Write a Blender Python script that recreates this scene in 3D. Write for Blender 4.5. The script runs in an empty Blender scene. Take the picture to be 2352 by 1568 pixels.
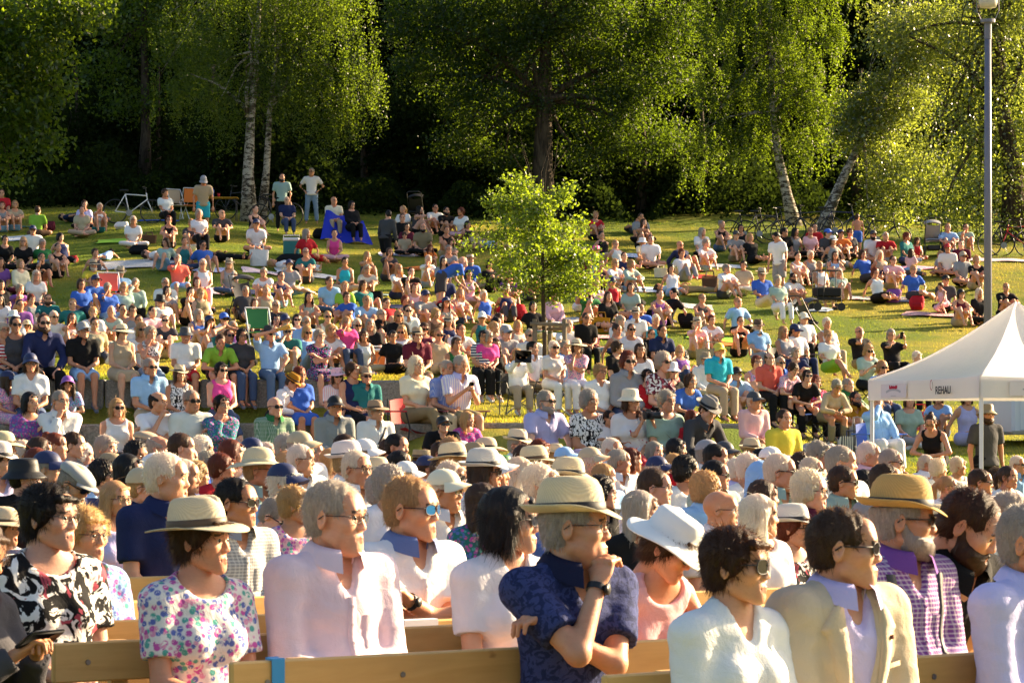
import bpy, math, random
import numpy as np
from mathutils import Matrix, Vector
R = math.radians
random.seed(7)
rng = np.random.default_rng(7)
scene = bpy.context.scene
COL = scene.collection

# ------------------------------------------------------------------ camera, light, exposure
CAM_Z, FPX, CX, HZ = 1.5, 6533.0, 1176.0, 980.0        # pixels of a 2352 px wide frame
cam_d = bpy.data.cameras.new("camera")
cam = bpy.data.objects.new("camera", cam_d)
COL.objects.link(cam)
cam.location = (0, 0, CAM_Z)
cam.rotation_euler = (R(90), 0, 0)
cam_d.sensor_width = 36.0
cam_d.lens = 100.0
cam_d.shift_y = (HZ - 784.0) / 2352.0
cam_d.clip_start, cam_d.clip_end = 0.1, 3000
cam_d.dof.use_dof = True
cam_d.dof.focus_distance = 38.0
cam_d.dof.aperture_fstop = 22.0
scene.camera = cam

SUN_AZ, SUN_EL = 61.0, 21.0                            # azimuth from +Y (view direction) towards +X (right)
world = bpy.data.worlds.new("World")
scene.world = world
world.use_nodes = True
wn = world.node_tree.nodes
wn.clear()
sky = wn.new("ShaderNodeTexSky")
sky.sky_type = 'NISHITA'
sky.sun_disc = False
sky.sun_elevation = R(SUN_EL)
sky.sun_rotation = R(SUN_AZ)
sky.air_density, sky.dust_density, sky.ozone_density = 1.0, 3.0, 1.0
bg = wn.new("ShaderNodeBackground")
bg.inputs[1].default_value = 0.06
wo = wn.new("ShaderNodeOutputWorld")
world.node_tree.links.new(sky.outputs[0], bg.inputs[0])
world.node_tree.links.new(bg.outputs[0], wo.inputs[0])
sun_d = bpy.data.lights.new("sun", 'SUN')
sun_d.energy = 5.0
sun_d.angle = R(0.6)
sun_d.color = (1.0, 0.76, 0.47)
sun = bpy.data.objects.new("sun", sun_d)
COL.objects.link(sun)
sdir = Vector((math.sin(R(SUN_AZ)) * math.cos(R(SUN_EL)), math.cos(R(SUN_AZ)) * math.cos(R(SUN_EL)), math.sin(R(SUN_EL))))
sun.rotation_euler = sdir.to_track_quat('Z', 'Y').to_euler()
sun.location = (40, 40, 40)
vs = scene.view_settings
vs.view_transform, vs.look, vs.gamma, vs.use_curve_mapping = 'Standard', 'None', 1.0, False
vs.exposure = 2.15
scene.render.engine = 'CYCLES'
scene.cycles.use_denoising = True
scene.cycles.max_bounces = 8
scene.cycles.diffuse_bounces = 4
scene.cycles.transparent_max_bounces = 6
scene.cycles.sample_clamp_indirect = 6.0
scene.cycles.caustics_reflective = scene.cycles.caustics_refractive = False

def W(px, py, Y):
    """point at distance Y that shows at px, py of the 2352 px frame"""
    return Vector(((px - CX) * Y / FPX, Y, CAM_Z - (py - HZ) * Y / FPX))

# ------------------------------------------------------------------ materials
MATS = {}
def nmat(name):
    m = bpy.data.materials.new(name)
    m.use_nodes = True
    nt = m.node_tree
    nt.nodes.clear()
    out = nt.nodes.new("ShaderNodeOutputMaterial")
    MATS[name] = m
    return m, nt, out

def N(nt, t, **kw):
    n = nt.nodes.new("ShaderNode" + t)
    for k, v in kw.items():
        if k.startswith("i_"):
            n.inputs[int(k[2:]) if k[2:].isdigit() else k[2:]].default_value = v
        else:
            setattr(n, k, v)
    return n

def L(nt, a, b):
    nt.links.new(a, b)

def mixc(nt, fac, a, b, mode='MIX'):
    m = nt.nodes.new("ShaderNodeMix")
    m.data_type = 'RGBA'
    m.blend_type = mode
    for sock, v in ((m.inputs[0], fac), (m.inputs[6], a), (m.inputs[7], b)):
        if isinstance(v, bpy.types.NodeSocket):
            nt.links.new(v, sock)
        elif isinstance(v, (int, float)):
            sock.default_value = v
        else:
            sock.default_value = (*v, 1)
    return m.outputs[2]

def ramp(nt, src, stops, const=False):
    r = nt.nodes.new("ShaderNodeValToRGB")
    if const:
        r.color_ramp.interpolation = 'CONSTANT'
    el = r.color_ramp.elements
    while len(el) < len(stops):
        el.new(0.5)
    for e, (p, c) in zip(el, stops):
        e.position = p
        e.color = (*c, 1) if len(c) == 3 else c
    L(nt, src, r.inputs[0])
    return r.outputs[0]

def noise(nt, scale, detail=3, rough=.55, vec=None, dist=0.0):
    n = N(nt, "TexNoise")
    n.inputs["Scale"].default_value = scale
    n.inputs["Detail"].default_value = detail
    n.inputs["Roughness"].default_value = rough
    n.inputs["Distortion"].default_value = dist
    if vec is not None:
        L(nt, vec, n.inputs["Vector"])
    return n.outputs[0]

def coords(nt, scale=(1, 1, 1), kind="Object"):
    tc = N(nt, "TexCoord")
    mp = N(nt, "Mapping")
    mp.inputs["Scale"].default_value = scale
    L(nt, tc.outputs[kind], mp.inputs[0])
    return mp.outputs[0]

def principled(nt, out, col, rough=.7, spec=.3, bump=None, bstr=.3, bdist=.01, metal=0.0):
    p = N(nt, "BsdfPrincipled")
    if isinstance(col, bpy.types.NodeSocket):
        L(nt, col, p.inputs["Base Color"])
    else:
        p.inputs["Base Color"].default_value = (*col, 1)
    p.inputs["Roughness"].default_value = rough
    p.inputs["Specular IOR Level"].default_value = spec
    p.inputs["Metallic"].default_value = metal
    if bump is not None:
        b = N(nt, "Bump")
        b.inputs["Strength"].default_value = bstr
        b.inputs["Distance"].default_value = bdist
        L(nt, bump, b.inputs["Height"])
        L(nt, b.outputs[0], p.inputs["Normal"])
    L(nt, p.outputs[0], out.inputs[0])
    return p

def simple(name, col, rough=.6, spec=.3, var=.12, scale=6.0, metal=0.0, bstr=0.0):
    if name in MATS:
        return MATS[name]
    m, nt, out = nmat(name)
    nz = noise(nt, scale, 4, .6, coords(nt))
    c = mixc(nt, nz, tuple(v * (1 - var) for v in col), tuple(min(1, v * (1 + var)) for v in col))
    principled(nt, out, c, rough, spec, nz if bstr else None, bstr, .01, metal)
    return m

def objcol(nt):
    return N(nt, "ObjectInfo").outputs["Color"]

def src_color(nt, attr):
    if attr:
        a = N(nt, "Attribute")
        a.attribute_name = "pcol"
        return a.outputs["Color"]
    return objcol(nt)

def make_skin(name, attr=False):
    m, nt, out = nmat(name)
    c = src_color(nt, attr)
    co = coords(nt)
    blot = noise(nt, 14, 4, .6, co)
    red = mixc(nt, 1.0, c, (1.0, .72, .62), 'MULTIPLY')
    c2 = mixc(nt, ramp(nt, blot, [(.38, (0, 0, 0)), (.7, (.55, .55, .55))]), c, red)
    fine = noise(nt, 130, 4, .65, co)
    crease = noise(nt, 26, 4, .7, coords(nt, (1, 1, 2.4)), .8)
    c2 = mixc(nt, ramp(nt, crease, [(.34, (.22, .22, .22)), (.5, (0, 0, 0))]), c2, mixc(nt, 1.0, c2, (.74, .60, .54), 'MULTIPLY'))
    p = principled(nt, out, c2, .50, .35, mixc(nt, .45, crease, fine), .40, .004)
    p.inputs["Subsurface Weight"].default_value = .20
    p.inputs["Subsurface Radius"].default_value = (.012, .005, .003)
    p.inputs["Subsurface Scale"].default_value = 1.0
    return m
make_skin("skin")
m, nt, out = nmat("lips")
principled(nt, out, mixc(nt, 1.0, objcol(nt), (.86, .60, .58), 'MULTIPLY'), .4, .4)
simple("eye_white", (.62, .58, .54), .25, .5, .03)
simple("iris", (.03, .025, .02), .15, .6, .1)
simple("brow", (.09, .06, .045), .7, .2, .2, 80)

def make_hair(name, attr=False):
    m, nt, out = nmat(name)
    c = src_color(nt, attr)
    co = coords(nt, (150, 150, 22))
    st = noise(nt, 1.5, 4, .65, co, .6)
    dark = mixc(nt, 1.0, c, (.45, .43, .40), 'MULTIPLY')
    lite = mixc(nt, 1.0, c, (1.35, 1.3, 1.2), 'MULTIPLY')
    c2 = mixc(nt, ramp(nt, st, [(.32, (0, 0, 0)), (.68, (1, 1, 1))]), dark, lite)
    p = principled(nt, out, c2, .42, .45, st, .55, .006)
    tr = N(nt, "BsdfTranslucent")
    L(nt, lite, tr.inputs[0])
    mx = N(nt, "MixShader")
    mx.inputs[0].default_value = .48
    L(nt, p.outputs[0], mx.inputs[1])
    L(nt, tr.outputs[0], mx.inputs[2])
    L(nt, mx.outputs[0], out.inputs[0])
    return m
make_hair("hair")

def make_cloth(name, pat=None, attr=False):
    """woven cloth in the object's own colour; pat: f floral, s stripes, c check, d dots, p print, z zigzag animal print"""
    m, nt, out = nmat(name)
    c = src_color(nt, attr)
    co = coords(nt)
    wr = noise(nt, 9, 4, .55, co, .8)
    weave = noise(nt, 260, 2, .5, co)
    light = (.82, .80, .76)
    if pat in ('s', 'c', 'h'):
        sep = N(nt, "SeparateXYZ")
        L(nt, coords(nt, (1, 1, 1)), sep.inputs[0])
        def band(sock, freq, width):
            a = N(nt, "Math", operation='MULTIPLY'); L(nt, sock, a.inputs[0]); a.inputs[1].default_value = freq
            f = N(nt, "Math", operation='FRACT'); L(nt, a.outputs[0], f.inputs[0])
            g = N(nt, "Math", operation='LESS_THAN'); L(nt, f.outputs[0], g.inputs[0]); g.inputs[1].default_value = width
            return g.outputs[0]
        if pat == 's':
            c = mixc(nt, band(sep.outputs[0], 34, .42), c, light)
        elif pat == 'h':
            c = mixc(nt, band(sep.outputs[2], 20, .45), c, light)
        else:
            add = N(nt, "Math", operation='ADD'); L(nt, sep.outputs[0], add.inputs[0]); L(nt, sep.outputs[1], add.inputs[1])
            b1, b2 = band(add.outputs[0], 62, .36), band(sep.outputs[2], 62, .36)
            lt = mixc(nt, .30, c, light)
            c = mixc(nt, b1, c, lt)
            c = mixc(nt, b2, c, mixc(nt, .45, c, light))
    elif pat in ('f', 'd', 'p', 'z', 'n'):
        if pat == 'd':
            v = N(nt, "TexVoronoi"); v.inputs["Scale"].default_value = 34
            L(nt, co, v.inputs["Vector"])
            c = mixc(nt, ramp(nt, v.outputs["Distance"], [(.30, (1, 1, 1)), (.36, (0, 0, 0))]), c, light)
        elif pat == 'n':                                # tone on tone leaves
            w = noise(nt, 26, 3, .6, co, 2.0)
            c = mixc(nt, ramp(nt, w, [(.46, (0, 0, 0)), (.52, (1, 1, 1))]), c, mixc(nt, 1.0, c, (2.6, 2.3, 2.0), 'MULTIPLY'))
        elif pat == 'z':
            w = noise(nt, 22, 2, .5, coords(nt, (1, 1, .6)), 2.2)
            c = mixc(nt, ramp(nt, w, [(.47, (0, 0, 0)), (.5, (1, 1, 1))]), c, light)
        elif pat == 'f':
            v = N(nt, "TexVoronoi"); v.inputs["Scale"].default_value = 44
            L(nt, co, v.inputs["Vector"])
            blob = noise(nt, 55, 3, .6, co, 1.0)
            fl = ramp(nt, v.outputs["Color"], [(0, (.55, .10, .38)), (.4, (.12, .16, .45)), (.62, (.10, .38, .33)), (.8, (.70, .30, .45))], True)
            near = ramp(nt, v.outputs["Distance"], [(.42, (1, 1, 1)), (.60, (0, 0, 0))])
            msk = mixc(nt, 1.0, near, ramp(nt, blob, [(.38, (0, 0, 0)), (.46, (1, 1, 1))]), 'MULTIPLY')
            c = mixc(nt, msk, c, fl)
        else:
            w = noise(nt, 15, 3, .55, co, 1.6)
            w2 = noise(nt, 11, 2, .5, coords(nt, (1.3, 1, .7)), 1.2)
            c = mixc(nt, ramp(nt, w, [(.50, (0, 0, 0)), (.53, (1, 1, 1))]), c, light)
            c = mixc(nt, ramp(nt, w2, [(.60, (0, 0, 0)), (.63, (1, 1, 1))]), c, (.42, .07, .10))
    shade = mixc(nt, wr, (.86, .86, .86), (1.06, 1.06, 1.06))
    c = mixc(nt, 1.0, c, shade, 'MULTIPLY')
    h = mixc(nt, .12, wr, weave)
    principled(nt, out, c, .85, .15, h, .55, .024)
    return m
for pt in (None, 'f', 's', 'c', 'd', 'p', 'z', 'h', 'n'):
    make_cloth("cloth" + (pt or ""), pt)

def make_straw(name):
    m, nt, out = nmat(name)
    co = coords(nt)
    w = N(nt, "TexWave"); w.wave_type = 'RINGS'; w.rings_direction = 'Z'
    w.inputs["Scale"].default_value = 120; w.inputs["Distortion"].default_value = .6
    L(nt, co, w.inputs["Vector"])
    nz = noise(nt, 120, 3, .6, co)
    c = objcol(nt)
    f = mixc(nt, .5, w.outputs[0], nz)
    c2 = mixc(nt, f, mixc(nt, 1.0, c, (.80, .77, .72), 'MULTIPLY'), mixc(nt, 1.0, c, (1.08, 1.07, 1.05), 'MULTIPLY'))
    p = principled(nt, out, c2, .75, .25, f, .5, .004)
    tr = N(nt, "BsdfTranslucent"); L(nt, c2, tr.inputs[0])
    mx = N(nt, "MixShader"); mx.inputs[0].default_value = .22
    L(nt, p.outputs[0], mx.inputs[1]); L(nt, tr.outputs[0], mx.inputs[2]); L(nt, mx.outputs[0], out.inputs[0])
make_straw("straw")
m, nt, out = nmat("tinted")           # whatever takes its plain colour from the object: bands, frames, bags
principled(nt, out, objcol(nt), .55, .35, noise(nt, 40, 3, .6, coords(nt)), .15, .004)
simple("sun_lens", (.012, .010, .010), .10, .35, .1)
m, nt, out = nmat("clear_lens")
g = N(nt, "BsdfGlossy"); g.inputs["Roughness"].default_value = .05
t = N(nt, "BsdfTransparent"); t.inputs[0].default_value = (.9, .92, .92, 1)
mx = N(nt, "MixShader"); mx.inputs[0].default_value = .12
L(nt, t.outputs[0], mx.inputs[1]); L(nt, g.outputs[0], mx.inputs[2]); L(nt, mx.outputs[0], out.inputs[0])
m, nt, out = nmat("mirror_lens")
principled(nt, out, (.02, .18, .55), .12, .9, metal=.7)

# ------------------------------------------------------------------ mesh helpers
def mesh_np(name, verts, faces, mats, fmat=None, smooth=True, colors=None):
    """faces: list of (n,k) int arrays, k = 3 or 4; fmat: matching list of material index arrays (or ints)"""
    me = bpy.data.meshes.new(name)
    verts = np.asarray(verts, np.float32)
    fs = [np.asarray(f, np.int32) for f in faces if len(f)]
    me.vertices.add(len(verts))
    me.vertices.foreach_set("co", verts.ravel())
    nl = sum(f.size for f in fs)
    nf = sum(len(f) for f in fs)
    me.loops.add(nl)
    me.polygons.add(nf)
    me.loops.foreach_set("vertex_index", np.concatenate([f.ravel() for f in fs]))
    tot = np.concatenate([np.full(len(f), f.shape[1], np.int32) for f in fs])
    st = np.concatenate([[0], np.cumsum(tot)[:-1]]).astype(np.int32)
    me.polygons.foreach_set("loop_start", st)
    me.polygons.foreach_set("loop_total", tot)
    for mt in mats:
        me.materials.append(MATS[mt] if isinstance(mt, str) else mt)
    if fmat is not None:
        me.polygons.foreach_set("material_index", np.concatenate([np.broadcast_to(np.asarray(a, np.int32), (len(f),)) for a, f in zip(fmat, fs)]))
    me.polygons.foreach_set("use_smooth", np.full(nf, smooth))
    if colors is not None:
        at = me.attributes.new("pcol", 'FLOAT_COLOR', 'FACE')
        at.data.foreach_set("color", np.asarray(colors, np.float32).ravel())
    me.update(calc_edges=True)
    me.validate()
    return me

class MB:
    """collects simple shapes; build() links them as ONE mesh object"""
    def __init__(s):
        s.v, s.f, s.m = [], [], []
    def add(s, vs, fs, m=0):
        o = len(s.v)
        s.v += [tuple(v) for v in vs]
        s.f += [tuple(i + o for i in f) for f in fs]
        s.m += [m] * len(fs)
    def box(s, c, d, rot=None, m=0, bev=0.0):
        x, y, z = d[0] / 2, d[1] / 2, d[2] / 2
        if bev > 0:
            b = min(bev, x * .9, y * .9, z * .9)
            P = []
            for sx in (-1, 1):
                for sy in (-1, 1):
                    for sz in (-1, 1):
                        P += [(sx * (x - b), sy * (y - b), sz * z), (sx * (x - b), sy * y, sz * (z - b)), (sx * x, sy * (y - b), sz * (z - b))]
            i = lambda sx, sy, sz, k: ((sx > 0) * 4 + (sy > 0) * 2 + (sz > 0)) * 3 + k
            F = []
            for q in (-1, 1):
                F.append([i(-1, -1, q, 0), i(1, -1, q, 0), i(1, 1, q, 0), i(-1, 1, q, 0)][::q])
                F.append([i(-1, q, -1, 1), i(-1, q, 1, 1), i(1, q, 1, 1), i(1, q, -1, 1)][::q])
                F.append([i(q, -1, -1, 2), i(q, 1, -1, 2), i(q, 1, 1, 2), i(q, -1, 1, 2)][::q])
            for a in (-1, 1):
                for b_ in (-1, 1):
                    F.append([i(-1, a, b_, 0), i(1, a, b_, 0), i(1, a, b_, 1), i(-1, a, b_, 1)][::-a * b_])
                    F.append([i(a, -1, b_, 0), i(a, 1, b_, 0), i(a, 1, b_, 2), i(a, -1, b_, 2)][::a * b_])
                    F.append([i(a, b_, -1, 1), i(a, b_, 1, 1), i(a, b_, 1, 2), i(a, b_, -1, 2)][::-a * b_])
                    for c_ in (-1, 1):
                        F.append([i(a, b_, c_, 0), i(a, b_, c_, 1), i(a, b_, c_, 2)][::a * b_ * c_])
        else:
            P = [(-x, -y, -z), (x, -y, -z), (x, y, -z), (-x, y, -z), (-x, -y, z), (x, -y, z), (x, y, z), (-x, y, z)]
            F = [(3, 2, 1, 0), (4, 5, 6, 7), (0, 1, 5, 4), (1, 2, 6, 5), (2, 3, 7, 6), (3, 0, 4, 7)]
        M = rot if rot is not None else Matrix.Identity(3)
        s.add([M @ Vector(p) + Vector(c) for p in P], F, m)
    def tube(s, pts, r, n=8, m=0, cap=True):
        pts = [Vector(p) for p in pts]
        rs = r if isinstance(r, (list, tuple)) else [r] * len(pts)
        o = len(s.v)
        prev = None
        for i, p in enumerate(pts):
            t = (pts[min(i + 1, len(pts) - 1)] - pts[max(i - 1, 0)])
            t = t.normalized() if t.length > 1e-9 else Vector((0, 0, 1))
            if prev is None:
                a = t.orthogonal().normalized()
            else:
                a = (prev - t * prev.dot(t))
                a = a.normalized() if a.length > 1e-6 else t.orthogonal().normalized()
            prev = a
            b = t.cross(a)
            for k in range(n):
                an = 2 * math.pi * k / n
                s.v.append(tuple(p + a * (math.cos(an) * rs[i]) + b * (math.sin(an) * rs[i])))
        for i in range(len(pts) - 1):
            for k in range(n):
                s.f.append((o + i * n + k, o + i * n + (k + 1) % n, o + (i + 1) * n + (k + 1) % n, o + (i + 1) * n + k)); s.m.append(m)
        if cap:
            s.f.append(tuple(o + k for k in range(n))[::-1]); s.m.append(m)
            e = o + (len(pts) - 1) * n
            s.f.append(tuple(e + k for k in range(n))); s.m.append(m)
    def grid(s, fn, nu, nv, m=0, close=False):
        o = len(s.v)
        for i in range(nu):
            for j in range(nv):
                s.v.append(tuple(fn(i / (nu if close else nu - 1), j / (nv - 1))))
        for i in range(nu if close else nu - 1):
            for j in range(nv - 1):
                a, b = o + i * nv, o + ((i + 1) % nu) * nv
                s.f.append((a + j, b + j, b + j + 1, a + j + 1)); s.m.append(m)
    def mesh(s, name, mats, smooth=True):
        me = bpy.data.meshes.new(name)
        me.from_pydata(s.v, [], s.f)
        for mt in mats:
            me.materials.append(MATS[mt] if isinstance(mt, str) else mt)
        me.polygons.foreach_set("material_index", s.m)
        me.polygons.foreach_set("use_smooth", [smooth] * len(s.f))
        me.update()
        return me
    def build(s, name, mats, parent=None, smooth=False, **kw):
        return link(name, s.mesh(name, mats if isinstance(mats, (list, tuple)) else [mats], smooth), parent, **kw)

def link(name, me, parent=None, loc=None, mat=None, color=None, **props):
    o = bpy.data.objects.new(name, me)
    COL.objects.link(o)
    if parent is not None:
        o.parent = parent
    if mat is not None:
        o.matrix_local = mat
    if loc is not None:
        o.location = loc
    if color is not None:
        o.color = (*color, 1)
    for k, v in props.items():
        o[k] = v
    return o

def thing(name, label, cat, loc=(0, 0, 0), rz=0.0, group=None, scale=1.0):
    o = bpy.data.objects.new(name, None)
    COL.objects.link(o)
    o.empty_display_size = .1
    o.location = loc
    o.rotation_euler = (0, 0, rz)
    o.scale = (scale,) * 3
    o['label'], o['category'] = label, cat
    if group:
        o['group'] = group
    return o

def tag(o, label, cat, group=None):
    o['label'], o['category'] = label, cat
    if group:
        o['group'] = group
    return o

def copy_tree(o, parent=None):
    c = o.copy()
    COL.objects.link(c)
    if parent is not None:
        mb = o.matrix_parent_inverse.copy()
        c.parent = parent
        c.matrix_parent_inverse = mb
    for ch in list(o.children):
        copy_tree(ch, c)
    return c

# ------------------------------------------------------------------ implicit surfaces: smooth unions turned into one skin
def v3(*a):
    return np.array(a, np.float64)
def unit(a):
    return a / (np.linalg.norm(a) + 1e-12)

class Field:
    def __init__(s, prims, h):
        lo = np.min([p[1] for p in prims if p[4] > 0], 0) - 2.5 * h
        hi = np.max([p[2] for p in prims if p[4] > 0], 0) + 2.5 * h
        s.ax = [np.arange(lo[i], hi[i] + h, h).astype(np.float32) for i in range(3)]
        s.h = h
        s.F = np.full([len(a) for a in s.ax], .3, np.float32)
        for p in prims:
            s.apply(p)
    def apply(s, p):
        fn, lo, hi, k, sign = p
        mg = k + 3 * s.h
        sl, sub = [], []
        for i in range(3):
            a = np.searchsorted(s.ax[i], lo[i] - mg)
            b = np.searchsorted(s.ax[i], hi[i] + mg)
            if b <= a:
                return
            sl.append(slice(a, b))
            shp = [1, 1, 1]
            shp[i] = b - a
            sub.append(s.ax[i][a:b].reshape(shp))
        d = fn(*sub).astype(np.float32)
        cur = s.F[tuple(sl)]
        if sign > 0:
            if k > 0:
                hh = np.clip(.5 + .5 * (cur - d) / k, 0, 1)
                s.F[tuple(sl)] = cur * (1 - hh) + d * hh - k * hh * (1 - hh)
            else:
                s.F[tuple(sl)] = np.minimum(cur, d)
        else:
            d = -d
            if k > 0:
                hh = np.clip(.5 - .5 * (cur - d) / k, 0, 1)
                s.F[tuple(sl)] = cur * (1 - hh) + d * hh + k * hh * (1 - hh)
            else:
                s.F[tuple(sl)] = np.maximum(cur, d)
    def surface(s):
        F, ax = s.F, s.ax
        ins = F < 0
        n = [len(a) - 1 for a in ax]
        cnt = np.zeros(n, np.int8)
        for dx in (0, 1):
            for dy in (0, 1):
                for dz in (0, 1):
                    cnt += ins[dx:n[0] + dx, dy:n[1] + dy, dz:n[2] + dz]
        I = np.argwhere((cnt > 0) & (cnt < 8))
        vid = np.full(n, -1, np.int32)
        vid[I[:, 0], I[:, 1], I[:, 2]] = np.arange(len(I))
        val = {}
        for dx in (0, 1):
            for dy in (0, 1):
                for dz in (0, 1):
                    val[dx, dy, dz] = F[I[:, 0] + dx, I[:, 1] + dy, I[:, 2] + dz]
        acc = np.zeros((len(I), 3), np.float64)
        num = np.zeros(len(I))
        for a in range(3):
            for u in (0, 1):
                for w in (0, 1):
                    c0 = [0, 0, 0]
                    o1, o2 = [q for q in range(3) if q != a]
                    c0[o1], c0[o2] = u, w
                    c1 = list(c0)
                    c1[a] = 1
                    f0, f1 = val[tuple(c0)], val[tuple(c1)]
                    cr = (f0 < 0) != (f1 < 0)
                    t = np.where(cr, f0 / np.where(cr, f0 - f1, 1), 0)
                    p = np.tile(np.array(c0, np.float64), (len(I), 1))
                    p[:, a] = t
                    acc[cr] += p[cr]
                    num += cr
        acc /= num[:, None]
        lo = np.array([a[0] for a in ax])
        V = lo + (I + acc) * s.h
        Q = []
        for a in range(3):
            o1, o2 = (a + 1) % 3, (a + 2) % 3
            s0 = [slice(None)] * 3
            s1 = [slice(None)] * 3
            s0[a], s1[a] = slice(0, -1), slice(1, None)
            A, B = ins[tuple(s0)], ins[tuple(s1)]
            E = np.argwhere(A != B)
            ok = (E[:, o1] > 0) & (E[:, o2] > 0) & (E[:, o1] < n[o1]) & (E[:, o2] < n[o2])
            E = E[ok]
            fl = A[E[:, 0], E[:, 1], E[:, 2]]
            cs = []
            for (u, w) in ((-1, -1), (0, -1), (0, 0), (-1, 0)):
                c = E.copy()
                c[:, o1] += u
                c[:, o2] += w
                cs.append(vid[c[:, 0], c[:, 1], c[:, 2]])
            q = np.stack(cs, 1)
            q[~fl] = q[~fl][:, ::-1]
            Q.append(q)
        Q = np.concatenate(Q)
        Q = Q[(Q >= 0).all(1)]
        return V, Q

def cap(a, b, r1, r2=None, k=.03, sign=1):
    a, b = np.asarray(a, float), np.asarray(b, float)
    r2 = r1 if r2 is None else r2
    ab = b - a
    l2 = max(float(ab @ ab), 1e-9)
    def fn(x, y, z):
        px, py, pz = x - a[0], y - a[1], z - a[2]
        t = np.clip((px * ab[0] + py * ab[1] + pz * ab[2]) / l2, 0, 1)
        return np.sqrt((px - t * ab[0]) ** 2 + (py - t * ab[1]) ** 2 + (pz - t * ab[2]) ** 2) - (r1 + (r2 - r1) * t)
    rm = max(r1, r2)
    return (fn, np.minimum(a, b) - rm, np.maximum(a, b) + rm, k, sign)

def ell(c, r, k=.03, sign=1, B=None):
    c, r = np.asarray(c, float), np.asarray(r, float)
    B = np.eye(3) if B is None else np.asarray(B)       # rows are the local axes
    def fn(x, y, z):
        px, py, pz = x - c[0], y - c[1], z - c[2]
        q = [(px * B[i][0] + py * B[i][1] + pz * B[i][2]) for i in range(3)]
        k0 = np.sqrt(sum((q[i] / r[i]) ** 2 for i in range(3)))
        k1 = np.sqrt(sum((q[i] / r[i] ** 2) ** 2 for i in range(3))) + 1e-9
        return k0 * (k0 - 1) / k1
    e = np.sqrt(((B * r[:, None]) ** 2).sum(0))
    return (fn, c - e, c + e, k, sign)

def plane(p, n, big=3.0, sign=-1, k=0.0):
    """cuts away everything on the side n points to"""
    p, n = np.asarray(p, float), unit(np.asarray(n, float))
    def fn(x, y, z):
        return -((x - p[0]) * n[0] + (y - p[1]) * n[1] + (z - p[2]) * n[2])
    return (fn, p - big, p + big, k, sign)

def normals(V, Q):
    a, b, c, d = (V[Q[:, i]] for i in range(4))
    fn = np.cross(c - a, d - b)
    out = np.zeros_like(V)
    for i in range(4):
        np.add.at(out, Q[:, i], fn)
    return out / (np.linalg.norm(out, axis=1)[:, None] + 1e-12)

def wavy(V, f, seed=0):
    g = np.random.default_rng(seed)
    o = np.zeros(len(V))
    for i in range(5):
        k = g.normal(size=3) * f * (1 + .5 * i)
        m_ = g.normal(size=3) * f * .7
        o += np.sin(V @ k + g.uniform(0, 6) + 1.6 * np.sin(V @ m_ + g.uniform(0, 6))) / (1 + .6 * i)
    return o / 2.6
# ------------------------------------------------------------------ heads (face towards -Y, origin mid-head, metres)
def head_prims(kind):
    male = kind[0] == 'm'
    old = '2' in kind
    k = .022
    jw = .047 if male else .041
    P = [ell((0, .014, .030), (.076, .096, .086), 0),
         ell((0, -.030, -.036), (.058 if male else .055, .058, .073), .03),
         ell((0, -.074, -.101), (.021 if male else .016, .016, .016), .03),
         cap((-jw, .0, -.066), (-.014, -.070, -.101), .020, .014, .03), cap((jw, .0, -.066), (.014, -.070, -.101), .020, .014, .03),
         ell((-.044, -.060, -.022), (.024, .026, .024), .03), ell((.044, -.060, -.022), (.024, .026, .024), .03),
         cap((-.034, -.084, .022), (.034, -.084, .022), .0125 if male else .009, None, .022),
         ell((0, -.066, .050), (.050, .024, .034), .03)]
    if old:
        P += [ell((0, -.035, -.108), (.042, .042, .026), .03), ell((-.046, -.036, -.070), (.02, .026, .026), .03), ell((.046, -.036, -.070), (.02, .026, .026), .03)]
    P += [ell((-.031, -.101, .001), (.0185, .014, .0125), .012, -1), ell((.031, -.101, .001), (.0185, .014, .0125), .012, -1)]
    P += [cap((0, -.084, .016), (0, -.101, -.028), .0066, .0098, .014),
          ell((0, -.102, -.033), (.0112, .0105, .0096), .008),
          ell((-.0125, -.097, -.036), (.0085, .010, .0075), .007), ell((.0125, -.097, -.036), (.0085, .010, .0075), .007)]
    for sx in (-1, 1):                                  # lids
        P += [cap((sx * .019, -.087, .008), (sx * .043, -.081, .007), .0052, None, .006),
              cap((sx * .020, -.086, -.008), (sx * .042, -.081, -.008), .0042, None, .006)]
    P += [ell((0, -.076, -.070), (.032, .0165, .024), .02),
          cap((-.020, -.083, -.069), (0, -.0945, -.066), .0040, .0056, .006), cap((.020, -.083, -.069), (0, -.0945, -.066), .0040, .0056, .006),
          cap((-.017, -.084, -.0785), (0, -.0930, -.0790), .0042, .0062, .006), cap((.017, -.084, -.0785), (0, -.0930, -.0790), .0042, .0062, .006),
          cap((-.023, -.088, -.0732), (.023, -.088, -.0732), .0024, None, .003, -1)]
    for sx in (-1, 1):
        Bm = np.array([[.92, .38 * sx, 0], [-.38 * sx, .92, .18], [0, -.18, .98]])
        P += [ell((sx * .080, .012, -.006), (.0085, .021, .034), .010, 1, Bm), ell((sx * .0875, .008, .0), (.006, .012, .019), .006, -1, Bm)]
    nr = .050 if male else .0415
    P += [cap((0, .030, -.05), (0, .044, -.165), nr, nr + .004, .018)]
    return P

HEADS = {}
def uv_ball(c, r, nu=10, nv=7):
    V, Q = [], []
    for j in range(nv + 1):
        for i in range(nu):
            t, p = math.pi * j / nv, 2 * math.pi * i / nu
            V.append((c[0] + r[0] * math.sin(t) * math.cos(p), c[1] - r[1] * math.cos(t), c[2] + r[2] * math.sin(t) * math.sin(p)))
    for j in range(nv):
        for i in range(nu):
            a, b = j * nu + i, j * nu + (i + 1) % nu
            Q.append((a, a + nu, b + nu, b))
    return np.array(V), np.array(Q)[:, ::-1]

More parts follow.
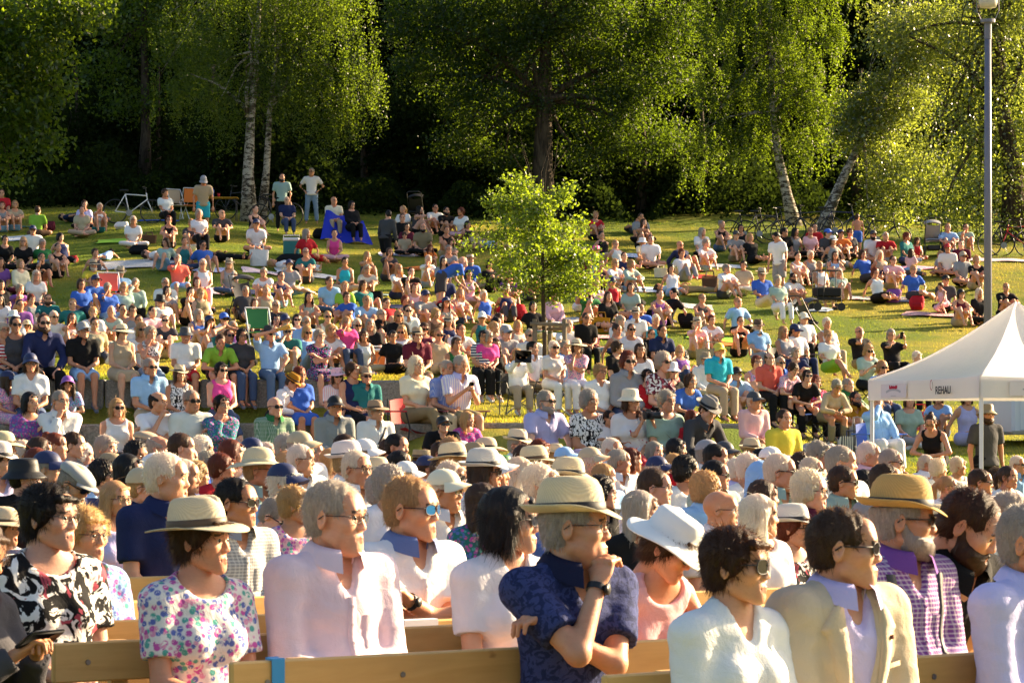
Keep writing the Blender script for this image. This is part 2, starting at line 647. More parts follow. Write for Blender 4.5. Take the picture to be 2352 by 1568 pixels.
def head_mesh(kind, lod):
    """vertices, quads, material index per quad (0 skin 1 lips 2 eye white 3 iris 4 brow)"""
    key = (kind, lod)
    if key not in HEADS:
        h = (.0047, .0100, .0150, .023)[lod]
        V, Q = Field(head_prims(kind), h).surface()
        c = V[Q].mean(1)
        m = np.zeros(len(Q), np.int32)
        lip = (np.abs(c[:, 0]) < .0245 - 1.1 * np.abs(c[:, 2] + .0735)) & (c[:, 2] > -.0865) & (c[:, 2] < -.0610) & (c[:, 1] < -.076)
        m[lip] = 1
        bz = .0235 - .004 * (np.abs(c[:, 0]) - .03) / .02
        br = (np.abs(c[:, 0]) > .013) & (np.abs(c[:, 0]) < .050) & (np.abs(c[:, 2] - bz) < (.0042 if lod == 0 else .0055)) & (c[:, 1] < -.06)
        m[br] = 4
        for sx in (-1, 1):
            e, q = uv_ball((sx * .031, -.0795, .0005), (.0135, .0125, .0115))
            cz = e[q].mean(1)
            mm = np.where((cz[:, 1] < -.0795 - (.0088 if lod == 0 else .0075)), 3, 2)
            Q = np.concatenate([Q, q + len(V)])
            V = np.concatenate([V, e])
            m = np.concatenate([m, mm])
        HEADS[key] = (V, Q, m)
    return HEADS[key]

# ------------------------------------------------------------------ hands (wrist at 0, fingers along +Y, palm towards -Z, thumb at +X)
HANDS = {}
def hand_mesh(curl, lod):
    key = (curl, lod)
    if key not in HANDS:
        h = (.0055, .0110, .0145, .020)[lod]
        g = .0 if lod == 0 else .0015
        P = [ell((0, .048, 0), (.040, .056, .0155), 0), cap((0, -.02, 0), (0, .03, 0), .024, .024, .02)]
        c1, c2 = R(curl), R(curl * 1.15)
        for i, (x, ln) in enumerate(((.030, .070), (.010, .078), (-.011, .073), (-.031, .056))):
            p0 = v3(x, .086 - abs(x) * .25, 0)
            d = v3(x * 3.0, math.cos(c1), -math.sin(c1))
            p1 = p0 + unit(d) * ln * .52
            p2 = p1 + unit(v3(x * 1.5, math.cos(c1 + c2), -math.sin(c1 + c2))) * ln * .48
            P += [cap(p0 - unit(d) * .02, p1, .0098 + g, .0088 + g, .007), cap(p1, p2, .0088 + g, .0072 + g, .004)]
        P += [cap((.020, .022, -.004), (.052, .058, -.016), .0145, .0105 + g, .012), cap((.052, .058, -.016), (.058, .090, -.026), .0102 + g, .0080 + g, .004)]
        HANDS[key] = Field(P, h).surface()
    return HANDS[key]

# ------------------------------------------------------------------ hair, in the head's frame; colour from the object
def hair_prims(st, hat):
    F = ell((0, -.118, -.038), (.074, .074, .098), .008, -1)
    ear = cap((-.13, -.008, -.026), (.13, -.008, -.026), .036, None, .012, -1)
    face = ell((0, -.10, -.06), (.085, .085, .085), .01, -1)
    if st in 'sreh':
        E = ell((0, .018, .032), (.0835, .1035, .0955), 0)
        P = [E, ell((0, .05, -.02), (.070, .065, .06), .02)]
        if st == 'r':
            P += [ell((0, -.128, -.008), (.070, .088, .118), .008, -1)]
        elif st == 'h':
            P += [ell((0, -.030, .10), (.080, .115, .098), .01, -1), F]
        else:
            P += [F]
        P += [ear, face, plane((0, .06, -.072), (0, .35, -1)), ell((0, .02, -.16), (.07, .08, .075), .01, -1)]
    elif st == 'p' or st == 'u':
        P = [ell((0, .016, .032), (.082, .103, .0945), 0), F, ear, face, ell((0, .03, -.15), (.09, .12, .085), .01, -1)]
        if st == 'p':
            P += [cap((0, .105, .045), (0, .150, .0), .028, .030, .02), cap((0, .150, .0), (0, .128, -.16), .030, .012, .01)]
        else:
            P += [ell((0, .085, .098), (.038, .036, .036), .01)]
    elif st == 'i':                                     # short woman's cut
        P = [ell((0, .020, .034), (.088, .107, .099), 0), ell((0, .055, -.03), (.074, .062, .062), .02),
             cap((-.072, -.03, .03), (-.076, -.008, -.012), .022, .016, .015), cap((.072, -.03, .03), (.076, -.008, -.012), .022, .016, .015),
             cap((-.045, -.075, .070), (.03, -.088, .062), .018, .014, .015), F, ell((0, -.105, -.06), (.066, .085, .080), .008, -1), plane((0, .06, -.088), (0, .3, -1))]
    elif st == 'b':
        P = [ell((0, .018, .034), (.089, .106, .099), 0), ell((0, .045, -.045), (.090, .070, .075), .03),
             cap((-.076, -.018, .02), (-.080, -.010, -.085), .024, .024, .02), cap((.076, -.018, .02), (.080, -.010, -.085), .024, .024, .02),
             cap((-.045, -.072, .074), (.03, -.086, .068), .017, .012, .015),
             ell((0, -.118, -.045), (.062, .090, .100), .008, -1), plane((0, 0, -.112), (0, -.2, -1)), cap((0, -.02, -.2), (0, .01, -.06), .05, .044, .01, -1)]
    elif st == 'l':
        P = [ell((0, .018, .034), (.088, .106, .097), 0), ell((0, .050, -.05), (.088, .068, .09), .03), ell((0, .072, -.15), (.095, .042, .12), .03),
             cap((-.075, -.018, .02), (-.086, -.005, -.12), .024, .027, .02), cap((.075, -.018, .02), (.086, -.005, -.12), .024, .027, .02),
             cap((-.086, -.005, -.12), (-.088, -.030, -.23), .027, .014, .02), cap((.086, -.005, -.12), (.088, -.030, -.23), .027, .014, .02),
             cap((-.045, -.070, .075), (.03, -.084, .068), .015, .012, .015),
             ell((0, -.118, -.045), (.060, .092, .105), .008, -1), cap((0, -.06, -.3), (0, .0, -.07), .058, .046, .01, -1)]
    elif st == 'c':
        P = [ell((0, .022, .040), (.097, .112, .105), 0), ell((0, .05, -.03), (.093, .075, .075), .03), ell((-.078, -.01, -.01), (.03, .04, .05), .02), ell((.078, -.01, -.01), (.03, .04, .05), .02),
             ell((0, -.122, -.045), (.064, .088, .105), .008, -1), plane((0, 0, -.098), (0, -.2, -1)), cap((0, -.02, -.2), (0, .0, -.07), .05, .042, .01, -1)]
    else:                                               # a: round afro
        P = [ell((0, .022, .058), (.115, .120, .110), 0), F, ell((0, -.13, -.05), (.07, .085, .11), .008, -1), ear, plane((0, 0, -.06), (0, -.2, -1))]
    if hat:
        P += [plane((0, 0, .062), (0, .12, 1), k=.012)]
    return P

HAIR = {}
def hair_mesh(st, lod, hat):
    key = (st, lod, hat)
    if key not in HAIR:
        h = (.0052, .0095, .0140, .021)[lod]
        V, Q = Field(hair_prims(st, hat), h).surface()
        Nn = normals(V, Q)
        amp = {'c': .010, 'a': .009}.get(st, .0034)
        fq = {'c': 75, 'a': 95}.get(st, 48)
        st_ = V * np.array([1.0, 1.0, .35 if st not in 'ca' else 1.0])
        V = V + Nn * (wavy(st_, fq, 3) * amp)[:, None]
        g = np.random.default_rng(11)
        n = (4200, 800, 200, 50)[lod]
        w = (.0009, .0020, .0038, .006)[lod]
        if st in 'lb':
            n = int(n * 1.3)
        c = V[Q].mean(1)
        ok = np.arange(len(Q))[(c[:, 2] > -.20)]
        idx = g.choice(ok, n)
        p = c[idx]
        nn = Nn[Q[idx, 0]]
        if st in 'ca':
            d = nn * .9 + g.normal(size=p.shape) * .7
            ln = g.uniform(.012, .030, n)
        elif st in 'lbpu':
            d = np.array([0, .12, -1.0]) + nn * .22 + g.normal(size=p.shape) * .14
            ln = g.uniform(.03, .075, n) if st != 'u' else g.uniform(.015, .035, n)
        else:
            crown = p - np.array([0, .045, .12])
            d = crown * np.array([1, 1, .9]) / .12 + nn * .42 + g.normal(size=p.shape) * .22
            ln = g.uniform(.010, .022, n) * (1.5 if st == 'i' else 1.0)
        fly = g.random(n) < .07
        d[fly] += nn[fly] * .8 + g.normal(size=(int(fly.sum()), 3)) * .35
        ln[fly] *= 1.5
        d /= np.linalg.norm(d, axis=1)[:, None]
        sd = np.cross(d, nn)
        sd /= np.linalg.norm(sd, axis=1)[:, None] + 1e-9
        p = p - nn * .004
        L1 = p + d * ln[:, None] * .55
        d2 = d + np.array([0, 0, -.30 if st not in 'ca' else 0]) + g.normal(size=p.shape) * .12
        L2 = L1 + d2 * ln[:, None] * .5
        o = len(V)
        S = np.concatenate([p - sd * w, p + sd * w, L1 - sd * w * .8, L1 + sd * w * .8, L2])
        k = np.arange(n)
        q4 = np.stack([o + k, o + n + k, o + 3 * n + k, o + 2 * n + k], 1)
        q3 = np.stack([o + 2 * n + k, o + 3 * n + k, o + 4 * n + k], 1)
        HAIR[key] = mesh_np("hair_" + st, np.concatenate([V, S]), [Q, q4, q3], ["hair"])
    return HAIR[key]

BEARD = {}
def beard_mesh(st, lod):
    key = (st, lod)
    if key not in BEARD:
        if st == 'm':                                   # moustache
            P = [cap((-.026, -.086, -.064), (0, -.098, -.055), .0055, .0075, 0), cap((.026, -.086, -.064), (0, -.098, -.055), .0055, .0075, .004)]
        else:
            P = [ell((0, -.036, -.086), (.067, .070, .053), 0), cap((-.066, .0, -.02), (-.058, -.02, -.075), .014, .018, .02), cap((.066, .0, -.02), (.058, -.02, -.075), .014, .018, .02),
                 ell((0, -.080, -.112), (.030, .024, .030), .02), ell((-.046, -.038, -.074), (.030, .036, .036), .02), ell((.046, -.038, -.074), (.030, .036, .036), .02), cap((-.026, -.083, -.066), (0, -.096, -.056), .0065, .0075, .008), cap((.026, -.083, -.066), (0, -.096, -.056), .0065, .0075, .008),
                 ell((0, -.10, -.074), (.017, .03, .0065), .005, -1), ell((0, -.08, .0), (.05, .07, .046), .01, -1)]
        V, Q = Field(P, (.0046, .007, .011, .016)[lod]).surface()
        V = V + normals(V, Q) * (wavy(V, 110, 5) * .0022)[:, None]
        BEARD[key] = mesh_np("beard", V, [Q], ["hair"])
    return BEARD[key]

# ------------------------------------------------------------------ hats: turned profiles with a shaped brim; (hat, band) meshes
HATS = {}
def hat_mesh(kind):
    if kind in HATS:
        return HATS[kind]
    n = 40
    rx, ry = .0925, .1125
    mb, band = MB(), None
    def ring(prof, mbx, m=0, shape=None):
        nv = len(prof)
        def fn(u, v):
            th = 2 * math.pi * u
            r, z = prof[min(int(round(v * (nv - 1))), nv - 1)]
            x, y = math.cos(th), math.sin(th)
            P_ = [x * (rx * min(r, 1) + max(r - 1, 0)), y * (ry * min(r, 1) + max(r - 1, 0)), z]
            if shape:
                P_ = shape(P_, r, th, z)
            return (P_[0], P_[1] + .014, P_[2])
        mbx.grid(fn, n, nv, m, close=True)
    b0 = .048
    if kind in 'FWBP':                                  # fedora, wide straw, boater, panama
        bw = {'F': .050, 'W': .105, 'B': .055, 'P': .080}[kind]
        hc = {'F': .112, 'W': .100, 'B': .085, 'P': .110}[kind]
        def shape(p, r, th, z):
            x, y, zz = p
            if r > 1:
                e = (r - 1) / bw
                fr = -math.sin(th)
                if kind == 'F':
                    zz += e * e * (.030 * abs(math.cos(th)) ** 2 - .022 * max(fr, 0) ** 2 + .034 * max(-fr, 0) ** 2) - .008 * e
                elif kind == 'W':
                    zz += -.030 * e * e + .012 * math.sin(2 * th + .6) * e * e
                elif kind == 'P':
                    zz += e * e * (.018 * math.cos(th) ** 2 - .020 * max(fr, 0)) - .010 * e
            elif kind in 'FP' and zz > b0 + hc * .72:
                t = (zz - b0 - hc * .72) / (hc * .28)
                zz += .016 * (y / ry) * -1 * .0 - .030 * math.exp(-(x / .022) ** 2) * min(1, t) * (1 if r < .98 else .5)
                if y < -.02:
                    x *= 1 - .22 * t * min(1, (-y - .02) / .05)
            return [x, y, zz]
        top = b0 + hc
        if kind == 'B':
            prof = [(0, top), (.5, top), (.90, top), (.965, top - .006), (.985, b0 + .03), (1.0, b0)]
        elif kind == 'W':
            prof = [(0, top + .004), (.35, top + .002), (.62, top - .006), (.82, top - .022), (.93, top - .048), (.98, b0 + .03), (1.0, b0)]
        else:
            prof = [(0, top), (.30, top), (.55, top - .001), (.72, top - .004), (.82, top - .014), (.89, top - .036), (.95, b0 + .05), (.98, b0 + .022), (1.0, b0)]
        e = [1 + bw * i / 6 for i in range(1, 7)]
        prof += [(x_, b0) for x_ in e] + [(1 + bw, b0 - .0035)] + [(x_, b0 - .0035) for x_ in e[::-1][1:]] + [(1.0, b0 - .0035)]
        ring(prof, mb, 0, shape)
        band = MB()
        bs = 1.022
        wv = .026 if kind != 'W' else .018
        def bshape(p, r, th, z):
            return [p[0] * bs, p[1] * bs, p[2]]
        ring([(.997, b0 + .001), (.999, b0 + .003), (.985, b0 + wv), (.970, b0 + wv + .001)], band, 0, bshape)
    elif kind in 'UG':                                  # bucket hats, G with a floppy brim
        bw = .050 if kind == 'U' else .072
        top = b0 + .095
        def shape(p, r, th, z):
            if r > 1:
                e = (r - 1) / bw
                p[2] -= .045 * e if kind == 'U' else .040 * e + .012 * math.sin(3 * th + 1) * e * e
            return p
        prof = [(0, top), (.5, top - .001), (.80, top - .006), (.90, top - .018), (.96, b0 + .045), (1.0, b0)] + [(1 + bw * i / 5, b0) for i in range(1, 6)] + [(1 + bw, b0 - .004), (1.0, b0 - .004)]
        ring(prof, mb, 0, shape)
    elif kind == 'C':                                   # cap with a visor
        top = b0 + .088
        def shape(p, r, th, z):
            return p
        ring([(0, top), (.25, top - .001), (.5, top - .010), (.72, top - .026), (.88, top - .050), (.97, b0 + .015), (1.0, b0 - .010)], mb, 0)
        for zo in (0, -.004):
            def vis(u, v):
                th = -math.pi / 2 + (u - .5) * 2.3
                r = 1.0 + .078 * v * max(0, math.cos((u - .5) * 2.75)) ** .6
                x, y = math.cos(th) * (rx + r - 1) * 1.01, math.sin(th) * (ry + r - 1) * 1.01
                return (x, y + .014, b0 - .002 + zo - .022 * v - .55 * x * x * (4.5 * v + 1) + .008)
            mb.grid(vis, 14, 5, 0)
        mb.box((0, .014, top + .001), (.012, .012, .006))
    elif kind == 'L':                                   # flat cap
        top = b0 + .060
        def shape(p, r, th, z):
            x, y, zz = p
            f = max(0, -math.sin(th))
            return [x * 1.06, y * 1.06 - .030 * f * (zz > b0 - .01), zz - .030 * f * r - .0 + .012 * (1 - f) * r]
        ring([(0, top), (.4, top - .002), (.7, top - .010), (.92, top - .026), (1.0, b0 + .014), (.97, b0 - .006)], mb, 0, shape)
        for zo in (0, -.005):
            def vis(u, v):
                th = -math.pi / 2 + (u - .5) * 2.0
                r = .05 * v * max(0, math.cos((u - .5) * 2.9)) ** .6
                return (math.cos(th) * (rx * 1.03 + r), math.sin(th) * (ry * 1.05 + .012 + r) + .014, b0 - .012 + zo - .020 * v)
            mb.grid(vis, 12, 4, 0)
    me = mb.mesh("hat", ["straw" if kind in 'WB' or kind == 'P' else ("straw" if kind == 'F' else "tinted")], True)
    bm_ = band.mesh("hat_band", ["tinted"], True) if band else None
    HATS[kind] = (me, bm_)
    return HATS[kind]

def glasses_mesh(kind, lod):
    """kind: s sunglasses, m mirrored, g spectacles, w wide sunglasses"""
    key = "gl", kind, min(lod, 1)
    if key in HATS:
        return HATS[key]
    mb = MB()
    fat = 1.0 if lod == 0 else 1.5
    rw, rh = {'s': (.0265, .019), 'm': (.029, .020), 'g': (.0235, .0165), 'w': (.031, .024)}[kind]
    for sx in (-1, 1):
        n = 14
        ring = []
        for i in range(n):
            a = 2 * math.pi * i / n
            ca, sa = math.cos(a), math.sin(a)
            x = sx * .0335 + rw * abs(ca) ** .75 * (1 if ca > 0 else -1)
            z = .000 + rh * abs(sa) ** .75 * (1 if sa > 0 else -1)
            ring.append(Vector((x, -.1035 + .9 * (abs(x) - .0) ** 2 * 4.0, z)))
        mb.add(ring, [tuple(range(n)) if sx > 0 else tuple(range(n))[::-1]], 1)
        r = (.0021 if kind != 'g' else .0014) * fat
        mb.tube(ring + [ring[0]], r, 5, 0, cap=False)
        mb.tube([(sx * .062, -.089, .006), (sx * .079, -.06, .007), (sx * .0835, .004, .008), (sx * .084, .022, -.004)], .0026 * fat if kind != 'g' else .0016 * fat, 5, 0)
    mb.tube([(-.009, -.104, .004), (0, -.107, .007), (.009, -.104, .004)], .002 * fat, 5, 0)
    HATS[key] = mb.mesh("glasses", ["tinted", {'s': "sun_lens", 'w': "sun_lens", 'm': "mirror_lens", 'g': "clear_lens"}[kind]], True)
    return HATS[key]

# ------------------------------------------------------------------ poses (local frame: the body faces -Y, its right side is -X, z = 0 the ground)
def basis(lean):
    a = R(lean)
    return v3(1, 0, 0), v3(0, -math.sin(a), math.cos(a)), v3(0, -math.cos(a), -math.sin(a))   # side, up, front

def sym(a):
    return {'L': a, 'R': (-a[0], a[1], a[2])}

# name: pelvis z, lean, knees, ankles, hands (L side; R mirrored unless given), elbow pull, curl, head pitch
SEATK, SEATA = (.10, -.42, .50), (.10, -.43, .08)
POSES = {
 'BL': (.54, 4, sym(SEATK), sym(SEATA), sym((.045, -.27, .63)), (.5, .35, -1), 35, 0),
 'BX': (.54, 2, sym(SEATK), sym(SEATA), {'L': (-.13, -.20, .86), 'R': (.13, -.225, .82)}, (.6, -.1, -1), 30, 0),
 'BC': (.54, 6, sym(SEATK), sym(SEATA), {'R': (-.035, -.185, 1.165), 'L': (-.15, -.15, .87)}, (.35, -.5, -1), 50, -2),
 'BK': (.54, 8, sym((.14, -.42, .50)), sym((.15, -.42, .08)), sym((.13, -.36, .58)), (.9, .2, -.4), 25, 0),
 'BT': (.54, 0, sym(SEATK), sym(SEATA), sym((.08, -.32, 1.16)), (.5, .0, -1), 50, 2),
 'BP': (.54, 8, sym(SEATK), sym(SEATA), sym((.05, -.32, .86)), (.5, .3, -1), 50, 18),
 'BD': (.54, -4, sym(SEATK), sym(SEATA), {'R': (-.04, -.24, 1.24), 'L': (.10, -.30, .62)}, (1.2, -.2, .1), 60, -6),
 'BU': (.54, -4, sym(SEATK), sym(SEATA), sym((.05, .14, 1.35)), (1, -.2, .6), 40, -6),
 'BG': (.54, 0, {'L': (.09, -.42, .51), 'R': (-.01, -.43, .61)}, {'L': (.08, -.44, .08), 'R': (.13, -.58, .25)}, sym((.06, -.28, .66)), (.5, .35, -1), 35, 0),
 'BF': (.54, 32, sym((.13, -.40, .50)), sym((.13, -.38, .08)), sym((.04, -.42, .60)), (.9, .1, -.5), 45, -4),
 'BH': (.54, 34, sym((.13, -.40, .50)), sym((.13, -.38, .08)), sym((.05, -.42, .62)), (.9, .1, -.5), 45, 28),
 'CH': (.42, -10, sym((.11, -.40, .46)), sym((.11, -.46, .08)), sym((.06, -.26, .54)), (.8, .3, -1), 35, 4),
 'CG': (.42, -10, {'L': (.09, -.41, .45), 'R': (-.02, -.41, .55)}, {'L': (.09, -.50, .08), 'R': (.12, -.62, .25)}, sym((.07, -.26, .57)), (.8, .3, -1), 35, 4),
 'CT': (.42, -6, sym((.11, -.40, .46)), sym((.11, -.46, .08)), sym((.085, -.36, .98)), (.6, .0, -1), 50, 6),
 'CC': (.42, -8, sym((.14, -.40, .46)), sym((.15, -.46, .08)), {'R': (-.03, -.10, 1.02), 'L': (.16, -.30, .50)}, (.8, .0, -1), 50, 0),
 'GK': (.11, 10, sym((.10, -.30, .42)), sym((.10, -.52, .08)), sym((.03, -.44, .34)), (1, .0, -.3), 40, -4),
 'GE': (.11, 14, sym((.13, -.29, .43)), sym((.12, -.50, .08)), {'R': (-.03, -.24, .70), 'L': (-.02, -.42, .42)}, (.8, -.3, -1), 50, -6),
 'GC': (.11, 6, sym((.33, -.24, .15)), {'L': (-.06, -.30, .07), 'R': (.06, -.36, .09)}, sym((.04, -.28, .16)), (.9, .2, -.5), 35, 0),
 'GL': (.11, -20, sym((.10, -.42, .17)), sym((.11, -.82, .08)), sym((.24, .32, .05)), (.5, .6, .3), 10, 10),
 'GN': (.11, -22, sym((.10, -.31, .41)), sym((.10, -.52, .08)), sym((.24, .33, .05)), (.5, .6, .3), 10, 12),
 'GS': (.11, 0, {'L': (.34, -.27, .14), 'R': (.06, -.36, .20)}, {'L': (.62, -.02, .08), 'R': (.42, -.18, .08)}, {'R': (-.32, .10, .05), 'L': (.16, -.30, .22)}, (.5, .5, .2), 20, 0),
 'LB': (.12, -86, sym((.10, -.42, .13)), sym((.12, -.84, .09)), sym((.16, -.02, .26)), (1, .2, -.2), 30, 20),
 'LK': (.12, -80, sym((.11, -.28, .43)), sym((.11, -.48, .08)), sym((.05, .10, .28)), (1, .2, -.2), 30, 10),
 'LP': (.12, 70, sym((.11, .43, .10)), sym((.12, .82, .12)), sym((.12, -.72, .06)), (1, -.2, -.6), 30, -58),
 'SD': (.92, 1, sym((.11, -.02, .50)), sym((.12, .03, .08)), sym((.25, -.04, .80)), (.5, .6, -.3), 30, 0),
 'SH': (.92, 0, sym((.13, -.01, .50)), sym((.16, .03, .08)), sym((.20, -.05, 1.00)), (1, .8, .1), 40, 0),
 'SL': (.92, 12, sym((.11, -.02, .50)), sym((.12, .03, .08)), sym((.26, -.12, .80)), (.6, .6, -.3), 30, 34),
 'SB': (.90, 62, sym((.11, .0, .49)), {'L': (.12, .05, .08), 'R': (-.12, .02, .08)}, {'L': (.18, -.62, .66), 'R': (-.10, -.58, .62)}, (.6, .6, -.3), 30, -10),
 'SW': (.91, 14, {'L': (.10, -.12, .50), 'R': (-.10, .02, .48)}, {'L': (.11, -.12, .08), 'R': (-.11, .26, .12)}, sym((.24, -.16, .80)), (.5, .6, -.3), 30, 10),
 'SK': (.40, 20, {'L': (.14, -.36, .40), 'R': (-.12, -.36, .22)}, {'L': (.14, -.10, .08), 'R': (-.10, -.02, .10)}, {'L': (.20, -.42, .30), 'R': (-.24, -.35, .06)}, (.6, .2, -.3), 30, 0),
}

def rig(pose, sex, yaw=0, pitch=0):
    pz, lean, kn, an, ha, pole, curl, hp = POSES[pose]
    sw, hw = (.188, .088) if sex == 'm' else (.163, .092)
    s, u, f = basis(lean)
    J = dict(P=v3(0, 0, pz), s=s, u=u, f=f, curl=curl)
    P = J['P']
    lying = pose[0] == 'L'
    nu = u if lying else unit(.5 * u + .5 * v3(0, 0, 1))
    J['HD'] = P + .508 * u + .143 * nu + .020 * f
    J['N'] = P + .50 * u
    ck = .013 if sex == 'f' else 0
    ha = dict(ha)
    a = R(hp + pitch)
    base = Matrix.Identity(3)
    if pose in ('LB', 'LK'):
        base = Matrix.Rotation(R(-86), 3, 'X')
    elif pose == 'LP':
        base = Matrix.Rotation(R(60), 3, 'X')
    J['HR'] = np.array(base @ Matrix.Rotation(R(yaw), 3, 'Z') @ Matrix.Rotation(a, 3, 'X'))
    if pose == 'BC':
        ha['R'] = tuple(J['HD'] + J['HR'] @ v3(-.072, -.080, -.172))
    for q, sg in (('L', 1), ('R', -1)):
        sh = P + (.452 - ck) * u + sg * sw * s
        t = np.array(ha[q], float)
        d = t - sh
        l1, l2 = (.292, .258) if sex == 'm' else (.276, .243)
        dl = np.linalg.norm(d)
        if dl > (l1 + l2) * .985:
            d *= (l1 + l2) * .985 / dl
            t = sh + d
            dl = np.linalg.norm(d)
        dn = d / dl
        aa = (l1 * l1 - l2 * l2 + dl * dl) / (2 * dl)
        hh = math.sqrt(max(l1 * l1 - aa * aa, 0))
        pl = v3(pole[0] * sg, pole[1], pole[2])
        pl = unit(pl - dn * (pl @ dn))
        J['sh' + q], J['el' + q], J['wr' + q] = sh, sh + dn * aa + pl * hh, t
        J['hip' + q] = P + sg * hw * s
        J['kn' + q], J['an' + q] = np.array(kn[q], float), np.array(an[q], float)
        sk = J['an' + q] - J['kn' + q]
        fd = v3(0, -1, -.12) if abs(unit(sk)[2]) > .5 else v3(0, -.35, .9)
        if pose == 'LP':
            fd = v3(0, 1, -.2)
        if pose in ('LB', 'GL'):
            fd = v3(sg * .3, -.25, 1)
        if pose in ('GS', 'GC'):
            fd = unit(sk) + v3(0, 0, -.2)
        J['toe' + q] = J['an' + q] + unit(fd) * .15 + v3(0, 0, -.035 if abs(unit(sk)[2]) > .5 else 0)
    return J

def torso_prims(J, sex, fat, inf=0.0, k=.05):
    P, s, u, f = J['P'], J['s'], J['u'], J['f']
    B = np.array([s, f, u])
    w = (1.0 if sex == 'm' else .90)
    hp = 1.0 if sex == 'm' else 1.06
    r = []
    r.append(ell(P + .02 * u, v3(.165 * hp * (fat * .6 + .4), .120 * (fat * .6 + .4), .115) + inf, 0, 1, B))
    r.append(ell(P + .17 * u + .010 * f, v3(.142 * w * fat, .104 * fat, .15) + inf, k, 1, B))
    r.append(ell(P + .335 * u, v3(.158 * w * (fat * .5 + .5), .112 * w * (fat * .5 + .5), .165) + inf, k, 1, B))
    if fat > 1.08:
        r.append(ell(P + .13 * u + .05 * f * fat, v3(.125 * fat, .10 * fat, .12) + inf, k, 1, B))
    sm = (J['shL'] - J['shR']) * .5
    c = (J['shL'] + J['shR']) * .5
    r.append(cap(c - sm * .86, c + sm * .86, .058 * w + inf, None, k))
    r.append(cap(P + .455 * u - .10 * s, P + .525 * u - .015 * s, .042 + inf * .6, None, k))
    r.append(cap(P + .455 * u + .10 * s, P + .525 * u + .015 * s, .042 + inf * .6, None, k))
    if sex == 'f':
        for sg in (-1, 1):
            r.append(ell(P + .305 * u + .080 * f + sg * .070 * s, v3(.066, .060, .068) * (fat * .6 + .4) + inf * .7, .04, 1, B))
    return r

def limb(a, b, r1, r2, k=.03, inf=0.0):
    return cap(a, b, r1 + inf, r2 + inf, k)

def sleeve(a, b, r1, r2, k=.03, inf=0.0):
    p = cap(a, b, r1 + inf, r2 + inf, k)
    a, b = np.asarray(a, float), np.asarray(b, float)
    d = unit(b - a)
    def fn(x, y, z):
        return np.maximum(p[0](x, y, z), (x - b[0]) * d[0] + (y - b[1]) * d[1] + (z - b[2]) * d[2])
    return (fn,) + p[1:]

def hand_frame(J, q):
    d = unit(J['wr' + q] - J['el' + q])
    fwd = v3(0, 0, -1)
    if J['wr' + q][2] > J['P'][2] + .5:
        fwd = v3(0, 1, .2)
    n = unit(fwd - d * (fwd @ d))
    x = np.cross(d, -n)
    return np.stack([x, d, -n], 1)

BODIES = {}
def body_mesh(pose, sex, fat, hk, yaw, pitch, lod):
    key = ("body", pose, sex, fat, hk, yaw, pitch, lod)
    if key in BODIES:
        return BODIES[key]
    J = rig(pose, sex, yaw, pitch)
    g = .92 if sex == 'f' else 1.0
    fl = fat * .5 + .5
    P = torso_prims(J, sex, fat)
    P.append(cap(J['N'] - .03 * J['u'], J['HD'] + J['HR'] @ v3(0, .030, -.05), .052 * g, .048 * g, .03))
    for q in 'LR':
        P += [limb(J['sh' + q], J['el' + q], .050 * g * fl, .039 * g * fl, .03), limb(J['el' + q], J['wr' + q], .040 * g * fl, .0255 * g, .015),
              limb(J['hip' + q], J['kn' + q], .086 * fl, .056 * fl, .04), limb(J['kn' + q], J['an' + q], .052 * fl, .038, .02),
              ell(J['kn' + q] * .68 + J['an' + q] * .32 + v3(0, .012, 0), (.054 * fl, .054 * fl, .09), .03),
              cap(J['an' + q] + v3(0, .025, -.035), J['toe' + q], .034, .027, .025)]
    V, Q = Field(P, (.0125, .024, .036, .050)[lod]).surface()
    m = [np.zeros(len(Q), np.int32)]
    hv, hq, hm = head_mesh(hk, lod)
    sc = 1.0 if sex == 'm' else .955
    Vs, Qs = [V], [Q]
    o = len(V)
    Vs.append((hv * sc) @ J['HR'].T + J['HD'])
    Qs.append(hq + o)
    m.append(hm)
    o += len(hv)
    for q in 'LR':
        a, b = hand_mesh(J['curl'], lod)
        a = a * (1.0 if sex == 'm' else .9) * np.array([1 if q == 'L' else -1, 1, 1])
        F = hand_frame(J, q)
        Vs.append(a @ F.T + J['wr' + q])
        Qs.append((b if np.linalg.det(F) * (1 if q == 'L' else -1) > 0 else b[:, ::-1]) + o)
        m.append(np.zeros(len(b), np.int32))
        o += len(a)
    me = mesh_np("person", np.concatenate(Vs), [np.concatenate(Qs)], ["skin", "lips", "eye_white", "iris", "brow"], [np.concatenate(m)])
    BODIES[key] = me
    return me

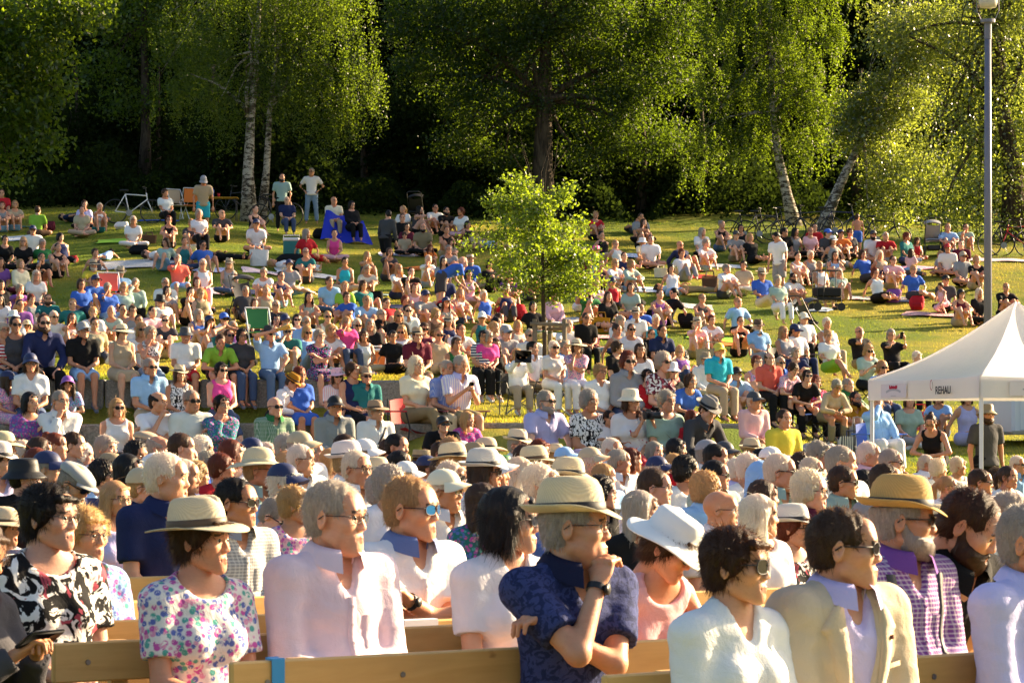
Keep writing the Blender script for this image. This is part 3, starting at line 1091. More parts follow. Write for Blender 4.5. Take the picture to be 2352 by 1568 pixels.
def cloth_mesh(gar, pose, sex, fat, lod, neck='t', pat='', yaw=0):
    """gar: t short sleeves, l long sleeves, k sleeveless, j jacket | trousers T, shorts S, skirt D"""
    yaw = yaw if pose == 'BC' else 0
    key = (gar, pose, sex, fat, lod, neck, pat, yaw)
    if key in BODIES:
        return BODIES[key]
    J = rig(pose, sex, yaw)
    P0, s, u, f = J['P'], J['s'], J['u'], J['f']
    g = .92 if sex == 'f' else 1.0
    fl = fat * .5 + .5
    inf = .013 if gar != 'j' else .026
    if gar in 'tlkj':
        P = torso_prims(J, sex, fat, inf + .002)
        P[0] = ell(P0 + (.0 if pose[0] != 'S' else -.03) * u, v3((.184 if pose[0] == 'S' else .164) * (1.06 if sex == 'f' else 1) * (fat * .6 + .4), (.146 if pose[0] == 'S' else .120) * (fat * .6 + .4), .16 if pose[0] == 'S' else .115) + inf * .7, 0, 1, np.array([s, f, u]))
        for q in 'LR':
            sh, el, wr = J['sh' + q], J['el' + q], J['wr' + q]
            if gar == 't':
                e = sh + (el - sh) * .70
                P.append(sleeve(sh, e, .056 * g * fl, .056 * g * fl, .03, inf))
            elif gar in 'lj':
                P += [limb(sh, el, .054 * g * fl, .046 * g * fl, .03, inf), sleeve(el, el + (wr - el) * .90, .045 * g * fl, .034 * g, .02, inf)]
            else:
                sd = v3(np.sign(sh[0]), 0, 0)
                P.append(ell(sh + .02 * unit(sh - P0 - .45 * u) - .01 * u, (.075, .085, .09), .012, -1))
        if neck == 'v':
            P.append(cap(J['N'] + .055 * u + .02 * f, P0 + .405 * u + .14 * f, .064, .016, .008, -1))
        elif neck == 'o':
            P.append(ell(J['N'] + .030 * u + .045 * f, (.098, .095, .085), .008, -1))
        else:
            P.append(ell(J['N'] + .060 * u + .016 * f, (.072, .076, .060), .006, -1))
        if gar == 'j':
            P.append(cap(J['N'] + .05 * u + .10 * f, P0 + .12 * u + .20 * f, .070, .045, .01, -1))
        P.append(plane(P0 - (.0 if pose[0] != 'S' else .05) * u, -u))
    else:
        inf = .014
        P = [ell(P0 + .02 * u, v3(.170 * (1.06 if sex == 'f' else 1) * (fat * .6 + .4), .126 * (fat * .6 + .4), .115) + inf, 0, 1, np.array([s, f, u]))]
        for q in 'LR':
            hp, kn, an = J['hip' + q], J['kn' + q], J['an' + q]
            if gar == 'T':
                P += [limb(hp, kn, .088 * fl, .060 * fl, .04, inf), sleeve(kn, kn + (an - kn) * .95, .058 * fl, .050, .02, inf)]
            elif gar == 'S':
                P.append(sleeve(hp, hp + (kn - hp) * .90, .090 * fl, .076 * fl, .04, inf))
            else:
                P.append(sleeve(hp, hp + (kn - hp) * 1.04, .090 * fl, .080 * fl, .08, inf))
        if gar == 'D':
            P.append(sleeve(P0, (J['knL'] + J['knR']) / 2 + v3(0, 0, .01), .10, .080, .05))
        P.append(plane(P0 + .11 * u, u))
    V, Q = Field(P, (.0095, .021, .032, .046)[lod]).surface()
    Nn = normals(V, Q)
    amp = (.0036 if gar in 'tlj' else .0026) * (.95, 1.0, .7, .6)[lod]
    V = V + Nn * (wavy(V * np.array([1, 1, .6]), 20, 7) * amp + wavy(V, 9, 5) * amp * .8 + (wavy(V * np.array([1, 1, 1.5]), 42, 9) * amp * .45 if lod == 0 else 0))[:, None]
    me = mesh_np("cloth", V, [Q], ["cloth" + pat])
    BODIES[key] = me
    return me

def collar_mesh(pose, sex, lod):
    key = ("collar", pose, sex, lod)
    if key in BODIES:
        return BODIES[key]
    J = rig(pose, sex)
    c, s, u, f = J['N'], J['s'], J['u'], J['f']
    g = 1.0 if sex == 'm' else .9
    mb = MB()
    def fn(a, b):
        th = R(22) + a * R(316)
        fr = math.cos(th)
        pr = [(.060, .015), (.064, .056), (.073, .066), (.092, .048), (.110, .018 - .030 * max(fr, 0))]
        t = b * (len(pr) - 1)
        i = min(int(t), len(pr) - 2)
        r = pr[i][0] + (pr[i + 1][0] - pr[i][0]) * (t - i)
        h = pr[i][1] + (pr[i + 1][1] - pr[i][1]) * (t - i)
        return c + g * (math.sin(th) * r * s * 1.08 + (fr * r * (1.05 + .25 * max(fr, 0)) + .012) * f) + (h - .016 * fr) * u
    mb.grid(fn, 22, 5)
    me = mb.mesh("collar", ["cloth"], True)
    BODIES[key] = me
    return me

SHOE = {}
def shoe_mesh():
    if 0 not in SHOE:
        P = [cap((0, .045, -.030), (0, -.155, -.048), .042, .034, 0), cap((0, .03, .03), (0, .03, -.03), .044, .046, .03), plane((0, 0, -.078), (0, 0, -1)), plane((0, 0, .035), (0, 0, 1))]
        V, Q = Field(P, .012).surface()
        c = V[Q].mean(1)
        SHOE[0] = mesh_np("shoe", V, [Q], ["tinted", "eye_white"], [np.where(c[:, 2] < -.062, 1, 0)])
    return SHOE[0]
# ------------------------------------------------------------------ the ground
def lerp_tab(tab, x):
    return np.interp(x, [a for a, _ in tab], [b for _, b in tab])
PROF_C = [(-30, 0), (33, 0), (38.6, 1.5), (44, 1.68), (48, 2.1), (50, 2.3), (60, 3.0), (69, 4.5), (75, 5.6), (80, 6.5), (86, 7.5), (95, 8.7), (110, 9.5), (160, 11)]
PROF_L = [(-30, 0), (33, 0), (41.1, 1.55), (41.3, 2.15), (45, 2.25), (50, 2.45), (60, 3.3), (69, 5.0), (75, 6.1), (80, 7.0), (86, 7.9), (95, 8.9), (110, 9.5), (160, 11)]
PROF_R = [(-30, 0), (27, 0), (32, .12), (35, .5), (43, 1.05), (50, 1.5), (57, 2.35), (62, 3.1), (69, 4.3), (75, 5.5), (80, 6.4), (86, 7.4), (95, 8.7), (110, 9.5), (160, 11)]
def sst(a, b, x):
    t = np.clip((x - a) / (b - a), 0, 1)
    return t * t * (3 - 2 * t)
def lawn_z(x, Y):
    l = sst(-.8, -2.2, x)
    far = sst(60, 72, Y)
    l = l * (1 - far) + far * sst(-3, -9, x)
    r = sst(3.0, 5.5, x)
    c = lerp_tab(PROF_C, Y)
    z = c * (1 - l) * (1 - r) + lerp_tab(PROF_L, Y) * l * (1 - r) + lerp_tab(PROF_R, Y) * r
    return z + .05 * np.sin(x * .6 + Y * .25) * sst(42, 55, Y)
STEPS = [(33.4, 0.45), (36.0, .97), (38.6, 1.55), (41.2, 2.18)]           # front edge, top of each stone tier
STEP_X = [(-10, 4.0), (-10, 3.9), (-10.5, 3.4), (-11, -.6)]
def support(x, Y):
    z = float(lawn_z(x, Y))
    for (y0, zt), (xa, xb) in zip(STEPS, STEP_X):
        if xa < x < xb and Y >= y0 - .02:
            z = max(z, zt)
    return z

ys = np.concatenate([np.arange(-20, 26, 2.0), np.arange(26, 60, .5), np.arange(60, 100, .8), np.arange(100, 420, 16.0)])
xs = np.concatenate([np.arange(-200, -24, 16.0), np.arange(-24, 24, .5), np.arange(24, 201, 16.0)])
YY, XX = np.meshgrid(ys, xs, indexing='ij')
ZZ = lawn_z(XX, YY)
for (y0, zt), (xa, xb) in zip(STEPS, STEP_X):           # the turf stays below the stone tiers
    pass
Vg = np.stack([XX, YY, ZZ], -1).reshape(-1, 3)
a = (np.arange(len(ys) - 1)[:, None] * len(xs) + np.arange(len(xs) - 1)[None]).ravel()
m, nt, out = nmat("turf")
co = coords(nt)
n1 = noise(nt, .25, 4, .6, co); n2 = noise(nt, 2.5, 4, .65, co); n3 = noise(nt, 30, 3, .6, co)
c = mixc(nt, ramp(nt, n1, [(.42, (0, 0, 0)), (.60, (1, 1, 1))]), (.125, .165, .020), (.33, .265, .042))
c = mixc(nt, ramp(nt, n2, [(.35, (0, 0, 0)), (.75, (.7, .7, .7))]), c, (.095, .150, .018))
c = mixc(nt, n3, mixc(nt, 1.0, c, (.55, .55, .55), 'MULTIPLY'), mixc(nt, 1.0, c, (1.3, 1.3, 1.2), 'MULTIPLY'))
principled(nt, out, c, .9, .1, n3, .8, .05)
lawn = link("lawn", mesh_np("lawn", Vg, [np.stack([a, a + 1, a + len(xs) + 1, a + len(xs)], 1)], ["turf"]), kind="structure")

# blades of grass on the part of the slope in view: one object
m, nt, out = nmat("grass_blade")
rnd = N(nt, "NewGeometry").outputs["Random Per Island"]
cz = noise(nt, .25, 4, .6, coords(nt))
cc = mixc(nt, rnd, (.10, .165, .018), (.21, .245, .030))
cc = mixc(nt, ramp(nt, cz, [(.45, (0, 0, 0)), (.62, (.8, .8, .8))]), cc, (.41, .335, .065))  # broad golden patches mixed over the green blades
d = N(nt, "BsdfDiffuse"); L(nt, cc, d.inputs[0])
t = N(nt, "BsdfTranslucent"); L(nt, mixc(nt, 1.0, cc, (1.6, 1.5, .8), 'MULTIPLY'), t.inputs[0])
mx = N(nt, "MixShader"); mx.inputs[0].default_value = .5
L(nt, d.outputs[0], mx.inputs[1]); L(nt, t.outputs[0], mx.inputs[2]); L(nt, mx.outputs[0], out.inputs[0])
g = np.random.default_rng(3)
nb = 150000
by = 40 + 50 * g.random(nb * 2) ** 1.1
bx = (g.random(nb * 2) * 2 - 1) * by * .195
rightside = (bx > 3.6)
by2 = np.where(rightside & (g.random(nb * 2) < .25), 27 + 14 * g.random(nb * 2), by)
bx = np.where(by2 < 40, np.abs(bx) * .5 + 3.2, bx)
by = by2
bx, by = bx[:nb], by[:nb]
bz = lawn_z(bx, by)
an = g.random(nb) * 6.283
hgt = g.uniform(.025, .060, nb)
wd = g.uniform(.007, .014, nb)
base = np.stack([bx, by, bz - .01], 1)
sd = np.stack([np.cos(an), np.sin(an), 0 * an], 1) * wd[:, None]
tip = base + np.stack([g.normal(size=nb) * .03, g.normal(size=nb) * .03, hgt], 1)
k = np.arange(nb)
link("grass", mesh_np("grass", np.concatenate([base - sd, base + sd, tip]), [np.stack([k, k + nb, k + 2 * nb], 1)], ["grass_blade"]), kind="stuff", label="short green and golden grass of the slope", category="grass")

# ------------------------------------------------------------------ stone tiers: each block its own piece
m, nt, out = nmat("granite")
co = coords(nt)
sp = noise(nt, 34, 5, .75, co); bl = noise(nt, 2.2, 4, .6, co)
c = mixc(nt, ramp(nt, sp, [(.36, (0, 0, 0)), (.62, (1, 1, 1))]), (.16, .145, .12), (.40, .37, .31))
c = mixc(nt, ramp(nt, bl, [(.35, (0, 0, 0)), (.7, (.5, .5, .5))]), c, (.24, .22, .16))
principled(nt, out, c, .85, .2, sp, .9, .03)
g = random.Random(5)
tier_words = ["lowest", "second", "third", "uppermost"]
for ti, ((y0, zt), (xa, xb)) in enumerate(zip(STEPS, STEP_X)):
    root = thing("stone_tier", f"{tier_words[ti]} tier of rough granite seating blocks below the lawn", "stone steps", (0, y0, zt - .5), group="granite seating tiers")
    x = xa
    while x < xb - .2:
        w = min(g.uniform(1.3, 2.2), xb - x)
        mb = MB()
        dpt = .62 if ti < 3 else .55
        mb.box((x + w / 2, dpt / 2 + g.uniform(-.02, .03), .22 + g.uniform(-.012, .012)), (w - .025, dpt, .56), m=0, bev=.025)
        mb.build("stone", ["granite"], root)
        x += w
    if ti < 3:                                          # gravel behind the blocks
        nxt = STEPS[ti + 1][0]
        mb = MB()
        mb.box(((xa + xb) / 2, (.62 + nxt - y0) / 2 + .15, .40), (xb - xa, nxt - y0 - .35, .16))
        mb.build("gravel_bed", [simple("gravel", (.20, .18, .14), .95, .1, .35, 25, bstr=.5)], root)

# ------------------------------------------------------------------ trees
def leaf_mat(name, base, trans, tw=.55, gloss=.10, rough=.45):
    m, nt, out = nmat(name)
    rnd = N(nt, "NewGeometry").outputs["Random Per Island"]
    big = noise(nt, .7, 3, .6, coords(nt))
    v = mixc(nt, rnd, (.6, .62, .55), (1.35, 1.3, 1.25))
    v = mixc(nt, 1.0, v, mixc(nt, big, (.75, .8, .75), (1.2, 1.15, 1.1)), 'MULTIPLY')
    d = N(nt, "BsdfDiffuse"); L(nt, mixc(nt, 1.0, base, v, 'MULTIPLY'), d.inputs[0])
    t = N(nt, "BsdfTranslucent"); L(nt, mixc(nt, 1.0, trans, v, 'MULTIPLY'), t.inputs[0])
    gl = N(nt, "BsdfGlossy"); gl.inputs[0].default_value = (.8, .8, .8, 1); gl.inputs["Roughness"].default_value = rough
    a = N(nt, "MixShader"); a.inputs[0].default_value = tw
    b = N(nt, "MixShader"); b.inputs[0].default_value = gloss
    L(nt, d.outputs[0], a.inputs[1]); L(nt, t.outputs[0], a.inputs[2])
    L(nt, a.outputs[0], b.inputs[1]); L(nt, gl.outputs[0], b.inputs[2]); L(nt, b.outputs[0], out.inputs[0])
leaf_mat("leaf_maple", (.024, .058, .008), (.26, .38, .015), .48, .03)
leaf_mat("leaf_birch", (.026, .048, .008), (.23, .34, .016), .50, .03)
leaf_mat("leaf_lime", (.016, .038, .008), (.17, .265, .012), .46, .03)
leaf_mat("leaf_poplar", (.046, .074, .022), (.36, .44, .05), .52, .08, .35)
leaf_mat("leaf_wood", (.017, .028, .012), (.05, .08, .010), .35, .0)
leaf_mat("leaf_oak", (.040, .090, .010), (.31, .43, .02), .55, .05)

def bark_mat(name, base, dark, white=None):
    m, nt, out = nmat(name)
    st = noise(nt, 3, 5, .65, coords(nt, (3, 3, .7)), .5)
    c = mixc(nt, ramp(nt, st, [(.38, (0, 0, 0)), (.62, (1, 1, 1))]), dark, base)
    if white:
        w = noise(nt, 2.2, 4, .7, coords(nt, (2.0, 2.0, 4.5)), .3)
        c = mixc(nt, ramp(nt, w, [(.46, (0, 0, 0)), (.54, (1, 1, 1))]), c, white)
    principled(nt, out, c, .9, .15, st, .7, .04)
bark_mat("bark", (.10, .075, .05), (.03, .022, .016))
bark_mat("bark_birch", (.13, .105, .08), (.025, .02, .016), (.42, .38, .32))

def leaves_mesh(name, pts, size, mat, seed=1, flat=.0, hang=0.0):
    """pts (n,3): one rhombic leaf at each"""
    g = np.random.default_rng(seed)
    n = len(pts)
    a = g.normal(size=(n, 3)); a[:, 2] = a[:, 2] * (1 - flat) - hang
    a /= np.linalg.norm(a, axis=1)[:, None]
    b = g.normal(size=(n, 3))
    b -= a * (a * b).sum(1)[:, None]
    b /= np.linalg.norm(b, axis=1)[:, None]
    s = (size * g.uniform(.65, 1.35, n))[:, None]
    V = np.concatenate([pts - a * s * .5, pts + b * s * .30, pts + a * s * .5, pts - b * s * .30])
    k = np.arange(n)
    return mesh_np(name, V, [np.stack([k, k + n, k + 2 * n, k + 3 * n], 1)], [mat], smooth=False)

def lobes_points(lobes, n, clump, seed, droop=0.0, per=26):
    """lobes: (centre, radii); clumps gather near the lobes' surface so that gaps stay between them"""
    g = np.random.default_rng(seed)
    vol = np.array([r[0] * r[1] * r[2] for _, r in lobes]) ** .75
    nc = max(1, n // per)
    li = g.choice(len(lobes), nc, p=vol / vol.sum())
    C = np.array([c for c, _ in lobes], float)[li]
    Rr = np.array([r for _, r in lobes], float)[li]
    d = g.normal(size=(nc, 3)); d /= np.linalg.norm(d, axis=1)[:, None]
    rad = g.uniform(.25, 1.0, nc) ** .45
    cc = C + d * Rr * rad[:, None]
    P = np.repeat(cc, per, 0)
    o = g.normal(size=P.shape) * clump
    if droop:
        ln = np.repeat(g.uniform(.3, 1.0, nc) * droop, per)
        t = g.random(len(P))
        o = g.normal(size=P.shape) * clump * .28
        o[:, 2] -= ln * t
        sway = np.repeat(g.normal(size=(nc, 2)) * .12, per, 0)
        o[:, :2] += sway * t[:, None]
    return P + o

def limbs_mesh(name, trunk, radii, boughs, mat):
    mb = MB()
    mb.tube(trunk, radii, 10, 0)
    for p, r in boughs:
        mb.tube(p, r, 6, 0)
    return mb.mesh(name, [mat], True)

def bough_to(p0, p1, r0, seed, sag=.1):
    g = random.Random(seed)
    p0, p1 = Vector(p0), Vector(p1)
    pts = []
    for i in range(6):
        t = i / 5
        q = p0.lerp(p1, t) + Vector((g.uniform(-.12, .12), g.uniform(-.12, .12), math.sin(t * math.pi) * sag * (p1 - p0).length))
        pts.append(q)
    return pts, [r0 * (1 - .85 * i / 5) for i in range(6)]

def tree(name, label, trunk_px, Y, rad, lobes_px, n, size, leafm, barkm, seed, group=None, clump=.30, droop=0, hang=0.0, per=26, base=True):
    """trunk_px: (px, py) points from the ground up; lobes_px: (px, py, rx, ry[, depth offset]) in the 2352 px frame at distance Y"""
    tp = [W(x, y, Y) for x, y in trunk_px]
    if base:
        gz = float(lawn_z(tp[0].x, Y))
        tp[0].z = gz - .1
    s = FPX / Y
    root = thing(name, label, "tree", tuple(tp[0]), group=group)
    lo = []
    for l in lobes_px:
        c = W(l[0], l[1], Y + (l[4] if len(l) > 4 else 0))
        lo.append((tuple(c), (l[2] / s, (l[2] + l[3]) * .5 / s, l[3] / s)))
    inv = -Vector(tp[0])
    rl = [rad * (1 - .8 * i / (len(tp) - 1)) for i in range(len(tp))]
    rl[0] *= 1.35
    g = random.Random(seed)
    bs = []
    for c, r in lo:
        for q in range(2):
            i = g.randrange(len(tp) // 2, len(tp))
            e = Vector(c) + Vector((g.uniform(-.6, .6) * r[0], g.uniform(-.4, .4) * r[1], g.uniform(-.5, .5) * r[2]))
            pts, rs = bough_to(tp[i] + inv, e + inv, rl[i] * .55, g.random())
            bs.append((pts, rs))
    link("trunk", limbs_mesh("trunk", [p + inv for p in tp], rl, bs, barkm), root)
    P = lobes_points(lo, n, clump, seed, droop, per) + np.array(inv)
    link("crown", leaves_mesh("crown", P, size, leafm, seed, hang=hang), root, kind="stuff")
    return root

# far wood that closes the view: one mass of dark leaves, and single dark trunks in front of it
g = np.random.default_rng(21)
nw = 60000
px = g.uniform(-28, 20, nw); py = 104 + g.uniform(0, 9, nw) ** 1.0; pz = lawn_z(px, py) + 17 * g.random(nw) ** .9
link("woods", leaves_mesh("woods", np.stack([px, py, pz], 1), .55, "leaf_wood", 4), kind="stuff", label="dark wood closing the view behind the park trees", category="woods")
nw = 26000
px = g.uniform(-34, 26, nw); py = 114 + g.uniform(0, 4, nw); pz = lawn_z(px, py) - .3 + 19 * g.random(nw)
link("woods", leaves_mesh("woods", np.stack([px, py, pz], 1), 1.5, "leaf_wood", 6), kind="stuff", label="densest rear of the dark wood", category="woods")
g = random.Random(9)
for i in range(13):
    xx, yy = -17 + i * 2.4 + g.uniform(-.8, .8), g.uniform(93, 98)
    ppx = CX + xx * FPX / yy
    ppy = HZ - (float(lawn_z(xx, yy)) - 1.5) * FPX / yy
    lob = [(ppx + g.uniform(-60, 60), ppy - 60 - 75 * q, 70 + g.uniform(0, 40), 55, g.uniform(-1.5, 1)) for q in range(3 if i < 9 else 1)]
    where = ["at the left edge", "left of the chair group", "behind the chair group", "behind the twin birches", "right of the twin birches", "behind the blue cloth", "behind the walking man", "left behind the young tree", "right behind the young tree", "left of the leaning birch", "behind the leaning birch", "behind the leaning trunk", "behind the lamp post"][i]
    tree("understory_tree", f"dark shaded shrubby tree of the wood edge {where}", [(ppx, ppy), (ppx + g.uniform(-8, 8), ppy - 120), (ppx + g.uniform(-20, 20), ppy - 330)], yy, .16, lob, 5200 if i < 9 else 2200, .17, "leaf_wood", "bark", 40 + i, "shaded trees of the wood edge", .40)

g2 = np.random.default_rng(31)
nw = 30000
px = g2.uniform(-18, 17.5, nw); py = 90.0 + .9 * np.sin(px * 1.3) + 4.5 * g2.random(nw) ** .7; pz = lawn_z(px, py) + (1.1 + .7 * np.sin(px * .9 + 1) + .4 * np.sin(px * 2.7)) * g2.random(nw) ** .8
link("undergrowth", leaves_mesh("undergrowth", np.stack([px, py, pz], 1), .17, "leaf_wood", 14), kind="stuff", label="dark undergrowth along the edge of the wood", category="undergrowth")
tree("maple_tree", "bright broad leaved maple reaching in at the left edge", [(-150, 520), (-140, 300), (-120, 60), (-100, -160)], 82, .30,
     [(20, 40, 150, 80), (60, 130, 110, 45), (110, 215, 70, 35), (20, 250, 100, 60), (80, 330, 85, 30), (10, 395, 55, 28), (-90, 150, 150, 170), (190, 20, 80, 45)], 24000, .15, "leaf_maple", "bark", 1, clump=.26, per=30)
tree("ash_tree", "tall sunlit tree rising behind the left of the twin birches", [(330, 520), (335, 300), (330, 60), (330, -200)], 95, .22,
     [(330, 40, 140, 60), (430, 120, 90, 50), (240, 150, 80, 40), (380, -90, 170, 90), (300, 235, 70, 35), (450, 215, 70, 45)], 20000, .125, "leaf_maple", "bark", 2, clump=.24)
tree("birch_tree", "stout birch with mottled dark and white bark and hanging twigs", [(572, 510), (570, 400), (576, 270), (590, 120), (600, -100)], 84.5, .21,
     [(560, 60, 150, 70), (470, 170, 85, 60), (430, 60, 90, 60), (640, 140, 100, 80), (520, 230, 60, 50), (600, -80, 230, 90), (385, 190, 60, 30)], 38000, .068, "leaf_birch", "bark_birch", 3, "birches at the top of the lawn", .20, 1.7, .35, 40)
tree("birch_tree", "slim white birch close beside the stout one", [(600, 475), (612, 390), (620, 250), (640, 100), (660, -120)], 84.9, .13,
     [(760, 90, 120, 80), (700, 190, 90, 60), (820, 180, 80, 60), (700, -30, 170, 80), (780, 260, 60, 45)], 32000, .068, "leaf_birch", "bark_birch", 4, "birches at the top of the lawn", .20, 1.6, .35, 40)
tree("lime_tree", "big spreading lime tree rising behind the young staked tree", [(1248, 560), (1246, 400), (1250, 230), (1255, 60), (1260, -180)], 91, .42,
     [(1120, 60, 150, 60), (1380, 60, 160, 70), (1000, 160, 110, 50), (1250, 130, 140, 60), (1480, 170, 130, 60), (1130, 240, 130, 50), (1380, 250, 120, 50), (1060, 330, 60, 45), (1480, 310, 110, 45), (1330, 360, 70, 45), (1250, -60, 260, 90), (1160, 370, 50, 30), (960, 40, 80, 60), (1560, 60, 80, 60)], 95000, .098, "leaf_lime", "bark", 5, clump=.23, per=80)
tree("leaning_birch_tree", "birch with a trunk leaning left above the parked bikes", [(1826, 530), (1808, 450), (1788, 360), (1775, 260), (1770, 120), (1765, -120)], 88, .20,
     [(1700, 60, 120, 70), (1840, 70, 110, 70), (1650, 180, 80, 60), (1780, 190, 110, 60), (1880, 200, 80, 60), (1640, 300, 70, 40), (1740, 290, 70, 40), (1860, 310, 70, 40), (1600, 370, 45, 30), (1770, -80, 220, 80)], 68000, .076, "leaf_birch", "bark_birch", 6, "birches at the top of the lawn", .21, 1.2, .3, 60)
tree("poplar_tree", "silvery poplar with a trunk leaning right over the bikes", [(1885, 530), (1912, 465), (1938, 405), (1975, 330), (2040, 200), (2090, 0)], 86, .20,
     [(2050, 230, 90, 60), (1990, 310, 80, 45), (2080, 400, 100, 50), (2130, 90, 120, 80), (1960, 250, 45, 30), (2030, 500, 60, 28)], 34000, .095, "leaf_poplar", "bark_birch", 7, clump=.22)
tree("poplar_tree", "large silvery poplar filling the right edge behind the lamp post", [(2330, 560), (2325, 380), (2300, 240), (2280, 60), (2270, -150)], 84, .34,
     [(2180, 300, 120, 70), (2250, 420, 120, 60), (2200, 160, 110, 70), (2330, 250, 110, 90), (2160, 500, 90, 45), (2300, 520, 120, 45), (2260, 40, 130, 80), (2110, 420, 60, 50), (2420, 380, 120, 150), (2380, 60, 130, 120), (2050, 60, 90, 60), (2330, -190, 230, 130), (2500, -330, 220, 160), (2180, -330, 190, 130), (2420, -560, 200, 130), (2640, -330, 270, 140), (2780, -470, 270, 160)], 110000, .104, "leaf_poplar", "bark", 8, clump=.24, per=28)  # highest lobes, out of view, are added to shade the left lawn
# young staked oak on the lawn
yt = W(1250, 880, 48)
yt.z = float(lawn_z(yt.x, 48))
root = thing("young_tree", "young bright green tree tied between wooden stakes on the lawn", "tree", tuple(yt))
mb = MB()
mb.tube([(0, 0, -.05), (.01, 0, .8), (-.02, 0, 1.6), (-.03, .02, 2.3), (0, 0, 3.0), (-.03, 0, 3.6)], [.045, .04, .035, .03, .022, .010], 8)
g = random.Random(12)
tips = []
for i in range(46):
    z0 = 1.50 + 1.75 * (i / 46) ** 1.1
    an = g.uniform(0, 6.283)
    ln = g.uniform(.52, 1.10) * (1.0 - .45 * max(0, (z0 - 2.4)) / 1.3)
    e = Vector((math.cos(an) * ln - .16, math.sin(an) * ln, z0 + g.uniform(.1, .55)))
    pts, rs = bough_to((-.02, 0, z0), e, .014, g.random(), .05)
    mb.tube(pts, rs, 4)
    tips += [(q, t) for q, t in zip(pts, (0, .2, .45, .7, .9, 1.0)) if t > .3]
for i in range(9):                                      # bare twigs above the crown
    x0 = g.uniform(-.5, .3)
    mb.tube([(x0 * .3, 0, 3.0), (x0 * .7, .1, 3.7), (x0 + g.uniform(-.3, .3), .1, 4.0 + g.uniform(0, .35))], [.006, .004, .002], 3)
mb.build("trunk", ["bark"], root, True)
g2 = np.random.default_rng(8)
tp = np.array([tuple(q) for q, _ in tips])
P = np.repeat(tp, 150, 0)
P = P + g2.normal(size=P.shape) * np.array([.10, .10, .09])
P = P[::2][:20000]
link("crown", leaves_mesh("crown", P, .062, "leaf_oak", 5), root, kind="stuff")
stake_m = simple("weathered_wood", (.19, .155, .11), .85, .15, .3, 14, bstr=.3)
st = thing("tree_stakes", "weathered wooden stakes with cross bars round the young tree", "tree stakes", tuple(yt))
for (sx, sy) in ((-.16, -.05), (.34, -.12), (.1, .3)):
    mb = MB(); mb.tube([(sx, sy, -.2), (sx, sy, 1.22)], .042, 10); mb.build("post", [stake_m], st)
for a_, b_ in (((-.24, -.07, 1.14), (.42, -.14, 1.12)), ((-.17, .0, 1.1), (.12, .34, 1.1)), ((.36, -.1, 1.06), (.08, .34, 1.06))):
    mb = MB(); mb.tube([a_, b_], .032, 8); mb.build("cross_bar", [stake_m], st)
mb = MB(); mb.tube([(-.16, -.05, 1.0), (0, -.05, 1.02), (.03, .04, 1.0), (.34, -.12, 1.0)], .012, 5); mb.build("tie_strap", [simple("strap", (.05, .12, .03))], st)
# ------------------------------------------------------------------ benches on the flat ground, one row behind the other
m, nt, out = nmat("pine")
co = coords(nt, (1, 9, 9))
gr = noise(nt, 2.2, 4, .6, co, 1.2)
kn = noise(nt, 5.0, 2, .5, coords(nt, (1, 3, 3)), .4)
c = mixc(nt, gr, (.54, .30, .085), (.76, .48, .18))
st_ = noise(nt, 1.1, 4, .65, coords(nt, (1, 1.5, 1.5)), .5)
c = mixc(nt, ramp(nt, st_, [(.5, (0, 0, 0)), (.75, (.55, .55, .55))]), c, (.42, .24, .09))
c = mixc(nt, ramp(nt, kn, [(.70, (0, 0, 0)), (.78, (1, 1, 1))]), c, (.22, .10, .03))
principled(nt, out, c, .5, .35, gr, .2, .006)
simple("bolt", (.25, .25, .25), .4, .5, .1, metal=.8)
SL_ = math.atan(.69)
AX = Vector((math.cos(SL_), math.sin(SL_), 0))
def make_bench(length, label, group):
    """origin at the ground under the middle of the back; the row runs along local X, sitters face local -Y"""
    t = thing("bench", label, "bench", group=group)
    mb = MB(); mb.box((0, 0, .735), (length, .028, .13), bev=.006); up = mb.build("back_board", ["pine"], t)
    mb = MB(); mb.box((0, .0, .592), (length, .028, .12), bev=.006); mb.build("back_board", ["pine"], t)
    for k_ in range(3):
        mb = MB(); mb.box((0, -.12 - .125 * k_, .44), (length, .115, .030), bev=.006); mb.build("seat_plank", ["pine"], t)
    for x in (-length / 2 + .25, 0, length / 2 - .25):
        mb = MB()
        mb.box((x, .032, .40), (.06, .030, .80)); mb.box((x, -.38, .21), (.06, .04, .42)); mb.box((x, -.18, .405), (.05, .40, .038))
        mb.build("leg", ["pine"], t)
    for x in (-length / 2 + .12, -length / 4, .05, length / 4, length / 2 - .12):
        mb = MB(); mb.tube([(x, -.011, .735), (x, -.0185, .735)], .009, 8); mb.build("bolt", ["bolt"], up)
    return t
def place_bench(b, px_left, Y0, length):
    # left end shows at px_left on the row line Y = Y0 + .69 x
    k_ = (px_left - CX) / FPX
    x = k_ * Y0 / (1 - .69 * k_)
    p = Vector((x, Y0 + .69 * x, 0)) + AX * (length / 2)
    b.location = p
    b.rotation_euler = (0, 0, SL_)
BG = "pine benches under the seated audience"
b0 = make_bench(2.4, "pine bench whose end is tied with a blue ribbon", BG)
place_bench(b0, 528, 9.05, 2.4)
for (px, Y0, lb, ln_) in ((120, 10.23, "pine bench at the lower left beside the woman in floral blouse", 2.4), (1385, 7.85, "pine bench at the bottom edge right of the navy polo man", 2.4),
                     (-350, 11.3, "pine bench behind the woman in abstract print dress", 2.4), (-330, 12.5, "pine bench behind the older woman in pale floral blouse", 2.4), (-430, 14.5, "dark pine bench beside the man in navy blue polo", 2.4),
                     (935, 10.55, "pine bench with a white paper note on its back", 2.4), (880, 11.6, "pine bench hidden under the third row of listeners", 2.4), (1700, 9.05, "pine bench under the men in blazer and check shirt", 2.4)):
    b = copy_tree(b0); b['label'] = lb; place_bench(b, px, Y0, ln_)
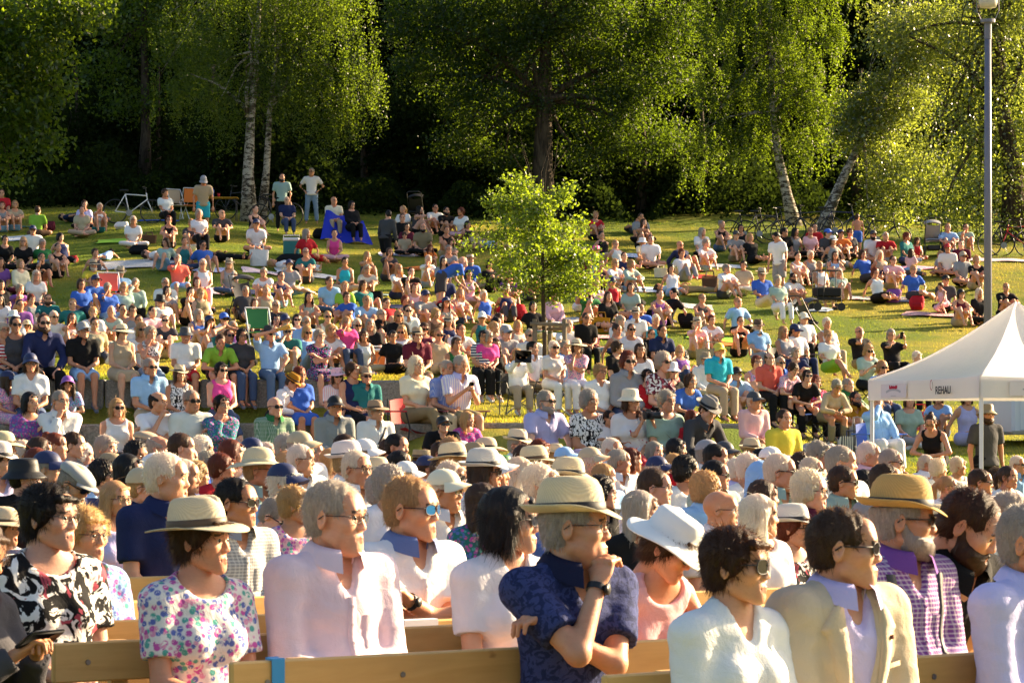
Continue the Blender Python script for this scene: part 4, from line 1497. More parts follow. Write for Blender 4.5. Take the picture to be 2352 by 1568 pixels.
for i, Y0 in enumerate((12.5, 13.5, 14.6, 15.7, 16.9, 18.1, 19.3, 20.6, 21.9, 23.2, 24.6, 26.0, 27.4, 28.8, 30.2, 31.6)):
    for x0 in (-.9, 1.6):
        if Y0 < 15 and x0 < 0:
            continue
        b = copy_tree(b0); b['label'] = "pine bench hidden under the seated crowd"; b.scale = (1, 1, .84)
        px = CX + x0 * FPX / (Y0 + .69 * x0)
        place_bench(b, px, Y0, 2.4)
rb = MB()
pR = W(632, 1520, 8.55)
rb.box((0, 0, 0), (.044, .036, .006)); rb.box((0, -.019, -.10), (.044, .003, .20)); rb.box((0, .019, -.07), (.044, .003, .15))
m, nt, out = nmat("ribbon"); principled(nt, out, (.05, .30, .62), .3, .5)
o = tag(rb.build("ribbon", ["ribbon"]), "bright blue satin ribbon tied over the bench back", "ribbon")
o.rotation_euler = (0, 0, SL_)
kx = (632 - CX) / FPX; xx = kx * 9.05 / (1 - .69 * kx)
o.location = (xx, 9.05 + .69 * xx, .803)
pn = MB(); pn.box((0, -.022, .66), (.145, .003, .20)); pn.box((0, -.004, .761), (.145, .034, .003))
simple("paper", (.78, .76, .80), .8, .2, .02)
simple("print_ink", (.05, .05, .07), .8, .1, .05)
nk = MB(); nk.box((.005, -.0245, .66), (.055, .0012, .012)); nk.box((.012, -.0245, .635), (.06, .0012, .010))
o = thing("paper_note", "white paper note folded over the pine bench back behind the pink shirt man", "note")
pn.build("sheet", ["paper"], o); nk.build("printed_lines", ["print_ink"], o)
kx = (960 - CX) / FPX; xx = kx * 10.55 / (1 - .69 * kx)
o.location = (xx, 10.55 + .69 * xx, .042); o.rotation_euler = (0, 0, SL_)

# ------------------------------------------------------------------ pop-up tent
tw = nmat("tent_fabric")
m, nt, out = tw
wr = noise(nt, 3.5, 4, .55, coords(nt), .6)
c = mixc(nt, wr, (.80, .79, .82), (.86, .85, .87))
p = principled(nt, out, c, .7, .25, wr, .35, .05)
t = N(nt, "BsdfTranslucent"); t.inputs[0].default_value = (.85, .82, .80, 1)
mx = N(nt, "MixShader"); mx.inputs[0].default_value = .42
L(nt, p.outputs[0], mx.inputs[1]); L(nt, t.outputs[0], mx.inputs[2]); L(nt, mx.outputs[0], out.inputs[0])
simple("white_metal", (.72, .72, .74), .35, .5, .04)
tn = thing("pop_up_tent", "white pop up tent with printed valance at the right edge", "tent", (0, 0, 0))
cl, cn = Vector((4.07, 32.4, 0)), Vector((4.86, 29.5, 0))
hv = Vector((2.15, .62, 0))
cr, cb = cn + hv, cl + hv
ZB, ZT, ZP = 1.80, 2.02, 2.86
ctr = (cl + cr) / 2
CN = [cl, cn, cr, cb]
roof = MB()
ns = 14
for i in range(4):
    a, b = CN[i], CN[(i + 1) % 4]
    def fn(u, v):
        e = a.lerp(b, u)
        q = e.lerp(ctr, v)
        z = ZT + (ZP - ZT) * (v ** 1.0) - .16 * math.sin(math.pi * v) * (1 - .75 * abs(2 * u - 1) ** 2) - .055 * math.sin(math.pi * v) - .02 * math.sin(math.pi * u) * (1 - v)
        return (q.x, q.y, z)
    roof.grid(fn, ns, ns)
roof.build("roof", ["tent_fabric"], tn, True)
mid = sum(CN, Vector()) / 4
for i in range(4):
    a, b = CN[i], CN[(i + 1) % 4]
    nrm = ((a + b) / 2 - mid).normalized()
    mb = MB()
    for off in (0, .003):
        mb.grid(lambda u, v: a.lerp(b, u) + nrm * (.012 + off + .010 * math.sin(9 * u + i) * (1 - v)) + Vector((0, 0, ZB + (ZT - ZB + .01) * v - .022 * math.sin(math.pi * u) * v)), 16, 4)
    mb.build("valance", ["tent_fabric"], tn, True)
    mb = MB(); q = a + (mid - a).normalized() * .035; z0 = float(lawn_z(q.x, q.y))
    mb.box((q.x, q.y, (z0 + ZT) / 2), (.040, .040, ZT - z0), Matrix.Rotation(-.26, 3, 'Z')); mb.box((q.x, q.y, z0 + .008), (.10, .10, .012))
    mb.build("leg", ["white_metal"], tn)
    mb = MB()
    mb.tube([Vector((a.x, a.y, ZT + .012)), *[a.lerp(ctr, v) + Vector((0, 0, ZT + (ZP - ZT) * v - .055 * math.sin(math.pi * v) - .16 * .25 * math.sin(math.pi * v) + .006)) for v in (.2, .4, .6, .8, 1)]], .012, 6)
    mb.build("seam", ["tent_fabric"], tn, True)
def on_panel(a, b, u, w, h, nrm):
    """frame for a print: centre at fraction u of the panel"""
    p = a.lerp(b, u) + nrm * .034 + Vector((0, 0, (ZB + ZT) / 2 - .01))
    d = (b - a).normalized()
    M = Matrix((d, Vector((0, 0, 1)), d.cross(Vector((0, 0, 1))))).transposed().to_4x4()
    M.translation = p
    return M
m_red = simple("print_red", (.42, .02, .05), .7, .2, .05); m_gr = simple("print_grey", (.42, .42, .46), .7, .2, .05); m_pale = simple("print_pale", (.70, .64, .66), .7, .2, .02)
def logo_arch(M, par):
    mb = MB()
    w, h = .36, .155
    mb.box((0, 0, 0), (w * 2.0 * .5 * 2, h, .002), m=2)
    def arc(r0, r1, z, m_):
        def fn(u, v):
            th = R(60 + 60 * u)
            r = r0 + (r1 - r0) * v
            return (-math.cos(th) * r * 1.15, math.sin(th) * r * .62 - .205, z)
        mb.grid(fn, 14, 2, m_)
    arc(.335, .375, .003, 1)
    g = random.Random(2)
    for k_ in range(9):
        x = -.10 + .025 * k_
        mb.box((x, .037 + g.uniform(-.004, .006), .004), (.026, .024 + g.uniform(0, .018), .002), m=0)
    for k_ in range(7):
        mb.box((-.06 + .02 * k_, -.055, .003), (.012, .008, .002), m=1)
    o = mb.build("printed_logo", [m_red, m_gr, m_pale], par)
    o.matrix_local = M
nL = ((cl + cn) / 2 - mid).normalized(); nR = ((cn + cr) / 2 - mid).normalized()
logo_arch(on_panel(cl, cn, .26, 0, 0, nL), tn)
logo_arch(on_panel(cn, cr, .30, 0, 0, nR), tn)
def lettering(txt, size, mat, M, par, extr=.001, name="lettering", cx='CENTER', sx=1.0):
    cu = bpy.data.curves.new(name, 'FONT')
    cu.body = txt; cu.size = size; cu.extrude = extr; cu.align_x = cx; cu.align_y = 'CENTER'; cu.resolution_u = 2
    cu.space_line = 1.0
    cu.offset = size * .018
    cu.materials.append(MATS[mat])
    tmp = bpy.data.objects.new(name, cu)
    COL.objects.link(tmp)
    bpy.context.view_layer.update()
    me = bpy.data.meshes.new_from_object(tmp.evaluated_get(bpy.context.evaluated_depsgraph_get()))
    bpy.data.objects.remove(tmp)
    o = link(name, me, par)
    o.matrix_local = M @ Matrix.Diagonal((sx, 1, 1, 1))
    return o
Mr = on_panel(cl, cn, .70, 0, 0, nL)
lettering("REHAU", .115, "print_ink", Mr @ Matrix.Translation((.05, -.012, .012)), tn, sx=1.1)
mb = MB(); mb.grid(lambda u, v: (math.cos(R(80 + 200 * u)) * (.045 + .012 * v) * .7 - .27, math.sin(R(80 + 200 * u)) * (.045 + .012 * v) + .05, .004), 14, 2)
mb.grid(lambda u, v: (math.cos(R(-40 + 110 * u)) * (.04 + .010 * v) * .7 - .27, math.sin(R(-40 + 110 * u)) * (.04 + .010 * v) + .04, .004), 10, 2, 1)
o = mb.build("printed_logo", [m_red, "print_ink"], tn); o.matrix_local = Mr

# white trailer standing behind the tent
tx = W(2325, 1000, 45); zt = float(lawn_z(tx.x + 1.6, 45))
tr = thing("trailer", "white box trailer behind the tent at the right edge", "trailer", (tx.x, 45, zt), R(8))
mb = MB(); mb.box((1.9, .9, 1.05), (3.8, 1.8, 1.7), bev=.05); mb.build("body", [simple("trailer_white", (.62, .66, .72), .4, .4, .03)], tr)
mb = MB(); mb.box((.55, -.006, .95), (.85, .02, 1.35), bev=.006); d = mb.build("door", [simple("trailer_door", (.58, .62, .69), .45, .4, .03)], tr)
mb = MB(); mb.box((.62, -.025, .55), (.05, .03, .13), bev=.008); mb.build("handle", [simple("black_plastic", (.015, .015, .016), .45, .4, .1)], d)
mb = MB(); mb.box((1.9, -.01, .24), (3.8, .02, .05)); mb.build("rail", ["bolt"], tr)
for x in (1.6, 2.4):
    mb = MB(); mb.tube([(x, -.02, .30), (x, .16, .30)], .30, 18); mb.build("wheel", ["black_plastic"], tr)

# ------------------------------------------------------------------ lamp post
lp = W(2269, 980, 52); lz = float(lawn_z(lp.x, 52))
lam = thing("lamp_post", "tall grey lamp post rising behind the tent", "lamp post", (lp.x, 52, lz))
top = 1.5 + 960 * 52 / FPX - lz
simple("pole_paint", (.16, .155, .20), .45, .4, .05)
mb = MB(); mb.tube([(0, 0, 0), (0, 0, top * .5), (0, 0, top - .55)], [.078, .070, .060], 16); mb.build("pole", ["pole_paint"], lam, True)
mb = MB(); mb.tube([(0, 0, top - .56), (0, 0, top - .25)], .068, 16); mb.tube([(0, 0, top - .26), (0, 0, top - .20)], .135, 16); mb.build("collar", ["pole_paint"], lam)
for sx in (-1, 1):
    mb = MB(); mb.tube([(sx * .12, 0, top - .22), (sx * .20, 0, top - .05), (sx * .20, 0, top + .30)], .009, 6); mb.build("bracket", ["pole_paint"], lam)
mb = MB(); mb.tube([(0, 0, top + .02), (0, 0, top + .10), (0, 0, top + .42)], [.15, .175, .185], 18); mb.build("lamp_shade", [simple("lamp_glass", (.55, .50, .45), .3, .5, .05)], lam, True)
mb = MB(); mb.tube([(0, 0, top + .42), (0, 0, top + .46), (0, 0, top + .50)], [.23, .22, .05], 18); mb.build("lamp_cap", ["pole_paint"], lam)

# ------------------------------------------------------------------ furniture and belongings on the slope
def gpos(px, py, lo=40.2, hi=92):
    """the point of the slope that shows at a pixel of the 2352 px frame"""
    Y = np.arange(lo, hi, .05)
    x = (px - CX) * Y / FPX
    z = CAM_Z - (py - HZ) * Y / FPX
    f = z - lawn_z(x, Y)
    s_ = np.where((f[:-1] >= 0) & (f[1:] < 0))[0]
    i = int(s_[0]) if len(s_) else int(np.argmin(np.abs(f)))
    return Vector((float(x[i]), float(Y[i]), float(lawn_z(x[i], Y[i]))))
C_ = {'W': ((.80, .78, .76), "white"), 'I': ((.78, .69, .50), "cream"), 'E': ((.46, .36, .24), "beige"), 'S': ((.13, .07, .04), "brown"), 'A': ((.30, .30, .31), "grey"),
      'D': ((.060, .060, .066), "dark grey"), 'K': ((.010, .010, .011), "black"), 'N': ((.018, .026, .085), "navy"), 'B': ((.045, .13, .52), "blue"), 'L': ((.30, .50, .78), "light blue"),
      'Q': ((.03, .42, .56), "turquoise"), 'T': ((.025, .17, .17), "teal"), 'G': ((.03, .17, .05), "green"), 'M': ((.34, .46, .40), "sage"), 'U': ((.26, .50, .05), "lime green"),
      'Y': ((.72, .60, .06), "yellow"), 'Z': ((.50, .24, .015), "mustard"), 'O': ((.75, .20, .04), "orange"), 'C': ((.80, .14, .10), "coral"), 'R': ((.48, .018, .028), "red"),
      'X': ((.11, .014, .030), "maroon"), 'P': ((.78, .46, .50), "pink"), 'H': ((.75, .07, .30), "hot pink"), 'V': ((.22, .08, .32), "purple"), 'F': ((.52, .48, .74), "lavender"), 'J': ((.25, .20, .11), "khaki"), '5': ((.60, .40, .15), "golden"), '6': ((.82, .64, .70), "pale pink"), '7': ((.62, .50, .36), "light beige")}
def fabric(col):
    return [MATS["tinted"]]
def tint(o, c):
    for ch in [o] + list(o.children_recursive):
        ch.color = (*C_[c][0], 1)

def folding_chair(label, loc, rz, col, frame="white_metal"):
    t = thing("folding_chair", label, "chair", loc, rz, "folding chairs on the slope")
    mb = MB(); mb.box((0, -.02, .42), (.44, .42, .025), bev=.008); mb.build("seat", ["tinted"], t, color=C_[col][0])
    mb = MB(); mb.box((0, .23, .70), (.44, .025, .40), Matrix.Rotation(R(-10), 3, 'X'), bev=.008); mb.build("backrest", ["tinted"], t, color=C_[col][0])
    for sx in (-1, 1):
        mb = MB(); mb.tube([(sx * .24, -.24, 0), (sx * .24, .0, .42), (sx * .24, .27, .92)], .013, 6); mb.build("frame", [frame], t)
        mb = MB(); mb.tube([(sx * .255, .28, 0), (sx * .255, -.16, .56), (sx * .255, .18, .60)], .011, 6); mb.build("leg", [frame], t)
    mb = MB(); mb.tube([(-.24, .27, .92), (.24, .27, .92)], .013, 6); mb.build("top_rail", [frame], t)
    return t
def camp_stool(label, loc, rz, col, scale=1.0):
    t = thing("camp_stool", label, "stool", loc, rz, "fabric camp stools", scale)
    mb = MB(); mb.grid(lambda u, v: ((u - .5) * .42, -.20 + v * .38, .44 - .03 * math.sin(math.pi * u)), 8, 4); mb.grid(lambda u, v: ((u - .5) * .42, -.20 + v * .38, .432 - .03 * math.sin(math.pi * u)), 8, 4)
    mb.build("seat", ["tinted"], t, True, color=C_[col][0])
    for sx in (-1, 1):
        for y in (-.2, .18):
            mb = MB(); mb.tube([(sx * .21, y, .44), (-sx * .21, y, 0)], .010, 6); mb.build("leg", ["black_plastic"], t)
    return t
def camp_chair(label, loc, rz, col, scale=1.0):
    t = thing("camp_chair", label, "chair", loc, rz, "fabric camp chairs", scale)
    mb = MB(); mb.grid(lambda u, v: ((u - .5) * .54, -.26 + v * .44, .40 - .07 * math.sin(math.pi * u) - .05 * v), 8, 5); mb.grid(lambda u, v: ((u - .5) * .54, -.26 + v * .44, .392 - .07 * math.sin(math.pi * u) - .05 * v), 8, 5)
    mb.build("seat", ["tinted"], t, True, color=C_[col][0])
    mb = MB()
    for o_ in (0, .008):
        mb.grid(lambda u, v: ((u - .5) * (.50 - .06 * v), .17 + .12 * v + o_ + .05 * math.sin(math.pi * u), .34 + v * (.40 + .03 * math.sin(math.pi * u))), 8, 6)
    mb.build("backrest", ["tinted"], t, True, color=C_[col][0])
    for sx in (-1, 1):
        mb = MB(); mb.tube([(sx * .29, -.28, 0), (sx * -.02 + sx * .24, -.26, .40), (sx * .28, -.26, .60)], .011, 6); mb.build("leg", ["black_plastic"], t)
        mb = MB(); mb.tube([(sx * .27, .25, 0), (sx * .28, .22, .40), (sx * .24, .30, .76)], .011, 6); mb.build("leg", ["black_plastic"], t)
        mb = MB(); mb.tube([(sx * .29, -.28, 0.02), (-sx * .27, .24, .40)], .009, 5); mb.tube([(sx * .29, -.28, 0.02), (-sx * .27, -.26, .40)], .009, 5); mb.build("cross_tube", ["bolt"], t)
        mb = MB(); mb.box((sx * .30, -.03, .60), (.07, .50, .02), bev=.008); mb.build("armrest", ["tinted"], t, color=C_[col][0])
    return t
def stroller(label, loc, rz, col='D'):
    t = thing("stroller", label, "stroller", loc, rz, "strollers on the slope")
    mb = MB(); mb.grid(lambda u, v: ((u - .5) * .40, -.16 + .34 * v, .46 + .42 * v * v - .05 * math.sin(math.pi * u)), 7, 6); mb.box((0, .0, .44), (.40, .34, .08), bev=.03); mb.build("seat", ["tinted"], t, True, color=C_[col][0])
    mb = MB()
    mb.grid(lambda u, v: (-.22 + .44 * u, .16 - .30 * math.sin(math.pi * .55 * v) + .0, .72 + .30 * math.sin(math.pi * (.25 + .5 * v)) - .05 * (2 * u - 1) ** 2), 9, 7)
    mb.build("hood", ["tinted"], t, True, color=C_[col][0])
    for sx in (-1, 1):
        mb = MB(); mb.tube([(sx * .23, -.36, .12), (sx * .22, .0, .44), (sx * .22, .34, 1.0)], .012, 6); mb.tube([(sx * .23, .30, .14), (sx * .22, .0, .50)], .012, 6); mb.build("frame", ["black_plastic"], t)
        for y, r_ in ((-.36, .11), (.30, .14)):
            mb = MB(); mb.tube([(sx * .24, y, r_), (sx * .28, y, r_)], r_, 14); mb.build("wheel", ["black_plastic"], t)
    mb = MB(); mb.tube([(-.22, .34, 1.0), (-.15, .40, 1.04), (.15, .40, 1.04), (.22, .34, 1.0)], .015, 6); mb.build("handle", ["black_plastic"], t)
    mb = MB(); mb.box((0, .1, .22), (.36, .40, .14), bev=.03); mb.build("basket", ["black_plastic"], t)
    return t
def bicycle(label, loc, rz, frame_c, group="bicycles parked by the trees"):
    t = thing("bicycle", label, "bicycle", loc, rz, group)
    for x in (-.53, .53):
        mb = MB(); n_ = 26
        mb.tube([(x + .335 * math.cos(6.2832 * i / n_), 0, .345 + .335 * math.sin(6.2832 * i / n_)) for i in range(n_ + 1)], .019, 6, cap=False)
        w = mb.build("wheel", ["black_plastic"], t, True)
        mb = MB()
        for k_ in range(12):
            a_ = 6.2832 * k_ / 12
            mb.tube([(x, 0, .345), (x + .33 * math.cos(a_), 0, .345 + .33 * math.sin(a_))], .0022, 3)
        mb.build("spokes", ["bolt"], w)
    mb = MB(); A_, B_, Cc, D_ = (-.53, 0, .345), (-.13, 0, .30), (-.24, 0, .84), (.36, 0, .80)
    for a_, b_ in ((A_, B_), (B_, Cc), (Cc, D_), (B_, (.40, 0, .70)), (A_, Cc), ((.36, 0, .88), (.40, 0, .62)), ((.40, 0, .66), (.53, 0, .345))):
        mb.tube([a_, b_], .017, 6)
    mb.build("frame", ["tinted"], t, True, color=C_[frame_c][0])
    mb = MB(); mb.box((-.28, 0, .95), (.26, .14, .05), bev=.02); mb.tube([(-.24, 0, .84), (-.27, 0, .94)], .013, 6); mb.build("saddle", ["black_plastic"], t)
    mb = MB(); mb.tube([(.36, 0, .88), (.34, 0, 1.0)], .013, 6); mb.tube([(.26, -.29, 1.03), (.36, -.12, 1.02), (.36, .12, 1.02), (.26, .29, 1.03)], .012, 6); mb.build("handlebar", ["black_plastic"], t)
    mb = MB(); mb.tube([(-.13, -.03, .30), (-.13, -.05, .30)], .09, 14); mb.tube([(-.13, -.06, .30), (-.06, -.06, .15)], .010, 5); mb.build("crank", ["bolt"], t)
    return t
def drop_on(o, sx, sy):
    return o
make_cloth("blanket_s", 's'); 
def blanket(label, px, py, w, d, col, rz=0.0, pat=None, seed=0, group="blankets spread on the grass"):
    p = gpos(px, py)
    w, d = w * .72, d * .8
    g = random.Random(seed + int(px))
    mb = MB()
    cs, sn = math.cos(R(rz)), math.sin(R(rz))
    ph = g.uniform(0, 6)
    fx = [(g.uniform(-3, 3), g.uniform(-3, 3), g.uniform(0, 6)) for _ in range(4)]
    for lay in (0, 1):
        def fn(u, v):
            a_ = (u - .5) * w + .04 * math.sin(5 * v + ph); b_ = (v - .5) * d + .05 * math.sin(4 * u + ph)
            x, y = p.x + a_ * cs - b_ * sn, p.y + a_ * sn + b_ * cs
            zz = sum(math.sin(q[0] * 2.4 * a_ + q[1] * 2.4 * b_ + q[2]) for q in fx)
            return (x - p.x, y - p.y, float(lawn_z(x, y)) - p.z + .022 + .016 * zz * .5 + .008 * lay)
        mb.grid(fn, 16, 12)
    o = mb.build("blanket", ["cloth" + (pat or "")], None, True, color=C_[col][0])
    o.location = p
    return tag(o, label, "blanket", group)
def bag(label, px, py, size, col, kind="backpack", rz=0.0, pat=None, lo=40.2):
    p = gpos(px, py, lo)
    w, d, h = size
    t = thing(kind, label, "basket" if kind == "basket" else ("cooler" if kind == "cool_box" else "bag"), tuple(p), R(rz), "bags set down on the grass" if kind != "cool_box" else None)
    mb = MB()
    if kind == "backpack":
        sq = lambda c_, e_: math.copysign(abs(c_) ** e_, c_)
        g = random.Random(int(px * 3 + py)); ax_, ay_ = g.uniform(-.15, .15), g.uniform(.0, .3)
        mb.grid(lambda u, v: (sq(math.cos(6.2832 * u), .55) * w / 2 * (math.sin(math.pi * (.10 + .80 * v)) ** .30) * (1 + .07 * math.sin(9 * u + 5 * v + ax_ * 9)) + ax_ * h * v, sq(math.sin(6.2832 * u), .6) * d / 2 * (math.sin(math.pi * (.10 + .80 * v)) ** .35) + ay_ * h * v, h * v * (1 + .05 * math.sin(7 * u))), 24, 10, close=True)
        mb.build("body", ["cloth" + (pat or "")], t, True, color=C_[col][0])
        mb = MB(); mb.box((0, -d / 2, h * .32), (w * .7, d * .25, h * .38), bev=.03); mb.build("front_pocket", ["cloth"], t, color=tuple(v * .8 for v in C_[col][0]))
        for sx in (-1, 1):
            mb = MB(); mb.tube([(sx * w * .22, d * .45, h * .1), (sx * w * .3, d * .7, h * .5), (sx * w * .2, d * .4, h * .93)], .014, 5); mb.build("strap", ["tinted"], t, color=C_['K'][0])
    elif kind in ("tote_bag", "basket"):
        mb.grid(lambda u, v: (math.copysign(abs(math.cos(6.2832 * u)) ** .5, math.cos(6.2832 * u)) * w / 2 * (.9 + .1 * v), math.copysign(abs(math.sin(6.2832 * u)) ** .5, math.sin(6.2832 * u)) * d / 2 * (.9 + .1 * v), h * v + .012 * math.sin(12 * u) * v), 24, 6, close=True)
        mb.box((0, 0, .02), (w * .85, d * .85, .02)); mb.box((0, 0, h * .85), (w * .8, d * .8, .02))
        mb.build("body", ["straw" if kind == "basket" else "cloth" + (pat or "")], t, True, color=C_[col][0])
        for sy in (-1, 1):
            mb = MB(); mb.tube([(-w * .25, sy * d * .45, h * .95), (-w * .2, sy * d * .3, h * 1.35), (w * .2, sy * d * .3, h * 1.35), (w * .25, sy * d * .45, h * .95)], .012, 5); mb.build("handle", ["tinted"], t, color=C_['S' if kind == 'basket' else col][0])
    else:
        mb.box((0, 0, h * .42), (w, d, h * .84), bev=.02); mb.build("body", ["tinted"], t, color=C_[col][0])
        mb = MB(); mb.box((0, 0, h * .92), (w * 1.04, d * 1.05, h * .17), bev=.02); mb.build("lid", ["tinted"], t, color=C_['W'][0])
        mb = MB(); mb.tube([(-w * .5, -.01, h * .8), (-w * .52, 0, h * 1.15), (w * .52, 0, h * 1.15), (w * .5, 0, h * .8)], .01, 5); mb.build("handle", ["white_metal"], t)
    return t

A = lambda zx, zy: ((zx / 3.675) * .9408, (420 + zy / 3.675) * .9408)            # readings taken from enlarged views of the photograph
B = lambda zx, zy: ((600 + zx / 3.675) * .9408, (380 + zy / 3.675) * .9408)
Cz = lambda zx, zy: ((1200 + zx / 3.675) * .9408, (420 + zy / 3.675) * .9408)
D_z = lambda zx, zy: ((1800 + zx / 3.36) * .9408, (420 + zy / 3.36) * .9408)
Fz = lambda zx, zy: ((600 + zx / 3.675) * .9408, (740 + zy / 3.675) * .9408)
Gz = lambda zx, zy: ((1200 + zx / 3.675) * .9408, (740 + zy / 3.675) * .9408)
Hz = lambda zx, zy: ((1800 + zx / 3.36) * .9408, (740 + zy / 3.36) * .9408)
for a_ in (("white and grey striped picnic blanket under the prone girl in light blue", *A(1200, 830), 2.9, 2.0, 'A', 8, 's'),
           ("lime green blanket under the white haired woman in white", *A(1100, 625), 1.9, 1.1, 'U', 0, None),
           ("white cloth lying in the sun at the left edge", *A(130, 600), .9, 1.3, 'W', 20, None),
           ("multicoloured beach blanket beside the woman in yellow trousers", *A(1980, 1080), 1.6, 1.2, 'P', -10, 's'),
           ("blue blanket edge under the man in blue t-shirt", *A(1850, 880), 1.5, .9, 'B', 5, 's'),
           ("teal picnic blanket at the upper left under the knees-up woman", *A(200, 495), 1.2, .7, 'T', 0, None),
           ("dark blue blanket under the woman in white trousers", *B(180, 1240), 1.8, .9, 'N', 3, None),
           ("pink blanket beside the striped beach bag", *B(170, 1050), 1.6, .9, 'P', 0, 's'),
           ("crumpled white sheet around the lying sleeper", *B(560, 1075), 2.3, 1.0, 'W', 4, None),
           ("mint green mat under the feet of the woman in cream shirt", *B(1130, 1245), 1.3, .7, 'M', -6, None),
           ("white flowered blanket heaped over legs near the walking man", *B(1420, 890), 1.9, .9, 'W', 0, 'f'),
           ("navy blanket behind the bending man", *B(1650, 1380), 2.6, 1.0, 'N', 5, None),
           ("orange towel on the grass left of the bending man", *B(1510, 1020), .6, .8, 'O', 30, None),
           ("white and blue towel under the couple in white and mint", *Cz(1220, 1060), 2.6, 1.0, 'L', -4, 's'),
           ("blue and white patterned blanket beside the man holding a baby", *Cz(1210, 760), 1.6, 1.2, 'L', 0, 'p'),
           ("red blanket under the woman in white t-shirt with a straw bag", *Cz(1830, 945), 1.7, .8, 'R', 5, None),
           ("navy picnic blanket under the couple beside a wicker basket", *Cz(2100, 1075), 2.6, .9, 'N', 3, None),
           ("grey white blanket edge behind the grey haired woman in sunglasses", *Cz(2080, 850), 1.7, .8, 'W', -8, None),
           ("blue batik blanket lying on the grass below the lying couple", *Cz(1380, 1330), 1.8, 1.0, 'N', 8, 'p'),
           ("green and white leaf patterned towel beside the lying couple", *Cz(1800, 1210), 1.4, 1.0, 'M', -8, 'p'),
           ("red towel behind the stakes of the young tree", *Cz(600, 1390), .9, .9, 'R', 20, None),
           ("red and white check blanket under the woman in maroon top", *Cz(900, 1490), 1.6, .7, 'C', 0, 's'),
           ("bright green blanket under the woman in khaki trousers", *Cz(2040, 1510), 2.0, 1.0, 'U', -8, None),
           ("pale blue blanket rolled beside the sunglasses man in white", *D_z(560, 1130), 1.7, .8, 'L', -12, 's'),
           ("grey patterned blanket under the woman in monochrome skirt", *D_z(1190, 1045), 2.8, 1.0, 'A', -8, 'p'),
           ("red and white blanket under the girl in pink dress", *D_z(1680, 1180), 2.6, .8, 'R', -14, 's'),
           ("pink striped towel around the girl in pink", *D_z(1420, 790), 2.0, .7, 'H', -5, 's'),
           ("pale grey blanket behind the woman in floral sundress", *D_z(680, 770), 1.6, .6, 'A', -4, None),
           ("dark blanket with bags before the row under the birch", *D_z(780, 690), 3.2, .8, 'D', -3, 'p'),
           ("colourful towels strewn in the far right corner", *D_z(2180, 730), 2.6, .7, 'P', -3, 's'),
           ("light blue blanket under the man in polo cross-legged", *Hz(300, 775), 2.6, .8, 'D', 0, None),
           ("orange towel beside the blue chair sitter", *Gz(2090, 370), .9, .8, 'O', 0, None),
           ("grey cloth draped beside the man in green t-shirt", *Cz(760, 1330), .8, 1.0, 'A', 30, 's'),
           ("blue cloth under the empty chairs at the top", *A(1420, 440), 1.6, .5, 'B', 0, None)):
    blanket(*a_)

# the big blue blanket hanging over two sitters' knees
pb = gpos(*B(890, 775))
mb = MB()
for lay in (0, 1):
    def fn(u, v):
        x = -.80 + 1.5 * u
        top_ = .78 - .25 * u + .04 * math.sin(14 * u)
        y = .45 * (1 - v) - .25 * v - .10 * math.sin(9 * u + 2 * v) - .01 * lay
        z = top_ * (1 - v) ** 1.1 + .04 + .05 * math.sin(11 * u) * v
        x2 = x * (.72 + .28 * v) + .12 * v
        yy = pb.y + y
        return (x2, y, z + float(lawn_z(pb.x + x2, yy)) - pb.z)
    mb.grid(fn, 26, 10)
o = mb.build("blanket", ["cloth"], None, True, color=(.03, .05, .48)); o.location = pb
tag(o, "large royal blue blanket hanging over the knees of two sitters", "blanket")

bag("blue grey cool box with white lid beside the woman in red dress", *B(410, 905), (.42, .30, .50), 'T', "cool_box")
bag("white striped beach bag standing left on the slope", *B(120, 990), (.50, .26, .42), 'W', "tote_bag", 5, 's')
bag("tan striped shoulder bag beside the woman in white trousers", *B(370, 1180), (.42, .25, .36), 'E', "tote_bag", -10, 'h')
bag("black rounded backpack below the standing man in jeans", *B(660, 745), (.40, .30, .30), 'K')
bag("black bag pile behind the sleeper on the white sheet", *B(390, 990), (.70, .35, .32), 'K')
bag("black backpack beside the man in light blue shirt", *B(1160, 1375), (.38, .28, .40), 'K')
bag("cream straw handbag near the woman in white t-shirt", *Cz(1520, 945), (.36, .22, .24), 'I', "tote_bag", 4)
bag("beige canvas handbag with brown handle on the red blanket", *Cz(1705, 950), (.42, .22, .24), 'E', "tote_bag", 3)
bag("brown wicker picnic basket with lid on the navy blanket", *Cz(1960, 1060), (.42, .32, .36), 'S', "basket")
bag("black lying bag left of the lying couple", *Cz(1240, 1210), (.75, .30, .22), 'K')
bag("red backpack lying left of the pink shirt person", *Cz(180, 1330), (.70, .4, .38), 'R')
bag("yellow shoulder bag beside the woman in maroon top", *Cz(985, 1440), (.40, .22, .34), 'Z', "tote_bag")
bag("red shiny backpack standing alone on the right lawn", *D_z(1470, 1130), (.36, .26, .34), 'R')
bag("dark purple backpack next to the woman in monochrome skirt", *D_z(1270, 1070), (.40, .28, .34), 'V')
bag("black boots and bag below the lying couple", *Cz(1760, 1400), (.40, .30, .34), 'K')
bag("woven red and yellow basket on the grass under the tent", *Hz(1490, 1045), (.46, .32, .34), 'R', "tote_bag", 0, 'p', 30)
bag("grey patterned drawstring bag behind the yellow t-shirt man", *Hz(690, 1280), (.50, .26, .22), 'A', "backpack", 0, 'p', 30)
bag("navy striped folded bag beside the shawl woman's feet", *Hz(920, 1235), (.36, .24, .26), 'N', "tote_bag", 15, 's', 30)
bag("tall pale grey bucket bag next to the tent leg", *Hz(985, 1240), (.28, .24, .42), 'A', "tote_bag", 0, None, 30)
bag("large brown paper bag on the grass", *Gz(1965, 600), (.60, .30, .42), 'E', "tote_bag", 6)
bag("black speckled backpack near the paper bag", *Gz(1690, 560), (.36, .28, .32), 'K', "backpack", 0, 'd')
